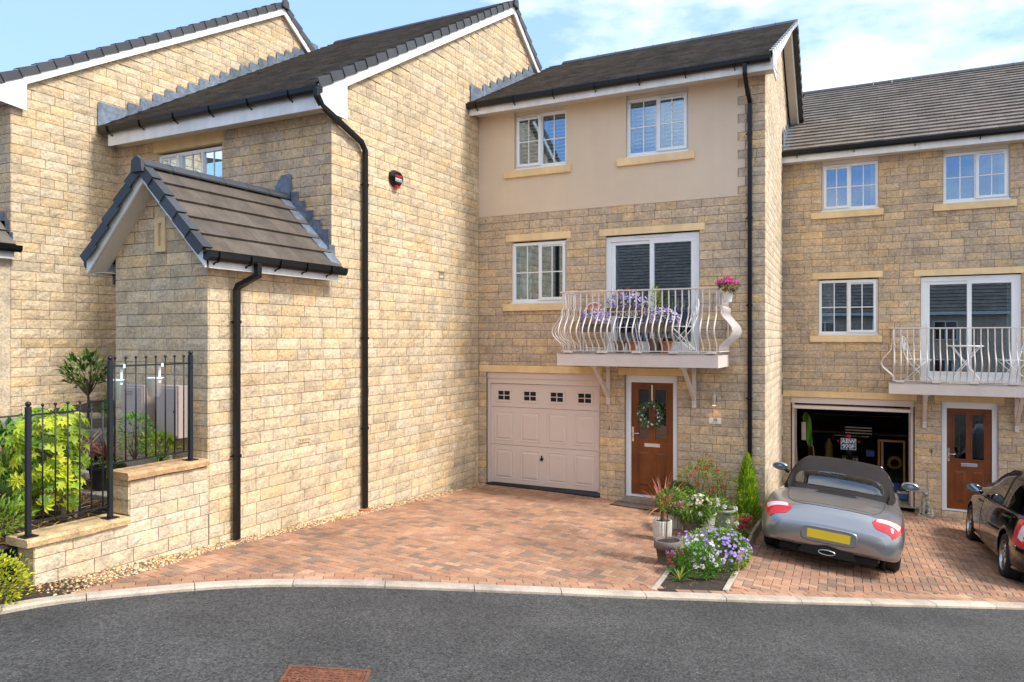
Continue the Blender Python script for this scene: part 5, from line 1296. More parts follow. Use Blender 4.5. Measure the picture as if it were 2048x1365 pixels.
# hood line of the soft top: shell with its own stations
def hsec(w0, w1, t, b): return [(0,t),(w1*.45,t-.006),(w1*.85,t-.028),(w1,t-.075),(w0*.5+w1*.5,(t+b)/2+.02),(w0*.97,b+.03),(w0,b-.02)]
hs = [(1.10, hsec(.68,.64,.875,.84)), (1.22, hsec(.72,.64,.945,.84)), (1.45, hsec(.75,.63,1.055,.84)), (1.72, hsec(.765,.62,1.155,.84)), (2.0, hsec(.77,.61,1.225,.84)), (2.35, hsec(.77,.59,1.25,.84)), (2.65, hsec(.76,.57,1.22,.84)), (2.85, hsec(.76,.56,1.17,.84))]
hood = Shell(hs)
mb = MB()
for sd_ in (1, -1):
    vs, fs = hood.patch(0, 4.0, .0, 5.999, sd_, 0, 32, 24); mb.add(vs, fs)
    vs, fs = hood.patch(4.0, 6.999, .0, 3.4, sd_, 0, 22, 14); mb.add(vs, fs)
ho = car.part(mb, 'soft_top', 'soft_top')
car.grid(hood.patch(.85, 2.45, -2.35, 2.35, 1, .007, 14, 26, lambda a, b: superell(a, b, 3)), 'rear_window', 'car_glass', ho)
car.grid(hood.patch(.79, 2.51, -2.43, 2.43, 1, .004, 14, 26, lambda a, b: superell(a, b, 3)), 'window_seal', 'ink', ho)
for sd_ in (1, -1): car.grid(hood.patch(4.05, 6.9, 3.42, 5.6, sd_, .0, 12, 8), 'side_window', 'car_glass')
mb = MB(); v = [(-.53,2.86,1.16),(.53,2.86,1.16),(.72,3.32,.84),(-.72,3.32,.84)]; mb.add(v, [(0,1,2,3)]); car.part(mb, 'windscreen', 'car_glass')
for sd_ in (1, -1):
    mb = MB(); mb.tube([(sd_*.53,2.84,1.165),(sd_*.74,3.36,.84)], .022, 6); car.part(mb, 'screen_pillar', 'car_silver')
mb = MB(); mb.box(-.70,.70,1.9,2.9,.55,.80); mb.box(-.55,-.12,2.0,2.15,.8,1.08); mb.box(.12,.55,2.0,2.15,.8,1.08); mb.ball((-.33,2.08,1.10),.1,10,6); mb.ball((.33,2.08,1.10),.1,10,6); car.part(mb, 'seat', 'dark')
# roll bars seen through the window
# panel gaps of the engine lid
mb = MB(); body.line([(6.9,2.15),(5.6,2.25),(4.6,2.28),(3.6,2.12),(2.9,1.85),(2.52,1.4),(2.40,.6),(2.38,0.02)], .0045, .0, 1, mb); body.line([(6.9,2.15),(5.6,2.25),(4.6,2.28),(3.6,2.12),(2.9,1.85),(2.52,1.4),(2.40,.6),(2.38,0.02)], .0045, .0, -1, mb)
car.part(mb, 'lid_gap', 'ink')
mb = MB(); body.line([(3.0,.02),(3.02,1.0),(3.12,1.9)], .003, .0, 1, mb); body.line([(3.0,.02),(3.02,1.0),(3.12,1.9)], .003, .0, -1, mb); car.part(mb, 'spoiler_gap', 'ink')
car.grid(body.patch(5.15, 5.95, -.88, .88, 1, .006, 6, 14, lambda a, b: (a, .5+(b-.5)*(1-.22*a))), 'lid_vent', 'ink')
mb = MB()
for k in range(10):
    vs, fs = body.patch(5.55+.03*k, 5.565+.03*k, -.72, .72, 1, .011, 1, 8); mb.add(vs, fs)
car.part(mb, 'vent_slats', 'ink')
car.grid(body.patch(5.42, 5.50, -.78, .78, 1, .012, 1, 10), 'vent_lip', 'ink')
car.grid(body.patch(6.35, 6.42, -.32, .32, 1, .012, 1, 8), 'brake_light', 'lens_clear')
# tail lamps wrapped round the corners
def lampshape(a, b):   # a: along u (rear to front), b: outwards
    return (a, b)
for sd_ in (1, -1):
    def S_(a, b):
        lo = .02+.10*(1-b)+.05*b*b; hi = .62+.42*b**.8; hi -= .0
        e = min(1, (b*6)**.6 if b < .166 else 1)
        md = (lo+hi)/2; return (md+(a-.5)*(hi-lo)*e, b)
    car.grid(body.patch(.75, 3.3, 1.95, 4.2, sd_, .006, 12, 16, S_), 'tail_lamp', 'lens_red')
    def S2(a, b): 
        q = S_(.54+.38*a, .10+.72*b); return q
    car.grid(body.patch(.75, 3.3, 1.95, 4.2, sd_, .009, 6, 12, S2), 'reversing_lens', 'lens_clear')
# number plate in its recess
mb = MB(); n = 28
for rr, yy, mm in ((1, -.012, 0),):
    v = [(.345*(abs(cos(a))**.35)*(1 if cos(a) > 0 else -1), -.004, .455+.105*(abs(sin(a))**.45)*(1 if sin(a) > 0 else -1)) for a in [2*pi*k/n for k in range(n)]]
    v2 = [(x*.955, -.012, .455+(z-.455)*.90) for x, _, z in v]
    mb.add([(x, .03, z) for x, _, z in v]+v+v2, [(k,(k+1)%n,(k+1)%n+n,k+n) for k in range(n)]+[(n+k,n+(k+1)%n,2*n+(k+1)%n,2*n+k) for k in range(n)])
car.part(mb, 'plate_surround', 'car_silver')
mb = MB(); mb.add([(x, -.006, z) for x, _, z in v2], [tuple(range(n))[::-1]]); car.part(mb, 'plate_recess', 'car_silver')
mb = MB(); mb.box(-.26, .26, -.016, -.0065, .40, .51); o = car.part(mb, 'number_plate', 'plate', smooth=False)
# lower valance with oval exhaust
mb = MB(); v = []; n = 16
for k in range(n+1):
    t = -1+2*k/n; hh = .295+.035*max(0, 1-abs(t)*1.5); v += [(t*.30,-.008+.03*abs(t)**2,hh), (t*.36,.01+.05*abs(t)**2,.18)]
mb.add(v, [(2*k,2*k+2,2*k+3,2*k+1) for k in range(n)]); car.part(mb, 'valance', 'dark')
mb = MB(); 
def ovl(a, b, y): return [(a*cos(2*pi*k/24), y, .245+b*sin(2*pi*k/24)) for k in range(24)]
r1, r2, r3, r4 = ovl(.105,.034,-.05), ovl(.097,.027,-.05), ovl(.094,.025,.04), ovl(.105,.034,.06)
mb.add(r4+r1+r2+r3, [(q*24+k, q*24+(k+1)%24, q*24+24+(k+1)%24, q*24+24+k) for q in range(3) for k in range(24)]); car.part(mb, 'exhaust', 'steel')
mb = MB(); mb.add(ovl(.096,.026,-.01), [tuple(range(24))]); car.part(mb, 'exhaust_bore', 'dark')
mb = MB(); mb.box(-.6,.6,.16,.5,.15,.26); car.part(mb, 'under_tray', 'dark')
for sd_ in (1, -1):
    mr = thingless('door_mirror', RC, (0,0,0)); mr.matrix_parent_inverse = Matrix.Identity(4)
    mb = MB(); mb.ball((sd_*.965,2.66,.955), .13, 16, 10, sq=(1,.45,.52)); car.part(mb, 'mirror_shell', 'car_silver', parent=mr)
    mb = MB(); mb.tube([(sd_*.83,2.72,.87),(sd_*.90,2.68,.92)], .03, 8); car.part(mb, 'mirror_arm', 'ink', parent=mr)
    mb = MB(); mb.add([(sd_*.965+.108*cos(a),2.606,.955+.052*sin(a)) for a in [2*pi*k/20 for k in range(20)]], [tuple(range(20))]); car.part(mb, 'mirror_glass', 'mirror_glass', parent=mr)
mb = MB(); body.line([(7.2,2.6),(7.3,4),(7.4,6),(7.6,7)], .004, 0, -1, mb); body.line([(7.2,2.6),(7.3,4),(7.4,6),(7.6,7)], .004, 0, 1, mb); car.part(mb, 'door_gap', 'ink')

# ---------- black hatchback
HK = thing('parked_car', 'glossy black five-door hatchback cut by the right edge of the picture', 'car')
car = Car(HK, 2.31, 11.98, radians(4), 'car_black')
def s2(w, t, bl, bz, mid=.62, tw=.62):
    return [(0,t),(w*.40,t-.006),(w*.72,t-.02),(w*.90,bl),(w*.965,bl-.06),(w,mid),(w*.99,mid-.22),(w*.955,bz+.06),(w*.86,bz),(0,bz)]
st = [(0,[(0,.80),(.25,.795),(.45,.78),(.58,.75),(.66,.70),(.70,.58),(.68,.42),(.62,.34),(.5,.32),(0,.31)]),
      (.07,[(0,.90),(.30,.895),(.52,.88),(.70,.84),(.77,.76),(.80,.60),(.78,.40),(.72,.28),(.6,.26),(0,.25)]),
      (.25, s2(.85,.985,.95,.22,.62)), (.6, s2(.872,1.00,.965,.2)), (1.2, s2(.875,1.0,.955,.2)), (2.0, s2(.872,.99,.93,.19)), (2.8, s2(.872,.97,.90,.19)), (3.2, s2(.872,.93,.87,.19)), (3.6, s2(.865,.86,.82,.2)), (3.95, s2(.82,.77,.74,.21,.52)), (4.15, s2(.72,.66,.63,.24,.46)), (4.23, s2(.55,.56,.53,.28,.42))]
body = Shell(st); mb = MB(); body.mesh(mb, 6, 5); bo = car.part(mb, 'body', 'car_black'); cuts = []
for yy in (.78, 3.44):
    for sd_ in (1, -1):
        c = MB(); c.tube([(sd_*.62,yy,.325),(sd_*1.1,yy,.325)], .365, 40); q = c.build('cut', 'dark', fixn=True); q.parent = HK; cuts.append(q)
boolean_cut(bo, cuts)
for yy in (.78, 3.44):
    for sd_ in (1, -1):
        c = MB(); c.tube([(sd_*.615,yy,.325),(sd_*.66,yy,.325)], .37, 24); car.part(c, 'arch_liner', 'dark')
        wheel(HK, sd_, sd_*.862, yy, .315, .315, .22, 5, None)
def g2(w0, w1, t, b):
    t = b+(t-b)*1.17 if t > b+.1 else t
    return [(0,t),(w1*.5,t-.008),(w1*.86,t-.03),(w1,t-.085),(w0*.35+w1*.65,(t+b)/2+.09),(w0*.75+w1*.25,b+.10),(w0,b-.03)]
hs = [(.12,g2(.70,.60,1.0,.96)),(.30,g2(.76,.58,1.16,.96)),(.55,g2(.79,.57,1.33,.955)),(.95,g2(.80,.575,1.41,.95)),(1.5,g2(.80,.58,1.43,.94)),(2.1,g2(.80,.575,1.41,.92)),(2.5,g2(.80,.56,1.34,.91)),(2.85,g2(.80,.56,1.18,.90)),(3.25,g2(.79,.62,.95,.88))]
gh = Shell(hs); mb = MB()
for sd_ in (1, -1): vs, fs = gh.patch(0, 7.999, 0, 5.999, sd_, 0, 48, 26); mb.add(vs, fs)
co = car.part(mb, 'cabin', 'car_black')
for sd_ in (1, -1):
    def F1(a, b): return (a, b*(1-.0*a)+(1-b)*.0)
    car.grid(gh.patch(4.15, 6.95, 3.35, 5.75, sd_, .006, 14, 8, lambda a, b: (a*(1-.55*(1-b)*1.0) , b)), 'side_window', 'car_glass', co)
    car.grid(gh.patch(1.75, 3.95, 3.35, 5.70, sd_, .006, 12, 8, lambda a, b: (.34*(1-b)**1.5*(1-a)+.18*b*(1-a)+a, b)), 'side_window', 'car_glass', co)
    car.grid(gh.patch(1.70, 7.0, 3.28, 5.85, sd_, .003, 24, 8, lambda a, b: (.06+.30*(1-b)**1.5*(1-a)+a*(1-.30*(1-b))*(1-.06) , b)), 'window_surround', 'dark', co)
    mb = MB(); gh.line([(1.9,5.85),(3,5.85),(5,5.85),(6.95,5.85)], .007, .004, sd_, mb); car.part(mb, 'window_trim', 'ink', parent=co)
    mb = MB(); body.line([(3.0,3.1),(2.95,4.5),(2.9,6.5)], .004, 0, sd_, mb); body.line([(5.6,3.1),(5.6,5),(5.6,8)], .004, 0, sd_, mb); body.line([(7.9,3.4),(7.7,5),(7.7,7)], .004, 0, sd_, mb); car.part(mb, 'door_gap', 'ink')
    for uu in (3.45, 5.85): 
        p = body.at(uu, 4.15, sd_); mb = MB(); mb.tube([p+Vector((0,-.09,0)), p+Vector((sd_*.028,-.07,0)), p+Vector((sd_*.028,.07,0)), p+Vector((0,.09,0))], .013, 8); car.part(mb, 'door_handle', 'car_black')
    def T_(a, b):
        lo, hi = .05+.1*(1-b), .72+.28*b; e = min(1, (b*5)**.6 if b < .2 else 1); md = (lo+hi)/2; return (md+(a-.5)*(hi-lo)*e, b)
    car.grid(body.patch(.35, 2.35, 2.9, 5.15, sd_, .007, 12, 14, T_), 'tail_lamp', 'lens_red')
    car.grid(body.patch(.35, 2.35, 2.9, 5.15, sd_, .010, 6, 10, lambda a, b: T_(.30+.34*a, .25+.55*b)), 'reversing_lens', 'lens_clear')
    mr = thingless('door_mirror', HK, (0,0,0)); mr.matrix_parent_inverse = Matrix.Identity(4)
    mb = MB(); mb.ball((sd_*.965,2.78,1.0), .125, 16, 10, sq=(1,.5,.62)); car.part(mb, 'mirror_shell', 'car_black', parent=mr)
    mb = MB(); mb.tube([(sd_*.82,2.80,.93),(sd_*.90,2.79,.97)], .03, 8); car.part(mb, 'mirror_arm', 'car_black', parent=mr)
    mb = MB(); mb.add([(sd_*.968+.105*cos(a),2.716,1.0+.062*sin(a)) for a in [2*pi*k/20 for k in range(20)]], [tuple(range(20))]); car.part(mb, 'mirror_glass', 'mirror_glass', parent=mr)
car.grid(gh.patch(.12, 1.9, -2.8, 2.8, 1, .006, 12, 22, lambda a, b: superell(a, b, 5)), 'rear_window', 'car_glass', co)
mb = MB(); vs, fs = gh.patch(1.95, 2.3, -2.9, 2.9, 1, .02, 3, 16); mb.add(vs, fs); car.part(mb, 'roof_spoiler', 'car_black')
mb = MB(); mb.box(-.26,.26,-.014,-.002,.62,.73); car.part(mb, 'number_plate', 'plate', smooth=False)
mb = MB(); mb.box(-.62,.62,.03,.3,.2,.33); car.part(mb, 'under_tray', 'dark')
mb = MB(); mb.box(-.65,.65,.8,3.0,.5,.9); car.part(mb, 'interior', 'dark')

# ------------------------------------------------------------------ fittings on the walls
AL = thing('alarm_box', 'black shield-shaped burglar alarm box with red base on the golden side wall', 'alarm box', (XA, 10.05, 5.6))
pa = sidewall(XA, 10.06)
def shield(k, h): return [pa.p(a*k, h, 5.605+b*k) for a, b in ((-.145,.085),(-.165,.03),(-.135,-.05),(-.07,-.125),(.07,-.125),(.135,-.05),(.165,.03),(.145,.085),(.075,.135),(-.075,.135))]
mb = MB(); A_, B_, C_ = shield(1, .004), shield(1, .055), shield(.80, .095); n = 10
mb.add(A_+B_+C_, [(k,(k+1)%n,(k+1)%n+n,k+n) for k in range(n)]+[(n+k,n+(k+1)%n,2*n+(k+1)%n,2*n+k) for k in range(n)]+[tuple(range(2*n,3*n))]); mb.build('case', 'black_plastic', AL, fixn=True)
mb = MB(); mb.prism([pa.p(a, .030, 5.605+b) for a, b in ((-.065,-.115),(.065,-.115),(.04,-.148),(-.04,-.148))], Vector(pa.p(0,.065,0))-Vector(pa.p(0,0,0))); mb.build('strobe_lens', 'red_plastic', AL, fixn=True)
TM = lambda pl, s_, h, z: Matrix(((pl.u[0],0,pl.n[0],0),(pl.u[1],0,pl.n[1],0),(0,1,0,0),(0,0,0,1))) if False else None
def txm(pl, s_, h, z):
    m = Matrix(((pl.u[0],0,pl.n[0],0),(pl.u[1],0,pl.n[1],0),(0,1,0,0),(0,0,0,1))); m.translation = Vector(pl.p(s_, h, z)); return m
text('lettering', 'moore', .066, 'ink_red', AL, txm(pa, 0, .0965, 5.650), bold=.001); text('lettering', 'secure', .066, 'ink_white', AL, txm(pa, 0, .0965, 5.602), bold=.001); pbuild(pa, [(-.085+.035*k,-.058+.035*k,.0965,.0975,5.560,5.569) for k in range(5)], 'small_print', 'ink_white', AL)
WV = thing('wall_vent', 'small terracotta-grey vent grille on the upper side wall', 'vent', (XA, 11.5, 4.15)); pv2 = sidewall(XA, 11.5)
pbuild(pv2, [(-.09,.09,.005,.02,4.08,4.10),(-.09,.09,.005,.02,4.20,4.22),(-.09,-.07,.005,.019,4.10,4.20),(.07,.09,.005,.019,4.10,4.20)], 'vent_frame', 'concrete', WV)
pbuild(pv2, [(-.07,.07,.005,.012,4.103+.018*k,4.111+.018*k) for k in range(6)], 'vent_louvres', 'pot_taupe', WV)
AB = thing('air_brick', 'pale air brick low in the long side wall', 'vent', (XA, 8.35, 1.6)); pbuild(sidewall(XA, 7.95), [(-.11,.11,.012,.026,1.56,1.625)], 'grille', 'cast_stone', AB); pbuild(sidewall(XA, 7.95), [(-.095+.03*k,-.08+.03*k,.0262,.028,1.572,1.613) for k in range(7)], 'slot', 'pot_taupe', AB)
WL = thing('wall_lamp', 'steel cylinder up-and-down wall lamp right of the brown front door', 'wall lamp', (-2.662, 12.88, 1.97))
mb = MB(); mb.tube([(-2.662,12.80,1.87),(-2.662,12.80,2.07)], .034, 18); mb.build('lamp_body', 'steel', WL, smooth=False); mb = MB(); mb.box(-2.69,-2.634,12.835,12.886,1.92,2.02); mb.build('bracket', 'steel', WL)
mb = MB(); mb.tube([(-2.662,12.80,1.862),(-2.662,12.80,1.869)], .026, 14); mb.build('bulb', 'lamp_glow', WL)
ld = bpy.data.lights.new('lamp_light', 'SPOT'); ld.energy = .7; ld.color = (1,.55,.28); ld.spot_size = radians(80); ld.spot_blend = .6; ld.shadow_soft_size = .02
lo_ = bpy.data.objects.new('lamp_light', ld); col.objects.link(lo_); lo_.parent = WL; lo_.matrix_parent_inverse = parent_inv(WL); lo_.location = (-2.662,12.79,1.855); lo_.rotation_euler = (radians(18),0,0)
ld2 = ld.copy(); ld2.energy = .2; l2 = bpy.data.objects.new('lamp_light', ld2); col.objects.link(l2); l2.parent = WL; l2.matrix_parent_inverse = parent_inv(WL); l2.location = (-2.662,12.79,2.085); l2.rotation_euler = (radians(180-18),0,0)
HN = thing('house_number', 'white oval-cornered plaque reading 38 under the wall lamp', 'house number', (-2.66, 12.88, 1.6)); pn = facade(12.885, -2.66)
mb = MB(); v = []
for cx, cz_ in ((.085,.032),(-.085,.032),(-.085,-.032),(.085,-.032)):
    k0 = {(.085,.032):0,(-.085,.032):1,(-.085,-.032):2,(.085,-.032):3}[(cx,cz_)]
    for q in range(5): a = pi/2*(k0+q/4); v.append(pn.p(cx+.02*cos(a), 0, 1.60+cz_+.02*sin(a)))
mb.prism(v, Vector(pn.p(0,.012,0))-Vector(pn.p(0,0,0))); mb.build('plaque', 'cream', HN, fixn=True)
text('lettering', '38', .075, 'ink', HN, txm(pn, 0, .0125, 1.612), bold=.0006); pbuild(pn, [(-.055+.022*k,-.038+.022*k,.0125,.0132,1.562,1.569) for k in range(5)], 'small_print', 'ink', HN)
CB = thing('door_chime_hook', 'small iron key hook on the stone left of the brown front door', 'hook', (-4.55, 12.88, 1.35)); mb = MB(); mb.tube([(-4.55,12.885,1.41),(-4.55,12.86,1.41),(-4.535,12.86,1.37),(-4.56,12.86,1.34)], .005, 5); mb.build('hook', 'ink', CB)
# wreath on number 38's door
WR = thing('door_wreath', 'round wreath of lavender, white and purple flowers hanging on the brown door', 'wreath', (-3.79, 12.93, 1.66))
wr = random.Random(4); fl = MB(); wc = Vector((-3.785, 12.945, 1.655)); Rw = .165
def leafq(mb, p, d, up, l, w_, t):
    d = d.normalized(); s_ = d.cross(up); 
    if s_.length < 1e-3: s_ = Vector((1,0,0))
    s_.normalize(); nn = s_.cross(d)
    mb.add([p, p+d*l*.45+s_*w_/2+nn*l*.05, p+d*l, p+d*l*.45-s_*w_/2+nn*l*.05], [(0,1,2,3)], t)
for i in range(620):
    a = wr.uniform(0, 2*pi); rr = Rw+wr.gauss(0,.035); p = wc+Vector((rr*cos(a), wr.uniform(-.05,.02), rr*sin(a)))
    d = Vector((cos(a+.7)*wr.uniform(.3,1), -wr.uniform(0,.6), sin(a+.7)*wr.uniform(.3,1)))
    t = wr.choice([(.9,.8,1.2),(.6,.7,.8),(.35,.6,.3),(1.6,.8,5.5),(1.8,1.3,5),(2.2,1.9,4.5),(.5,.8,.5)]); leafq(fl, p, d, Vector((0,1,0)), wr.uniform(.03,.08), .012, t)
fl.build('foliage', 'leaf', WR); pe = MB()
for i in range(34):
    a = wr.uniform(0, 2*pi); rr = Rw+wr.gauss(0,.03); p = wc+Vector((rr*cos(a), -.055, rr*sin(a))); pe.ball(p, wr.uniform(.010,.019), 6, 4, tint=(1,1,.95) if wr.random() < .62 else wr.choice([(.4,.12,.5),(.3,.25,.7),(.55,.2,.45)]))
pe.build('flowers', 'petal', WR); mb = MB(); mb.box(-3.797,-3.773,12.975,12.981,1.84,2.17); mb.build('ribbon', 'cream', WR)
# door mat and thresholds
DM = thing('door_mat', 'brown coir doormat in front of number 38 door', 'doormat', (-3.83, 12.55, gz(-3.8,12.5))); 
mb = MB(); m0 = [(-4.32,12.80),(-3.42,12.80),(-3.42,12.36),(-4.32,12.36)]; mb.add([(x,y,gz(x,y)+.0) for x,y in m0]+[(x,y,gz(x,y)+.014) for x,y in m0], [(4,5,6,7),(0,1,5,4),(1,2,6,5),(2,3,7,6),(3,0,4,7)]); mb.build('pile', 'mat_coir', DM)
mb = MB(); m1 = [(-4.35,12.82),(-3.39,12.82),(-3.39,12.33),(-4.35,12.33)]; mb.add([(x,y,gz(x,y)+.001) for x,y in m1]+[(x,y,gz(x,y)+.006) for x,y in m1], [(4,5,6,7),(0,1,5,4),(1,2,6,5),(2,3,7,6),(3,0,4,7)]); mb.build('rubber_edge', 'ink', DM)
mb = MB(); mb.box(-4.26,-3.31,12.82,12.99,gz(-3.8,12.9)-.05,.168); o = mb.build('door_step', 'concrete', HB)
TH = thing('threshold_strip', 'black rubber weather strip across the foot of the closed garage door', 'strip', (-5.9, 12.9, .1)); mb = MB(); v = [(-7.07,12.80),(-4.74,12.80),(-4.74,12.99),(-7.07,12.99)]; mb.add([(x,y,gz(x,y)) for x,y in v]+[(x,y,gz(x,y)+.028) for x,y in v], [(4,5,6,7),(0,1,5,4),(1,2,6,5),(2,3,7,6),(3,0,4,7)]); mb.build('strip', 'rubber', TH)
DC = thing('drain_collar', 'orange clay collar where the long black downpipe meets the ground', 'drain', (-7.19, 9.22, .36)); mb = MB(); mb.lathe([(.045,0),(.095,0),(.095,.022),(.055,.035),(.045,.03)], 20, (-7.19,9.215,gz(-7.2,9.2)+.002)); mb.build('collar', 'terracotta', DC, smooth=False)
# meter boxes
for k, (x0, x1, z0, z1, lab) in enumerate(((-8.61,-8.19,1.80,2.42,'left pinkish-beige meter box with a louvre slot, behind the upper railing'), (-7.99,-7.575,1.80,2.43,'right pinkish-beige meter box with a keyhole and a pipe below, behind the upper railing'))):
    B_ = tag(thing('meter_box', lab, 'meter box', ((x0+x1)/2, 6.3, z0), 'meter boxes on the porch wall'), lab, 'meter box', 'meter boxes on the porch wall')
    pbuild(plP, [(x0,x1,.012,.165,z0,z1)], 'case', 'meter', B_, bevel=.006); pbuild(plP, [(x0+.025,x1-.025,.1655,.178,z0+.03,z1-.03)], 'door', 'meter', B_, bevel=.005)
    if k == 0: pbuild(plP, [(x0+.07,x0+.22,.1785,.180,z1-.085-.02*j,z1-.079-.02*j) for j in range(3)], 'louvre', 'pot_taupe', B_)
    else:
        mb = MB(); mb.tube([plP.p(x1-.06,.178,2.12),plP.p(x1-.06,.183,2.12)], .016, 8); mb.build('lock', 'ink', B_); mb = MB(); mb.tube([plP.p(x0+.16,.08,1.80),plP.p(x0+.16,.08,1.10)], .028, 10); mb.build('pipe', 'meter', B_)
# buckets hung on the railing
for y, m, lab in ((5.27,'pale_blue','pale blue-green hanging flower pot on the railing, nearest the middle post'), (5.74,'white','cream hanging flower pot on the railing, in front of the right meter box')):
    K = thing('hanging_pot', lab, 'flower pot', (fx-.10, y, 2.36), 'pots hung on the railing')
    mb = MB(); mb.lathe([(.062,0),(.090,.20),(.100,.205),(.098,.215),(.085,.21),(.080,.16)], 20, (fx-.11,y,2.34)); mb.build('pot', m, K, smooth=True)
    mb = MB(); mb.box(fx-.030,fx-.024,y-.014,y+.014,2.50,2.715); mb.box(fx-.03,fx+.016,y-.014,y+.014,2.7155,2.721); mb.box(fx+.0165,fx+.021,y-.014,y+.014,2.68,2.7212); mb.build('hook', m, K)
# cat statue
CT = thing('cat_statue', 'weathered stone cat sitting on a plinth between the open garage and front door', 'statue', (.62, 16.95, gz(.6,17)))
bx_, by_, bz_ = .62, 16.96, gz(.6,16.96)
mb = MB(); mb.box(bx_-.15,bx_+.15,by_-.12,by_+.12,bz_-.01,bz_+.06); mb.build('plinth', 'statue', CT, bevel=.01)
ct = MB(); B0 = Vector((bx_, by_, bz_))
def cb(p, r_, sq=(1,1,1)): ct.ball(B0+Vector(p), r_, 14, 9, sq=sq)
cb((0,.04,.15), .105, (1,.95,1)); cb((0,.015,.25), .088, (1,.9,1.1)); cb((0,-.015,.34), .070, (1,.9,1.1)); cb((0,-.02,.42), .050)
cb((0,-.045,.475), .062, (1.05,.95,.9)); cb((0,-.095,.462), .030, (1.1,1,.8)); cb((.085,.02,.12), .06, (.8,1.2,1)); cb((-.085,.02,.12), .06, (.8,1.2,1))
for q in (-1, 1):
    ct.tube([B0+Vector((q*.034,-.045,.52)), B0+Vector((q*.046,-.04,.575))], [.024,.004], 6); ct.tube([B0+Vector((q*.042,-.05,.30)), B0+Vector((q*.045,-.075,.16)), B0+Vector((q*.045,-.08,.07))], [.036,.028,.026], 8)
    cb((q*.045,-.10,.075), .030, (1,1.3,.6)); cb((q*.10,-.06,.075), .030, (1,1.5,.6))
ct.tube([B0+Vector(p) for p in ((.02,.12,.075),(.10,.10,.07),(.135,.02,.07),(.12,-.05,.07))], .02, 6)
oc = bpy.data.objects.new('cat_body', ct.mesh('cat_body', 'statue')); col.objects.link(oc); rm = oc.modifiers.new('r', 'REMESH'); rm.mode = 'VOXEL'; rm.voxel_size = .009; sm = oc.modifiers.new('s', 'SMOOTH'); sm.iterations = 4
dg = bpy.context.evaluated_depsgraph_get(); dg.update(); me = bpy.data.meshes.new_from_object(oc.evaluated_get(dg)); bpy.data.objects.remove(oc); me.materials.clear(); me.materials.append(MATS['statue']); oc = inst(me, 'cat_body', CT, Matrix.Identity(4))
for p in me.polygons: p.use_smooth = True

# ------------------------------------------------------------------ things inside the open garage
gY = 17.25
WB = thing('workbench', 'wooden workbench across the back of the open garage', 'workbench', (-.8, 21.6, gf)); mb = MB(); mb.box(-2.0,.45,21.2,22.2,gf+.95,gf+1.0); mb.build('top', 'wood', WB)
for xx in (-1.95, -.8, .38): mb = MB(); mb.box(xx,xx+.07,21.25,21.32,gf,gf+.949); mb.build('leg', 'wood', WB)
mb = MB(); mb.box(-1.9,.3,22.0,22.3,gf+1.35,gf+1.38); mb.build('shelf', 'wood', WB)
TCB = thing('tool_chest', 'dark tool chest with three pale drawer edges under the bench in the open garage', 'tool chest', (-.72, 20.9, gf)); mb = MB(); mb.box(-1.05,-.40,20.7,21.15,gf+.3,gf+1.28); mb.build('case', 'dark', TCB)
for k in range(3): mb = MB(); mb.box(-1.03,-.42,20.675,20.699,gf+1.03+.07*k,gf+1.055+.07*k); mb.build('drawer_edge', 'steel', TCB)
JK = thing('hi_vis_jacket', 'yellow-green high-visibility jacket hanging inside the left of the garage', 'jacket', (-1.72, 18.0, .9)); mb = MB(); v = []; f = []
for j in range(9):
    z = 1.35-.095*j; w_ = (.05,.16,.17,.15,.14,.13,.14,.12,.09)[j]
    for i in range(7): t = -1+i/3; v.append((-1.70+t*w_*.5+.03*j*.4, 18.0+.05*cos(t*3+j), z-.02*abs(t)))
for j in range(8):
    for i in range(6): a = j*7+i; f.append((a,a+1,a+8,a+7))
mb.add(v, f); mb.add([(x+.0,y-.04,z) for x,y,z in v], f); mb.build('shell', 'hi_vis', JK); mb = MB(); mb.box(-1.79,-1.70,17.92,17.94,.72,1.12); mb.build('reflective_band', 'steel', JK)
for k, (x, y, z1_, lab) in enumerate(((-1.88,17.7,.62,'leaning timber handle by the left jamb of the open garage'), (-1.58,18.3,.55,'leaning timber handle under the high-visibility jacket'))):
    T_ = thing('garden_tool', lab, 'garden tool', (x,y,gf)); mb = MB(); mb.tube([(x+.08,y-.1,gf+.002),(x,y,z1_)], .017, 6); mb.build('shaft', 'wood', T_)
YC = thing('yellow_canister', 'upright yellow canister on the left of the garage floor', 'canister', (-1.28,19.5,gf)); mb = MB(); mb.lathe([(.09,0),(.09,.75),(.05,.83),(.03,.9)], 16, (-1.33,19.5,gf+.12)); mb.build('canister', 'yellow', YC, smooth=False)
RK = thing('timber_rack', 'pale timber frame standing on the right inside the garage', 'rack', (.1,18.4,gf))
for x in (-.26, -.19): mb = MB(); mb.box(x,x+.045,18.4+abs(x+.19)*3,18.45+abs(x+.19)*3,gf+(.35 if x < -.2 else .1),gf+1.15); mb.build('post', 'wood', RK)
mb = MB(); mb.box(-.26,.28,18.38,18.46,gf+1.151,gf+1.19); mb.build('top_rail', 'wood', RK); mb = MB(); mb.box(.24,.28,18.4,18.45,gf+.1,gf+1.15); mb.build('post', 'wood', RK)
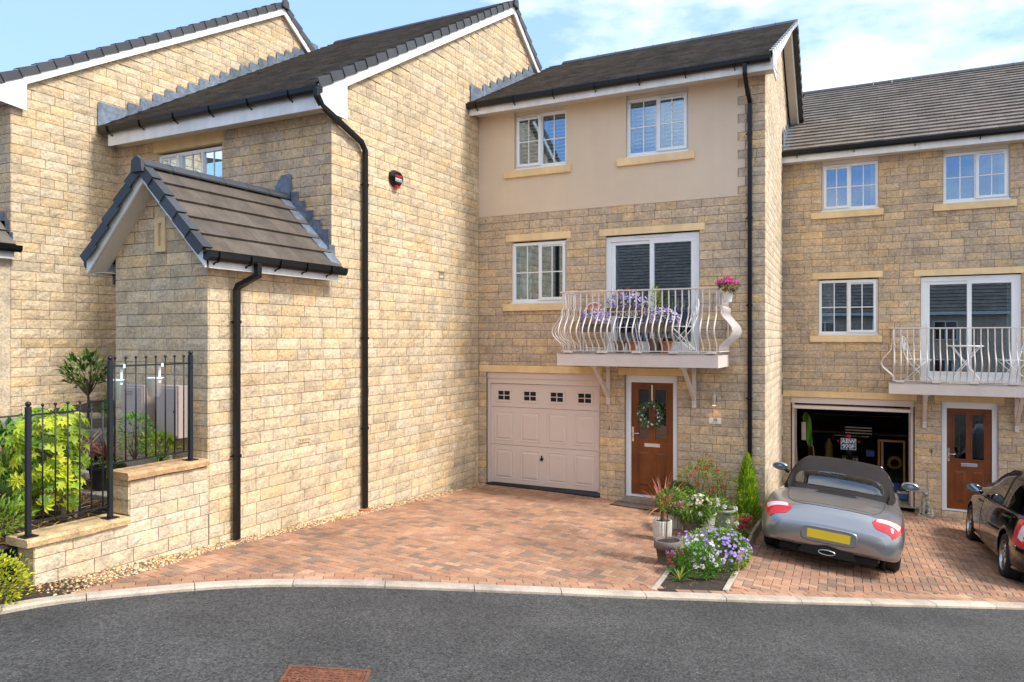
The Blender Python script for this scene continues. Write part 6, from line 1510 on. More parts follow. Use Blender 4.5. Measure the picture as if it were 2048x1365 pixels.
for x, y, z, s_, m, nm, lab in ((-.42,19.2,gf+.7,.09,'blue','storage_box','small blue box beside the timber rack in the garage'),(.05,18.9,gf+.02,.12,'blue','storage_box','blue box on the garage floor under the timber rack'),(.22,17.9,gf+.02,.10,'blue','storage_box','blue box near the right jamb of the open garage')):
    q = thing(nm, lab, 'box', (x,y,z), 'blue boxes in the garage'); mb = MB(); mb.box(x-s_,x+s_,y-s_,y+s_,z,z+s_*1.3); mb.build('box', m, q, bevel=.01); mb = MB(); mb.box(x-s_*1.06,x+s_*1.06,y-s_*1.06,y+s_*1.06,z+s_*1.3+.001,z+s_*1.3+.02); mb.build('lid', 'cream' if x > .2 else m, q, bevel=.004)
HR = thing('hose_reel', 'coiled yellow hose hanging on the right inside the garage', 'hose', (.08,19.0,gf+.5)); mb = MB()
for k in range(4): mb.tube([(.08+(.14-.015*k)*cos(a),18.95-.02*k,gf+.62+(.14-.015*k)*sin(a)) for a in [2*pi*i/20 for i in range(21)]], .011, 5, cap=False)
mb.build('coil', 'yellow', HR)
# motorcycle seen from behind
MC = thing('motorcycle', 'dark motorcycle parked nose-in inside the garage, its square plate reading ABW 920F', 'motorcycle', (-.83, 18.6, gf)); mx_ = -.84; my = 18.3
def mpart(name, m, fn, smooth=True): mb = MB(); fn(mb); mb.build(name, m, MC, smooth=smooth)
for yy, nm in ((my+.25,'wheel'), (my+1.65,'wheel')):
    mpart(nm, 'rubber', lambda mb: mb.tube([(mx_, yy+.29*cos(a), gf+.33+.29*sin(a)) for a in [2*pi*i/24 for i in range(25)]], .055, 8, cap=False))
mpart('mudguard', 'ink', lambda mb: mb.tube([(mx_, my+.25-.36*cos(a), gf+.33+.36*sin(a)) for a in [i*.16 for i in range(2,14)]], .07, 8))
mpart('seat', 'ink', lambda mb: mb.tube([(mx_,my+.12,gf+.86),(mx_,my+.5,gf+.86),(mx_,my+.8,gf+.80)], [.08,.12,.10], 10)); mpart('fuel_tank', 'car_black', lambda mb: mb.ball((mx_,my+1.1,gf+.88), .2, 14, 8, sq=(.75,1.4,.7)))
mpart('handlebar', 'steel', lambda mb: mb.tube([(mx_-.38,my+1.25,gf+1.10),(mx_-.15,my+1.4,gf+1.08),(mx_+.15,my+1.4,gf+1.08),(mx_+.38,my+1.25,gf+1.10)], .014, 6)); mpart('engine', 'steel', lambda mb: mb.box(mx_-.16,mx_+.16,my+.7,my+1.15,gf+.3,gf+.65), False)
for q in (-.17, .17): mpart('shock_absorber', 'chrome', lambda mb: mb.tube([(mx_+q*.75,my+.15,gf+.40),(mx_+q*.75,my+.2,gf+.78)], .02, 8)); mpart('indicator', 'red_plastic', lambda mb: mb.ball((mx_+q*1.25,my-.04,gf+1.13), .028, 8, 6)); mpart('exhaust', 'chrome', lambda mb: mb.tube([(mx_+q,my-.1,gf+.32),(mx_+q*.9,my+.9,gf+.28)], .04, 10))
mpart('tail_light', 'lens_red', lambda mb: mb.ball((mx_,my-.06,gf+1.25), .06, 12, 8, sq=(1.2,.6,.65)))
pm_ = facade(my-.08, mx_); pbuild(pm_, [(-.155,.155,0,.006,gf+.95,gf+1.20)], 'number_plate', 'plate_blue', MC); pbuild(pm_, [(-.155,.155,.0062,.0075,gf+1.19,gf+1.20),(-.155,.155,.0062,.0075,gf+.95,gf+.96),(-.155,-.145,.0062,.0074,gf+.96,gf+1.19),(.145,.155,.0062,.0074,gf+.96,gf+1.19)], 'plate_rim', 'ink_white', MC)
text('plate_lettering', 'ABW', .125, 'ink_white', MC, txm(pm_, 0, .0065, gf+1.132), bold=.003); text('plate_lettering', '920F', .125, 'ink_white', MC, txm(pm_, 0, .0065, gf+1.018), bold=.003)
mpart('plate_bracket', 'ink', lambda mb: mb.tube([(mx_,my-.05,gf+.84),(mx_,my-.07,gf+1.0)], .03, 6))
# ------------------------------------------------------------------ plants
pr_ = random.Random(21)
def rv(): 
    while 1:
        v = Vector((pr_.uniform(-1,1), pr_.uniform(-1,1), pr_.uniform(-1,1)))
        if .05 < v.length < 1: return v
def leaf(mb, p, d, l, w_, t, droop=.15, fold=.12):
    d = d.normalized(); s_ = d.cross(Vector((0,0,1)))
    if s_.length < .05: s_ = d.cross(Vector((1,0,0)))
    s_.normalize(); n = s_.cross(d)
    a = pr_.uniform(-.7,.7); s2_ = s_*cos(a)+n*sin(a); n = s2_.cross(d)
    m = p+d*l*.5+n*l*.04; e = p+d*l-Vector((0,0,droop*l))
    mb.add([p, m+s2_*w_/2+n*w_*fold, e, m-s2_*w_/2+n*w_*fold, m], [(0,4,2,1),(0,3,2,4)], t)
def jit(t, a=.2): q = pr_.uniform(1-a, 1+a); return (t[0]*q*pr_.uniform(.88,1.12), t[1]*q, t[2]*q)
GREEN = [(.7,.62,.6),(.9,.85,.8),(.55,.5,.55),(1.1,1.0,.8)]; BRIGHT = [(4.2,2.7,.9),(5.0,2.9,1.0),(2.8,2.1,.8),(1.6,1.4,.8),(5.6,3.2,1.3)]; GOLD = [(5,2.6,.8),(4,2.4,.8),(6,2.6,.9),(2.2,1.6,.7)]; MID = [(1.6,1.3,.9),(1.1,1.0,.8),(2.2,1.7,1.0),(.8,.75,.7)]
DARK = [(.45,.5,.6),(.6,.6,.6),(.8,.75,.7),(.35,.4,.45)]
def clump(mb, c, r_, n, l, w_, tints, shell=.55, up=.35, droop=.15, cones=False, gaps=3.0, thr=-.25):
    c = Vector(c); k = 0; tries = 0
    while k < n and tries < n*6:
        tries += 1; v = rv(); q = v.length; v = v.normalized()*(shell+(1-shell)*q**.5)
        if cones:
            h = pr_.random(); rr = (1-h)**.52; a = pr_.uniform(0, 2*pi); v = Vector((cos(a)*rr*pr_.uniform(.6,1), sin(a)*rr*pr_.uniform(.6,1), h*2-1))
        p = c+Vector((v.x*r_[0], v.y*r_[1], v.z*r_[2]))
        if noise.noise(p*gaps/max(r_)+Vector((k%7*0,0,0))) < thr: continue
        d = Vector((v.x, v.y, v.z*.6+up))+rv()*.5
        leaf(mb, p, d, l*pr_.uniform(.6,1.25), w_*pr_.uniform(.7,1.2), jit(pr_.choice(tints)), droop); k += 1
def branches(mb, base, c, r_, n, th=.006):
    base = Vector(base); c = Vector(c)
    for i in range(n):
        v = rv().normalized(); e = c+Vector((v.x*r_[0]*.75, v.y*r_[1]*.75, v.z*r_[2]*.7)); m = (base+e)/2+rv()*.15*(e-base).length
        mb.tube([base, m, e], [th*1.6, th, th*.4], 5)
def blossom(mb, p, r_, t, n=5, c=(.9,.7,.1), face=None):
    nrm = (face or (Vector((0,-.5,.8))+rv()*.6)).normalized(); a_ = nrm.orthogonal().normalized(); b_ = nrm.cross(a_)
    for k in range(n):
        a0 = 2*pi*k/n; d = a_*cos(a0)+b_*sin(a0); s_ = -a_*sin(a0)+b_*cos(a0)
        mb.add([p, p+d*r_*.6+s_*r_*.42+nrm*r_*.12, p+d*r_+nrm*r_*.2, p+d*r_*.6-s_*r_*.42+nrm*r_*.12], [(0,1,2,3)], t)
def ball_flower(mb, p, r_, t, n=18):
    for k in range(n):
        d = rv().normalized(); s_ = d.orthogonal().normalized(); q = p+d*r_*.6; tt = jit(t, .12)
        mb.add([q-s_*r_*.35, q+d*r_*.4, q+s_*r_*.35, q+d.cross(s_)*r_*.4], [(0,1,2,3)], tt)
def plant(name, label, cat, base, group=None): return thing(name, label, cat, base, group)
def flowers_on(mb, c, r_, n, size, tints, kind='b', upper=.0, front=True, part=None):
    c = Vector(c)
    for i in range(n):
        v = rv().normalized()
        if v.z < upper: v.z = abs(v.z)
        if front and v.y > .3: v.y = -v.y
        p = c+Vector((v.x*r_[0], v.y*r_[1], v.z*r_[2]))*pr_.uniform(.92,1.08); t = pr_.choice(tints)
        if kind == 'b': blossom(mb, p, size*pr_.uniform(.7,1.2), t, face=(v+Vector((0,-.5,.4))+rv()*.3))
        else:
            if part: mb = MB()
            ball_flower(mb, p, size*pr_.uniform(.7,1.2), t)
            if part: mb.build('bloom', 'petal', part)
def pot(parent, c, r0, r1, h, m, ribs=None, rim=.0, soil=True):
    prof = [(r0,0),(r0*.98+r1*.02,.01),(r0+(r1-r0)*.8,h*.75)] if not ribs else [(r0*.9,0),(r0,.02),(r0*1.08,h*.45),(r1,h*.85)]
    if rim: prof += [(r1*.97,h-rim),(r1*1.08,h-rim+.004),(r1*1.10,h-.006),(r1*1.05,h),(r1*.97,h),(r1*.93,h-.02),(r1*.90,h-.035)]
    else: prof += [(r1,h-.01),(r1*.98,h),(r1*.90,h),(r1*.88,h-.03)]
    mb = MB(); mb.lathe(prof, 40 if ribs else 28, c, rib=ribs); mb.build('pot', m, parent, smooth=not ribs)
    if soil: mb = MB(); mb.tube([(c[0],c[1],c[2]+h-.05),(c[0],c[1],c[2]+h-.028)], r1*.90, 20); mb.build('soil', 'soil', parent)
def strap(mb, base, az, el, l, w_, t, droop=.5, n=5):
    base = Vector(base); d = Vector((cos(az)*cos(el), sin(az)*cos(el), sin(el))); s_ = Vector((-sin(az), cos(az), 0)); v = []; p = base.copy()
    for i in range(n+1):
        q = i/n; ww = w_*(1-q**2.2)*(.6+.4*min(1, q*4))
        v += [p-s_*ww/2, p+s_*ww/2]; p = p+d*l/n; d = (d-Vector((0,0,droop/n*(.4+q)))).normalized()
    mb.add(v, [(2*i,2*i+1,2*i+3,2*i+2) for i in range(n)], t)

# ---- planted bed between the two drives
G = lambda x, y: gz(x, y)
o = sheet('flower_bed_soil', -2.85, -1.55, 7.7, 12.88, .05, -.001, 'soil', keep=lambda x, y: inside([(-2.28,7.80),(-2.40,9.2),(-2.60,10.6),(-2.72,11.8),(-2.72,12.86),(-1.86,12.86),(-1.845,11.5),(-1.75,9.8),(-1.68,8.9),(-1.66,8.45)], x, y) and side_of(KS, x, y) > .06)
E1 = thing('bed_edging', 'pale concrete edging along the left front of the flower bed', 'edging', (-2.35, 8.5, G(-2.3,8.5)))
def edge(parent, p, q, w_, h, m, name):
    d = Vector((q[0]-p[0], q[1]-p[1], 0)).normalized(); s_ = Vector((-d.y, d.x, 0))*w_/2; mb = MB(); v = []
    for a in (p, q):
        for sg in (-1, 1): v.append((a[0]+s_.x*sg, a[1]+s_.y*sg, G(*a)-.05)); 
    for a in (p, q):
        for sg in (-1, 1): v.append((a[0]+s_.x*sg, a[1]+s_.y*sg, G(*a)+h))
    mb.add(v, [(0,1,3,2),(4,6,7,5),(0,4,5,1),(2,3,7,6),(0,2,6,4),(1,5,7,3)]); return mb.build(name, m, parent, fixn=True, bevel=.004)
edge(E1, (-2.31,7.97), (-2.36,8.62), .055, .012, 'kerb', 'edging_stone'); edge(E1, (-2.362,8.63), (-2.44,9.45), .055, .012, 'kerb', 'edging_stone'); edge(E1, (-2.442,9.46), (-2.56,10.3), .055, .012, 'kerb', 'edging_stone')
E2 = thing('bed_edging', 'timber and concrete edging on the right of the flower bed beside the silver car', 'edging', (-1.72, 9.5, G(-1.7,9.5)))
edge(E2, (-1.655,8.55), (-1.70,9.45), .06, .014, 'kerb', 'edging_stone'); edge(E2, (-1.70,9.5), (-1.80,11.2), .045, .13, 'timber', 'timber_board'); edge(E2, (-1.80,11.21), (-1.875,12.80), .045, .15, 'timber', 'timber_board')
# golden conifer
T = plant('conifer', 'tall golden-green conical conifer against the corner downpipe of the middle house', 'conifer', (-2.06,12.45,G(-2,12.4)))
mb = MB(); mb.tube([(-2.06,12.45,G(-2,12.45)),(-2.06,12.45,1.0)], [.03,.008], 6); mb.build('trunk', 'bark', T)
mb = MB(); clump(mb, (-2.06,12.45,.48), (.225,.225,.59), 3000, .085, .016, [(3.4,2.5,.7),(2.4,2.0,.7),(4.8,3.0,.8),(.9,1.0,.6),(1.4,1.5,.6)], up=1.3, droop=-.2, cones=True, thr=-.5); 
clump(mb, (-2.06,12.45,.15), (.22,.22,.22), 900, .07, .014, [(.8,.9,.5),(1.3,1.3,.5)], up=1); mb.build('foliage', 'leaf', T)
# red rose bush and its neighbours by the wall
T = plant('rose_bush', 'airy rose bush with red and coral blooms against the stone by the door', 'rose bush', (-2.78,12.35,G(-2.8,12.3)))
mb = MB(); branches(mb, (-2.78,12.35,.02), (-2.78,12.35,.62), (.38,.3,.42), 26, .005); mb.build('stem', 'bark', T)
mb = MB(); clump(mb, (-2.78,12.32,.58), (.40,.3,.40), 1500, .050, .024, [(1.3,1.1,.8),(1.8,1.3,.9),(2.6,1.7,.8),(1.0,.9,.7),(3.0,1.2,.8)], shell=.3, thr=-.1); clump(mb, (-2.70,12.3,.92), (.14,.12,.18), 160, .045, .022, [(2.6,1.4,.9),(3.4,1.1,.9)], shell=.2); mb.build('foliage', 'leaf', T)
mb = MB()
for a, b in ((1392,938),(1383,952),(1396,968),(1420,984),(1446,972),(1426,975),(1423,921),(1437,940),(1410,935),(1449,950)):
    rr = tan(atan((a-1024)/FPX)-YAW); yy = 12.05; xx = rr*yy; dd = -xx*sin(YAW)+yy*cos(YAW); ball_flower(mb, Vector((xx, yy, CZ-(b-677)*dd/FPX)), .034 if b > 925 else .028, (.75,.02,.02) if a % 2 == 0 else (.8,.12,.06), 22); mb.build('bloom', 'petal', T); mb = MB()
T = plant('potted_shrub', 'small grey-green evergreen shrub just right of the brown door', 'shrub', (-3.12,12.35,G(-3.1,12.3)))
pot(T, (-3.12,12.35,G(-3.12,12.35)), .12, .15, .24, 'pot_grey', rim=.03); mb = MB(); clump(mb, (-3.12,12.33,.42), (.24,.22,.19), 900, .06, .03, [(.9,.85,1.1),(1.2,1.1,1.2),(.6,.6,.7)], up=.8); mb.build('foliage', 'leaf', T)
T = plant('potted_rose', 'thin twiggy rose in a pale grey rimmed pot in front of the conifer', 'potted plant', (-2.36,12.05,G(-2.4,12)))
pot(T, (-2.36,12.05,G(-2.36,12.05)), .15, .20, .30, 'pot_grey', rim=.05); mb = MB(); branches(mb, (-2.36,12.05,.28), (-2.36,12.05,.62), (.25,.2,.35), 14, .005); mb.build('stem', 'bark', T)
mb = MB(); clump(mb, (-2.36,12.03,.58), (.27,.2,.34), 520, .042, .02, [(1.5,1.2,.8),(2.4,1.4,.9),(1.0,.9,.7)], shell=.2); mb.build('foliage', 'leaf', T)
# cordyline
T = plant('cordyline', 'spiky copper-red cordyline in a ribbed cream pot on the driveway', 'potted plant', (-2.88,10.36,G(-2.9,10.4)))
cz0 = G(-2.88,10.36); pot(T, (-2.88,10.38,cz0), .125, .135, .285, 'pot_ribbed', ribs=-.07); mb = MB(); mb.tube([(-2.88,10.38,cz0+.25),(-2.87,10.38,cz0+.46)], [.03,.022], 8); mb.build('stem', 'bark', T)
mb = MB()
for i in range(58): 
    el = pr_.choice([pr_.uniform(.7,1.45), pr_.uniform(.1,.8)]); strap(mb, (-2.87,10.38,cz0+.42+pr_.uniform(0,.06)), pr_.uniform(0,2*pi), el, pr_.uniform(.32,.58), pr_.uniform(.018,.030), jit(pr_.choice([(3.4,.42,2.0),(4.6,.75,3.0),(2.4,.30,2.0),(6.0,1.6,5.0)])), droop=pr_.uniform(.1,.9) if el > .7 else 1.0)
mb.build('leaves', 'leaf', T)
# standard in the brown pot
T = plant('standard_shrub', 'small lollipop standard with pink buds in a brown pot nearest the road', 'potted tree', (-2.48,9.16,G(-2.5,9.1))); z0 = G(-2.48,9.18)
pot(T, (-2.48,9.18,z0), .115, .155, .30, 'pot_taupe', rim=.10); mb = MB(); mb.tube([(-2.50,9.18,z0+.24),(-2.49,9.18,z0+.5),(-2.47,9.18,z0+.68)], .008, 6); branches(mb, (-2.47,9.18,z0+.62), (-2.43,9.18,z0+.76), (.18,.17,.12), 14, .004); mb.build('stem', 'bark', T)
mb = MB(); clump(mb, (-2.43,9.18,z0+.79), (.19,.17,.14), 820, .040, .024, [(1.6,1.4,.9),(1.0,.95,.8),(2.5,1.9,1.1),(.7,.7,.7)], shell=.35); mb.build('foliage', 'leaf', T); flowers_on(None, (-2.30,9.12,z0+.74), (.09,.09,.07), 9, .020, [(.85,.25,.4),(.9,.5,.6),(.8,.1,.25)], 'ball', part=T)
# taupe pot with cream flowers
T = plant('potted_hydrangea', 'dark-leaved plant with cream and pink flowers in a taupe pot', 'potted plant', (-2.62,11.1,G(-2.6,11.1))); z0 = G(-2.62,11.1)
pot(T, (-2.62,11.1,z0), .13, .175, .27, 'pot_taupe', rim=.05); mb = MB(); clump(mb, (-2.60,11.05,z0+.42), (.26,.22,.20), 620, .10, .046, [(.7,.75,.6),(1.1,1.1,.8),(1.8,1.6,.9)], shell=.35, droop=.35); mb.build('foliage', 'leaf', T)
mb = MB(); flowers_on(mb, (-2.53,11.0,z0+.47), (.21,.16,.15), 46, .027, [(.9,.86,.66),(.9,.7,.6),(.85,.8,.55),(.9,.55,.5)], 'b', upper=0); mb.build('flowers', 'petal', T)
T = plant('ribbed_pot', 'ribbed cream pot with trailing plant behind the copper cordyline', 'potted plant', (-2.96,11.35,G(-3,11.3))); pot(T, (-2.93,11.35,G(-2.93,11.35)), .13, .145, .24, 'pot_ribbed', ribs=-.07); mb = MB(); clump(mb, (-2.93,11.3,.40), (.17,.15,.10), 260, .06, .03, MID, shell=.3); mb.build('foliage', 'leaf', T)
T = plant('cream_pot', 'round cream pot behind the taupe one', 'potted plant', (-2.55,11.75,G(-2.5,11.7))); pot(T, (-2.56,11.72,G(-2.56,11.72)), .12, .15, .24, 'pot_ribbed', rim=.03); mb = MB(); clump(mb, (-2.56,11.7,.42), (.2,.16,.14), 330, .07, .03, DARK+MID, shell=.3); mb.build('foliage', 'leaf', T)
# white rose, geraniums, feverfew, dianthus ...
T = plant('white_rose', 'white-flowered shrub rose behind the purple geraniums', 'rose bush', (-2.25,10.95,G(-2.2,10.9)))
mb = MB(); clump(mb, (-2.18,10.85,.42), (.24,.34,.30), 1000, .045, .024, [(1.5,1.2,1.2),(1.1,1.0,.9),(2.0,1.5,1.2)], shell=.25); mb.build('foliage', 'leaf', T); mb = MB()
for a, b in ((1437,1001),(1436,1010),(1449,1014),(1471,1017),(1456,1044),(1473,1048),(1448,1066),(1401,1028)):
    rr = tan(atan((a-1024)/FPX)-YAW); yy = 10.6; xx = rr*yy; dd = -xx*sin(YAW)+yy*cos(YAW); ball_flower(mb, Vector((xx, yy, CZ-(b-677)*dd/FPX)), .036, (.88,.88,.80), 24); mb.build('bloom', 'petal', T); mb = MB()
T = plant('purple_geranium', 'wide mound of violet-blue cranesbill geraniums spilling over the right edging', 'geranium', (-1.98,9.75,G(-2,9.8)))
mb = MB(); clump(mb, (-1.98,9.85,.22), (.36,.62,.26), 2600, .050, .034, [(1.2,1.2,.8),(1.7,1.5,.9),(.9,.9,.8),(2.4,1.9,1.0)], shell=.5); mb.build('foliage', 'leaf', T)
mb = MB(); flowers_on(mb, (-1.98,9.85,.24), (.38,.64,.28), 190, .022, [(.38,.25,.75),(.45,.33,.85),(.3,.2,.62),(.55,.42,.9)], 'b', upper=0); mb.build('flowers', 'petal', T)
T = plant('white_campanula', 'loose patch of white and cream flowers among the geraniums', 'flowers', (-2.2,9.5,G(-2.2,9.5)))
mb = MB(); clump(mb, (-2.22,9.45,.30), (.22,.3,.20), 900, .045, .02, [(2.6,2.0,1.0),(1.6,1.4,.9),(3.2,2.2,1.2)], shell=.4); mb.build('foliage', 'leaf', T); mb = MB(); flowers_on(mb, (-2.18,9.4,.30), (.26,.32,.22), 60, .024, [(.88,.88,.82),(.9,.84,.62),(.85,.85,.9)], 'b', upper=0); flowers_on(mb, (-2.30,9.5,.36), (.16,.2,.18), 34, .022, [(.5,.32,.8),(.4,.3,.8)], 'b', upper=0); mb.build('flowers', 'petal', T)
T = plant('feverfew', 'fresh green feathery clump at the front of the bed', 'foliage plant', (-2.05,8.85,G(-2,8.9)))
mb = MB(); clump(mb, (-2.04,8.95,.33), (.23,.24,.21), 1500, .055, .020, [(1.1,1.5,.8),(.9,1.2,.7),(1.6,1.8,.9),(.6,.9,.6)], shell=.4, up=.6); mb.build('foliage', 'leaf', T); flowers_on(None, (-1.92,8.9,.34), (.2,.24,.20), 9, .038, [(.88,.86,.82)], 'ball', upper=0, part=T)
T = plant('dianthus', 'mixed clump with crimson and mauve pompom flowers at the left of the bed', 'flowers', (-2.3,8.8,G(-2.3,8.8)))
mb = MB(); clump(mb, (-2.24,8.85,.31), (.15,.2,.13), 800, .055, .012, [(.9,1.1,.8),(1.5,1.4,1.0),(.7,.8,.7)], shell=.4, up=.9); mb.build('foliage', 'leaf', T); mb = MB()
for i in range(8): mb = MB(); ball_flower(mb, Vector((-2.36+pr_.uniform(-.07,.09), 8.85+pr_.uniform(-.1,.1), .46+pr_.uniform(-.07,.06))), .021, (.62,.25,.55), 22); mb.build('bloom', 'petal', T)
flowers_on(None, (-2.22,8.8,.34), (.16,.18,.13), 9, .022, [(.65,.02,.12)], 'ball', upper=0, part=T)
T = plant('bulb_leaves', 'low strappy blue-green leaves at the front tip of the bed', 'foliage plant', (-2.16,8.52,G(-2.1,8.5))); mb = MB()
for i in range(26): strap(mb, (-2.16,8.52,G(-2.16,8.52)+.01), pr_.uniform(0,2*pi), pr_.uniform(.2,1.2), pr_.uniform(.14,.26), .018, jit(pr_.choice([(.9,1.0,1.3),(1.3,1.2,1.2),(2.6,1.3,1.0)])), droop=1.2)
mb.build('leaves', 'leaf', T)
T = plant('heather', 'dark fine-leaved tuft on the right edge of the bed', 'heather', (-1.78,9.1,G(-1.8,9.1))); mb = MB(); clump(mb, (-1.80,9.15,.20), (.13,.2,.12), 800, .05, .008, DARK+[(1.2,1.1,.6)], up=.8); mb.build('foliage', 'leaf', T)
T = plant('crimson_bedding', 'low crimson-flowered plant at the foot of the conifer', 'flowers', (-1.96,11.7,G(-1.9,11.7))); mb = MB(); clump(mb, (-1.97,11.6,.17), (.13,.35,.16), 600, .05, .02, MID, shell=.3, up=.7); mb.build('foliage', 'leaf', T); mb = MB(); flowers_on(mb, (-1.95,11.55,.22), (.13,.34,.15), 24, .032, [(.7,.02,.16),(.8,.04,.1)], 'ball', upper=0); mb.build('flowers', 'petal', T)
T = plant('yellow_sedum', 'yellow-green low plant in the middle of the bed', 'foliage plant', (-2.3,10.3,G(-2.3,10.3))); mb = MB(); clump(mb, (-2.3,10.25,.22), (.22,.35,.16), 900, .04, .018, [(2.6,1.9,.9),(1.8,1.5,.8),(1.2,1.1,.7)], shell=.3); mb.build('foliage', 'leaf', T)
lt = MB(); r2_ = random.Random(3)
for i in range(900):
    x, y = r2_.uniform(-2.8,-1.6), r2_.uniform(7.9,12.8)
    if not inbed(x, y): continue
    s_ = r2_.uniform(.006,.016); a = r2_.uniform(0,6.3); z = G(x,y)+.016
    lt.add([(x,y,z),(x+s_*cos(a),y+s_*sin(a),z+.006),(x+s_*cos(a+1.2),y+s_*sin(a+1.2),z+.001)], [(0,1,2)], r2_.choice([(.6,.45,.3),(.25,.17,.11),(.8,.7,.6),(.15,.1,.07)]))
tag(lt.build('bed_litter', 'gravel', kind='stuff'), 'small chips of bark and grit on the dark bed soil', 'bark chips')

# ---- front garden left of the railing
GZ = garden
T = plant('terrace_slab', 'grey stone terrace step below the left house wall', 'step', (-11.2,7.0,1.7)); mb = MB(); mb.box(-12.04,-10.6,4.5,8.2,1.45,1.80); mb.build('slab', 'concrete', T, bevel=.01); mb = MB(); mb.box(-10.598,-10.0,6.9,8.3,1.4,1.66); mb.build('slab', 'concrete', T, bevel=.01)
T = plant('garden_step', 'pale concrete garden step carrying the black plastic pot', 'step', (-8.4,5.9,1.1)); mb = MB(); mb.box(-8.85,-7.95,5.55,6.25,.95,1.19); mb.build('step', 'concrete', T, bevel=.012); mb = MB(); mb.box(-9.6,-8.86,5.8,6.6,1.0,1.34); mb.build('step', 'concrete', T, bevel=.012)
P_ = thing('garden_path', 'x', 'x'); del P_['label'], P_['category']; P_['kind'] = 'structure'
bm_ = MB(); bm_.box(0,.2,0,.1,0,.05); bme = bm_.mesh('brick', 'paver')
for i in range(5):
    for j in range(14): 
        x, y = -10.55+.205*i+(.1 if j % 2 else 0), 5.3+.105*j; q = pr_.uniform(.7,1.1); inst(bme, 'brick', P_, Matrix.Translation((x, y, GZ(x,y)+.06)), (q*.9,q*.85,q*.95))
T = plant('fatsia', 'large vivid yellow-green lobed-leaf bush filling the lower railing', 'bush', (-7.95,5.0,1.1))
mb = MB(); mb.tube([(-7.95,5.0,1.05),(-7.98,5.02,1.5),(-7.9,5.05,1.8)], [.03,.026,.018], 8); mb.tube([(-7.88,5.08,1.05),(-7.84,5.1,1.5),(-7.95,5.1,1.9)], [.022,.02,.012], 8); branches(mb, (-7.93,5.05,1.5), (-7.95,5.05,1.95), (.4,.5,.35), 22, .008); mb.build('stem', 'timber', T)
mb = MB()
def palmate(mb, p, d, R, t):
    d = d.normalized(); a_ = d.orthogonal().normalized(); b_ = d.cross(a_)
    a_ = (a_-Vector((0,0,.0))).normalized()
    for k in range(7):
        an = (k-3)*.62; u = a_*cos(an)+b_*sin(an); l = R*(1-.07*abs(k-3)); s_ = d.cross(u)
        mb.add([p, p+u*l*.55+s_*l*.17+d*.01, p+u*l+d*(-.12*l), p+u*l*.55-s_*l*.17+d*.01], [(0,1,2,3)], t)
for i in range(290):
    v = rv().normalized(); c = Vector((-8.0,4.85,1.86)); rad = Vector((.42,.42,.46))*pr_.uniform(.55,1.05); p = c+Vector((v.x*rad.x, v.y*rad.y, v.z*rad.z))
    if p.z < 1.35 and pr_.random() < .6: continue
    if p.x > -7.42: p.x = -7.42-pr_.uniform(0,.1)
    palmate(mb, p, v+Vector((.3,-.2,.7))+rv()*.4, pr_.uniform(.06,.135), jit(pr_.choice(BRIGHT), .15))
for i in range(70):
    v = rv(); p = Vector((-7.9,4.8,1.4))+Vector((v.x*.38,v.y*.3,v.z*.22)); p.x = min(p.x, -7.42); palmate(mb, p, v+Vector((.3,-.2,.7)), pr_.uniform(.08,.13), jit(pr_.choice(BRIGHT[:4]), .15))
mb.build('foliage', 'leaf', T)
T = plant('fan_palm', 'pale spiky fan palm beside the left railing post', 'palm', (-8.15,4.55,1.15)); mb = MB()
for k in range(12):
    az = pr_.uniform(0,2*pi); el = pr_.uniform(.35,1.3); b0 = Vector((-8.15,4.55,1.15)); d = Vector((cos(az)*cos(el),sin(az)*cos(el),sin(el))); e = b0+d*pr_.uniform(.22,.38)
    for j in range(15): strap(mb, e, az+(j-7)*.17, el+pr_.uniform(-.1,.1)-abs(j-7)*.05, pr_.uniform(.20,.30), .012, jit((1.3,1.15,2.2)), droop=.4, n=3)
mb.build('fronds', 'leaf', T)
for k, (c, r_, n, l, w_, tt, nm, lab, cat) in enumerate((
    ((-9.3,5.2,1.62),(.42,.4,.26),900,.13,.055,[(.5,.75,.7),(.8,1.1,.9),(1.2,1.5,1.0),(.35,.5,.5)],'laurel','dark glossy broad-leaved shrub at the left edge of the garden','shrub'),
    ((-7.15,3.80,.83),(.34,.30,.23),1500,.042,.022,GOLD,'spiraea','loose golden-yellow shrub with orange tips at the bottom left','shrub'),
    ((-9.9,7.3,1.93),(.55,.35,.12),900,.05,.03,[(1.2,1.4,.7),(.8,1.0,.6)],'low_hedge','low clipped green hedge along the left house wall','hedge'),
    ((-7.95,5.85,1.88),(.16,.2,.22),380,.06,.02,[(1.1,1.4,1.2),(2.2,2.0,.8),(.8,1.0,.9)],'young_fir','small blue-green young fir behind the upper railing','conifer'),
    ((-7.8,6.05,1.72),(.2,.15,.14),360,.06,.03,[(4,2.4,.8),(2.4,2.0,.8),(1.2,1.3,.8)],'yellow_shrub','yellow-green leafy shrub under the meter boxes','shrub'),
    ((-7.75,4.2,1.25),(.28,.25,.13),520,.08,.02,[(1.2,1.4,.7),(2.0,1.8,.8),(3.0,1.6,.8)],'fern','green fern at the foot of the left railing post','fern'))):
    T = plant(nm, lab, cat, (c[0], c[1], c[2]-r_[2])); mb = MB(); branches(mb, (c[0],c[1],c[2]-r_[2]-.1), c, r_, 10, .006); mb.build('stem', 'bark', T)
    mb = MB(); clump(mb, c, r_, n, l, w_, tt, shell=.4, up=.5); clump(mb, c, (r_[0]*1.2,r_[1]*1.2,r_[2]*1.2), n//6, l*1.3, w_*1.1, tt, shell=.75, up=.9, thr=.05); mb.build('foliage', 'leaf', T)
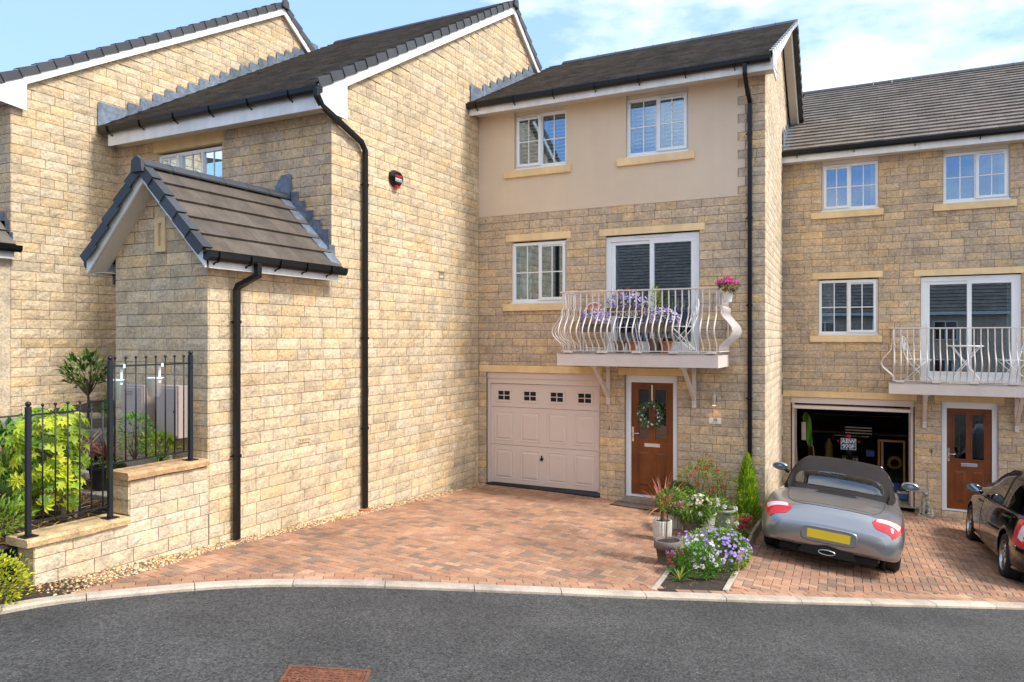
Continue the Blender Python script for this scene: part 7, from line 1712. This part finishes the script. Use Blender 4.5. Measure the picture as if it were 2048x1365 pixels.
T = plant('bay_tree', 'small dark bay tree with a bare stem against the left house wall', 'tree', (-10.55,7.0,1.75)); mb = MB(); mb.tube([(-10.55,7.0,1.72),(-10.54,7.0,2.1),(-10.57,7.0,2.4)], [.022,.018,.012], 6); branches(mb, (-10.55,7.0,2.15), (-10.6,7.0,2.52), (.38,.32,.26), 20, .007); mb.build('stem', 'bark', T)
mb = MB(); clump(mb, (-10.6,7.0,2.50), (.33,.28,.26), 300, .14, .042, [(.5,.7,.6),(.8,.9,.7),(1.8,1.7,.9),(.4,.5,.5)], shell=.3, up=.9); mb.build('crown', 'leaf', T)
T = plant('dwarf_conifer', 'little pointed green conifer beside the bay tree', 'conifer', (-10.0,7.0,1.9)); mb = MB(); clump(mb, (-10.0,7.0,2.12), (.17,.17,.24), 1000, .045, .01, [(1.3,1.5,.7),(1.9,1.9,.8),(.8,1.0,.6)], cones=True, up=1.2, thr=-.6); mb.build('foliage', 'leaf', T)
T = plant('potted_cordyline', 'dark red cordyline in a black plastic tub on the concrete step', 'potted plant', (-8.42,5.82,1.19)); mb = MB(); mb.lathe([(.15,0),(.19,.24),(.215,.245),(.215,.275),(.19,.275),(.18,.24)], 24, (-8.42,5.82,1.192)); mb.build('pot', 'ink', T)
mb = MB()
for i in range(34): strap(mb, (-8.42,5.82,1.55), pr_.uniform(0,2*pi), pr_.uniform(.2,1.4), pr_.uniform(.28,.46), .024, jit(pr_.choice([(1.5,.15,.9),(2.4,.3,1.2),(.8,.12,.6)])), droop=.9)
mb.build('leaves', 'leaf', T); mb = MB(); mb.tube([(-8.42,5.82,1.42),(-8.42,5.82,1.58)], .018, 6); mb.build('stem', 'bark', T); mb = MB(); clump(mb, (-8.42,5.8,1.50), (.19,.19,.06), 160, .07, .02, MID); mb.build('underplanting', 'leaf', T)
T = plant('magenta_flower', 'single magenta bloom low at the left edge', 'flower', (-7.95,3.95,1.25)); mb = MB(); ball_flower(mb, Vector((-7.96,4.02,1.52)), .035, (.8,.02,.3), 24); mb.build('bloom', 'petal', T); mb = MB(); mb.tube([(-7.95,4.05,1.1),(-7.96,4.02,1.5)], .004, 5); mb.build('stem', 'bark', T)
lt = MB()
for i in range(2300):
    x, y = pr_.uniform(-9.6,-7.5), pr_.uniform(3.9,6.3); z = GZ(x,y); l = pr_.uniform(.05,.22); a = pr_.uniform(0,2*pi)
    strap(lt, (x,y,z+pr_.uniform(.0,.05)), a, pr_.uniform(-.1,.5), l, pr_.uniform(.008,.025), jit(pr_.choice([(3.2,.9,2.0),(5,1.6,3.5),(1.2,.35,.8),(.5,.15,.4),(6,2.4,6)])), droop=.7, n=2)
tag(lt.build('leaf_litter', 'leaf', kind='stuff'), 'dry brown fallen leaves and straps covering the raised garden soil', 'leaf litter')
lt = MB()
for i in range(900):
    x, y = pr_.uniform(-8.3,-6.8), pr_.uniform(3.2,4.6)
    if side_of(KB, x, y) < .05 or (x < -7.3 and y > 4.1): continue
    strap(lt, (x,y,gz(x,y)+.01), pr_.uniform(0,6.28), pr_.uniform(-.1,.3), pr_.uniform(.02,.06), .014, jit(pr_.choice([(.8,.3,1.0),(1.6,.6,2.0),(.4,.15,.5)])), droop=.3, n=2)
tag(lt.build('bark_mulch', 'leaf', kind='stuff'), 'dark bark mulch in front of the end of the garden wall', 'bark mulch')

# ---- balcony furniture and planters
def bistro_chair(name, label, x, y, z, rz, group, scroll=True):
    T = thing(name, label, 'chair', (x, y, z), group); M = Matrix.Translation((x, y, z)) @ Matrix.Rotation(rz, 4, 'Z')
    def tb(nm, pts, r_=.008): mb = MB(); mb.xf = M; mb.tube(pts, r_, 6); return mb.build(nm, 'white', T, smooth=True)
    for s_ in (-.19, .19):
        tb('leg', [(s_,-.22,0),(s_,.16,.45),(s_,.22,.62)]); tb('leg', [(s_*.9,.24,0),(s_*.9,-.2,.44)])
    tb('crossbar', [(-.19,-.16,.08),(.19,-.16,.08)]); tb('crossbar', [(-.17,.2,.05),(.17,.2,.05)])
    mb = MB(); mb.xf = M; 
    for k in range(7): mb.box(-.19,.19,-.2+.058*k,-.165+.058*k,.442,.455)
    mb.build('seat', 'white', T)
    tb('backrest', [(-.19,.20,.60)]+[(-.19*cos(a),.22+.05*sin(a),.66+.24*sin(a)) for a in [pi*k/10 for k in range(11)]]+[(.19,.20,.60)], .009)
    for q in (-1, 1): tb('scroll', [(q*(.06+.05*cos(a)),.235,.70+.075*sin(a)) for a in [2*pi*k/12 for k in range(13)]], .006)
    tb('scroll', [(-.15,.21,.60),(0,.25,.84),(.15,.21,.60)], .006)
    return T
def flower_box(label, x0, x1, y, z, tints, up_t, seed, box=True):
    T = thing('planter', label, 'planter', ((x0+x1)/2, y, z-.12), 'planters on the left balcony'); mb = MB(); mb.box(x0+.03,x1-.03,y-.09,y+.09,z-.14,z); mb.build('trough', 'pot_taupe', T)
    c = ((x0+x1)/2, y-.02, z+.08); r_ = ((x1-x0)/2, .15, .15); mb = MB(); clump(mb, c, r_, 700, .035, .016, MID+GREEN, shell=.4); mb.build('foliage', 'leaf', T)
    mb = MB(); flowers_on(mb, c, (r_[0],.18,.17), 230, .019, tints, 'b', upper=-.4)
    if up_t: flowers_on(mb, (c[0], c[1], c[2]+.13), (r_[0]*.6,.12,.12), 26, .026, up_t, 'ball', upper=0)
    mb.build('flowers', 'petal', T); return T
LOB = [(.30,.22,.72),(.45,.30,.8),(.85,.85,.9),(.8,.8,.9),(.5,.25,.65),(.22,.22,.75)]
bz0 = 2.75
st_ = thing('plant_stand', 'tall white wire plant stand with scrollwork in the middle of the left balcony', 'plant stand', (-4.10,12.45,bz0))
for s_ in (-1, 1):
    mb = MB(); mb.tube([(-4.10+s_*.30,12.32,bz0),(-4.10+s_*.17,12.38,bz0+.60)], .008, 6); mb.build('leg', 'white', st_); mb = MB(); mb.tube([(-4.10+s_*.24,12.62,bz0),(-4.10+s_*.17,12.54,bz0+.60)], .008, 6); mb.build('leg', 'white', st_)
mb = MB(); mb.box(-4.38,-3.82,12.36,12.376,bz0+.60,bz0+.615); mb.box(-4.38,-3.82,12.36,12.376,bz0+.71,bz0+.72); mb.build('top_rail', 'white', st_); mb = MB(); mb.tube([(-4.28,12.37,bz0+.44),(-3.92,12.37,bz0+.44)], .007, 6); mb.build('crossbar', 'white', st_)
for k in range(5): mb = MB(); c = (-4.30+.1*k, 12.36, bz0+.662); mb.tube([(c[0]+.04*cos(a), c[1], c[2]+.04*sin(a)) for a in [2*pi*i/12 for i in range(13)]], .005, 5, cap=False); mb.build('scroll', 'white', st_)
flower_box('middle planter of violet and white flowers with green above, on the wire stand', -4.45, -3.72, 12.47, bz0+.78, LOB, [(.85,.85,.8),(.8,.8,.85),(.75,.05,.05)], 1)
flower_box('left planter of blue and white flowers with coral geraniums above', -4.88, -4.32, 12.30, bz0+.50, LOB, [(.85,.3,.3),(.8,.2,.25)], 2)
flower_box('right planter of purple and white lobelia in front of the patio glass', -3.80, -3.12, 12.35, bz0+.50, LOB, None, 3)
T = plant('yellow_foliage', 'upright yellow-green shrub behind the right planter on the balcony', 'shrub', (-3.62,12.6,bz0)); pot(T, (-3.62,12.6,bz0), .1, .13, .25, 'pot_taupe'); mb = MB(); clump(mb, (-3.62,12.6,bz0+.72), (.13,.12,.42), 620, .045, .022, [(3,2,.8),(1.6,1.4,.8),(4,2,.8)], shell=.2); mb.build('foliage', 'leaf', T)
for x, m, lab in ((-4.0,'terracotta','terracotta pot under the wire stand'), (-4.22,'pot_taupe','small brown pot under the wire stand'), (-3.40,'terracotta','reddish clay pot under the right planter')):
    T = thing('flower_pot', lab, 'flower pot', (x,12.5,bz0)); pot(T, (x,12.5,bz0), .07, .10, .2, m, rim=.03)
bistro_chair('bistro_chair', 'white folding scroll-back chair at the right of the left balcony', -3.12, 12.42, bz0, radians(-62), 'white folding bistro chairs')
bistro_chair('bistro_chair', 'white folding scroll-back chair at the left of the left balcony', -4.72, 12.55, bz0, radians(20), 'white folding bistro chairs')
HPt = thing('rail_planter', 'white pot of bright pink begonias clipped to the right corner of the balcony rail', 'flower pot', (-2.30,12.12,3.6)); mb = MB(); mb.lathe([(.065,0),(.095,.15),(.10,.155),(.10,.175),(.085,.175)], 20, (-2.31,12.10,3.57)); mb.build('pot', 'cream', HPt, smooth=False)
mb = MB(); mb.box(-2.42,-2.40,12.08,12.12,3.70,3.82); mb.build('clip', 'cream', HPt); mb = MB(); clump(mb, (-2.29,12.08,3.82), (.14,.13,.08), 260, .06, .035, [(1.6,.5,.5),(1.0,.9,.6),(2.2,.5,.6)], shell=.3, droop=.5); mb.build('foliage', 'leaf', HPt)
mb = MB(); flowers_on(mb, (-2.30,12.06,3.86), (.15,.13,.08), 34, .036, [(.9,.06,.42),(.85,.12,.45),(.9,.2,.5)], 'ball', upper=0); mb.build('flowers', 'petal', HPt)
# right balcony: table and chairs
cz1 = bz0-.61
T = thing('bistro_table', 'white folding bistro table on the right balcony', 'table', (1.28,16.75,cz1)); mb = MB(); mb.lathe([(.001,.70),(.30,.70),(.31,.71),(.30,.722),(.001,.722)], 24, (1.28,16.75,cz1)); mb.build('table_top', 'white', T)
for s_ in (-.2, .2):
    for q in (-1, 1): mb = MB(); mb.tube([(1.28-q*.27,16.75+s_,cz1),(1.28+q*.22,16.75+s_,cz1+.70)], .010, 6); mb.build('leg', 'white', T)
bistro_chair('bistro_chair', 'white folding chair at the left end of the right balcony', .48, 16.72, cz1, radians(75), 'white folding bistro chairs'); bistro_chair('bistro_chair', 'white folding chair at the right end of the right balcony, cut by the picture edge', 2.05, 16.72, cz1, radians(-75), 'white folding bistro chairs')
HK2 = thing('door_ring', 'small black ring hook on the stones left of the right front door', 'hook', (.72,17.18,.75)); mb = MB(); mb.tube([(.72+.02*cos(a),17.165,.74+.03*sin(a)) for a in [2*pi*i/12 for i in range(13)]], .006, 5, cap=False); mb.build('ring', 'iron', HK2)
# candles and ornaments behind the glass
for x, y, z, m, lab, grp in ((-6.08,13.10,3.70,'cream','tall cream candle on the kitchen windowsill',None),(-5.98,13.10,3.70,'cream','short white candle on the kitchen windowsill',None),(-1.29,17.45,5.75,'cream','white bottle in the upper left window of the right house',None)):
    T = thing('candle' if 'candle' in lab else 'bottle', lab, 'candle' if 'candle' in lab else 'bottle', (x,y,z)); mb = MB(); mb.tube([(x,y,z),(x,y,z+(.16 if 'tall' in lab or 'bottle' in lab else .07))], .028, 12); mb.build('body', m, T)
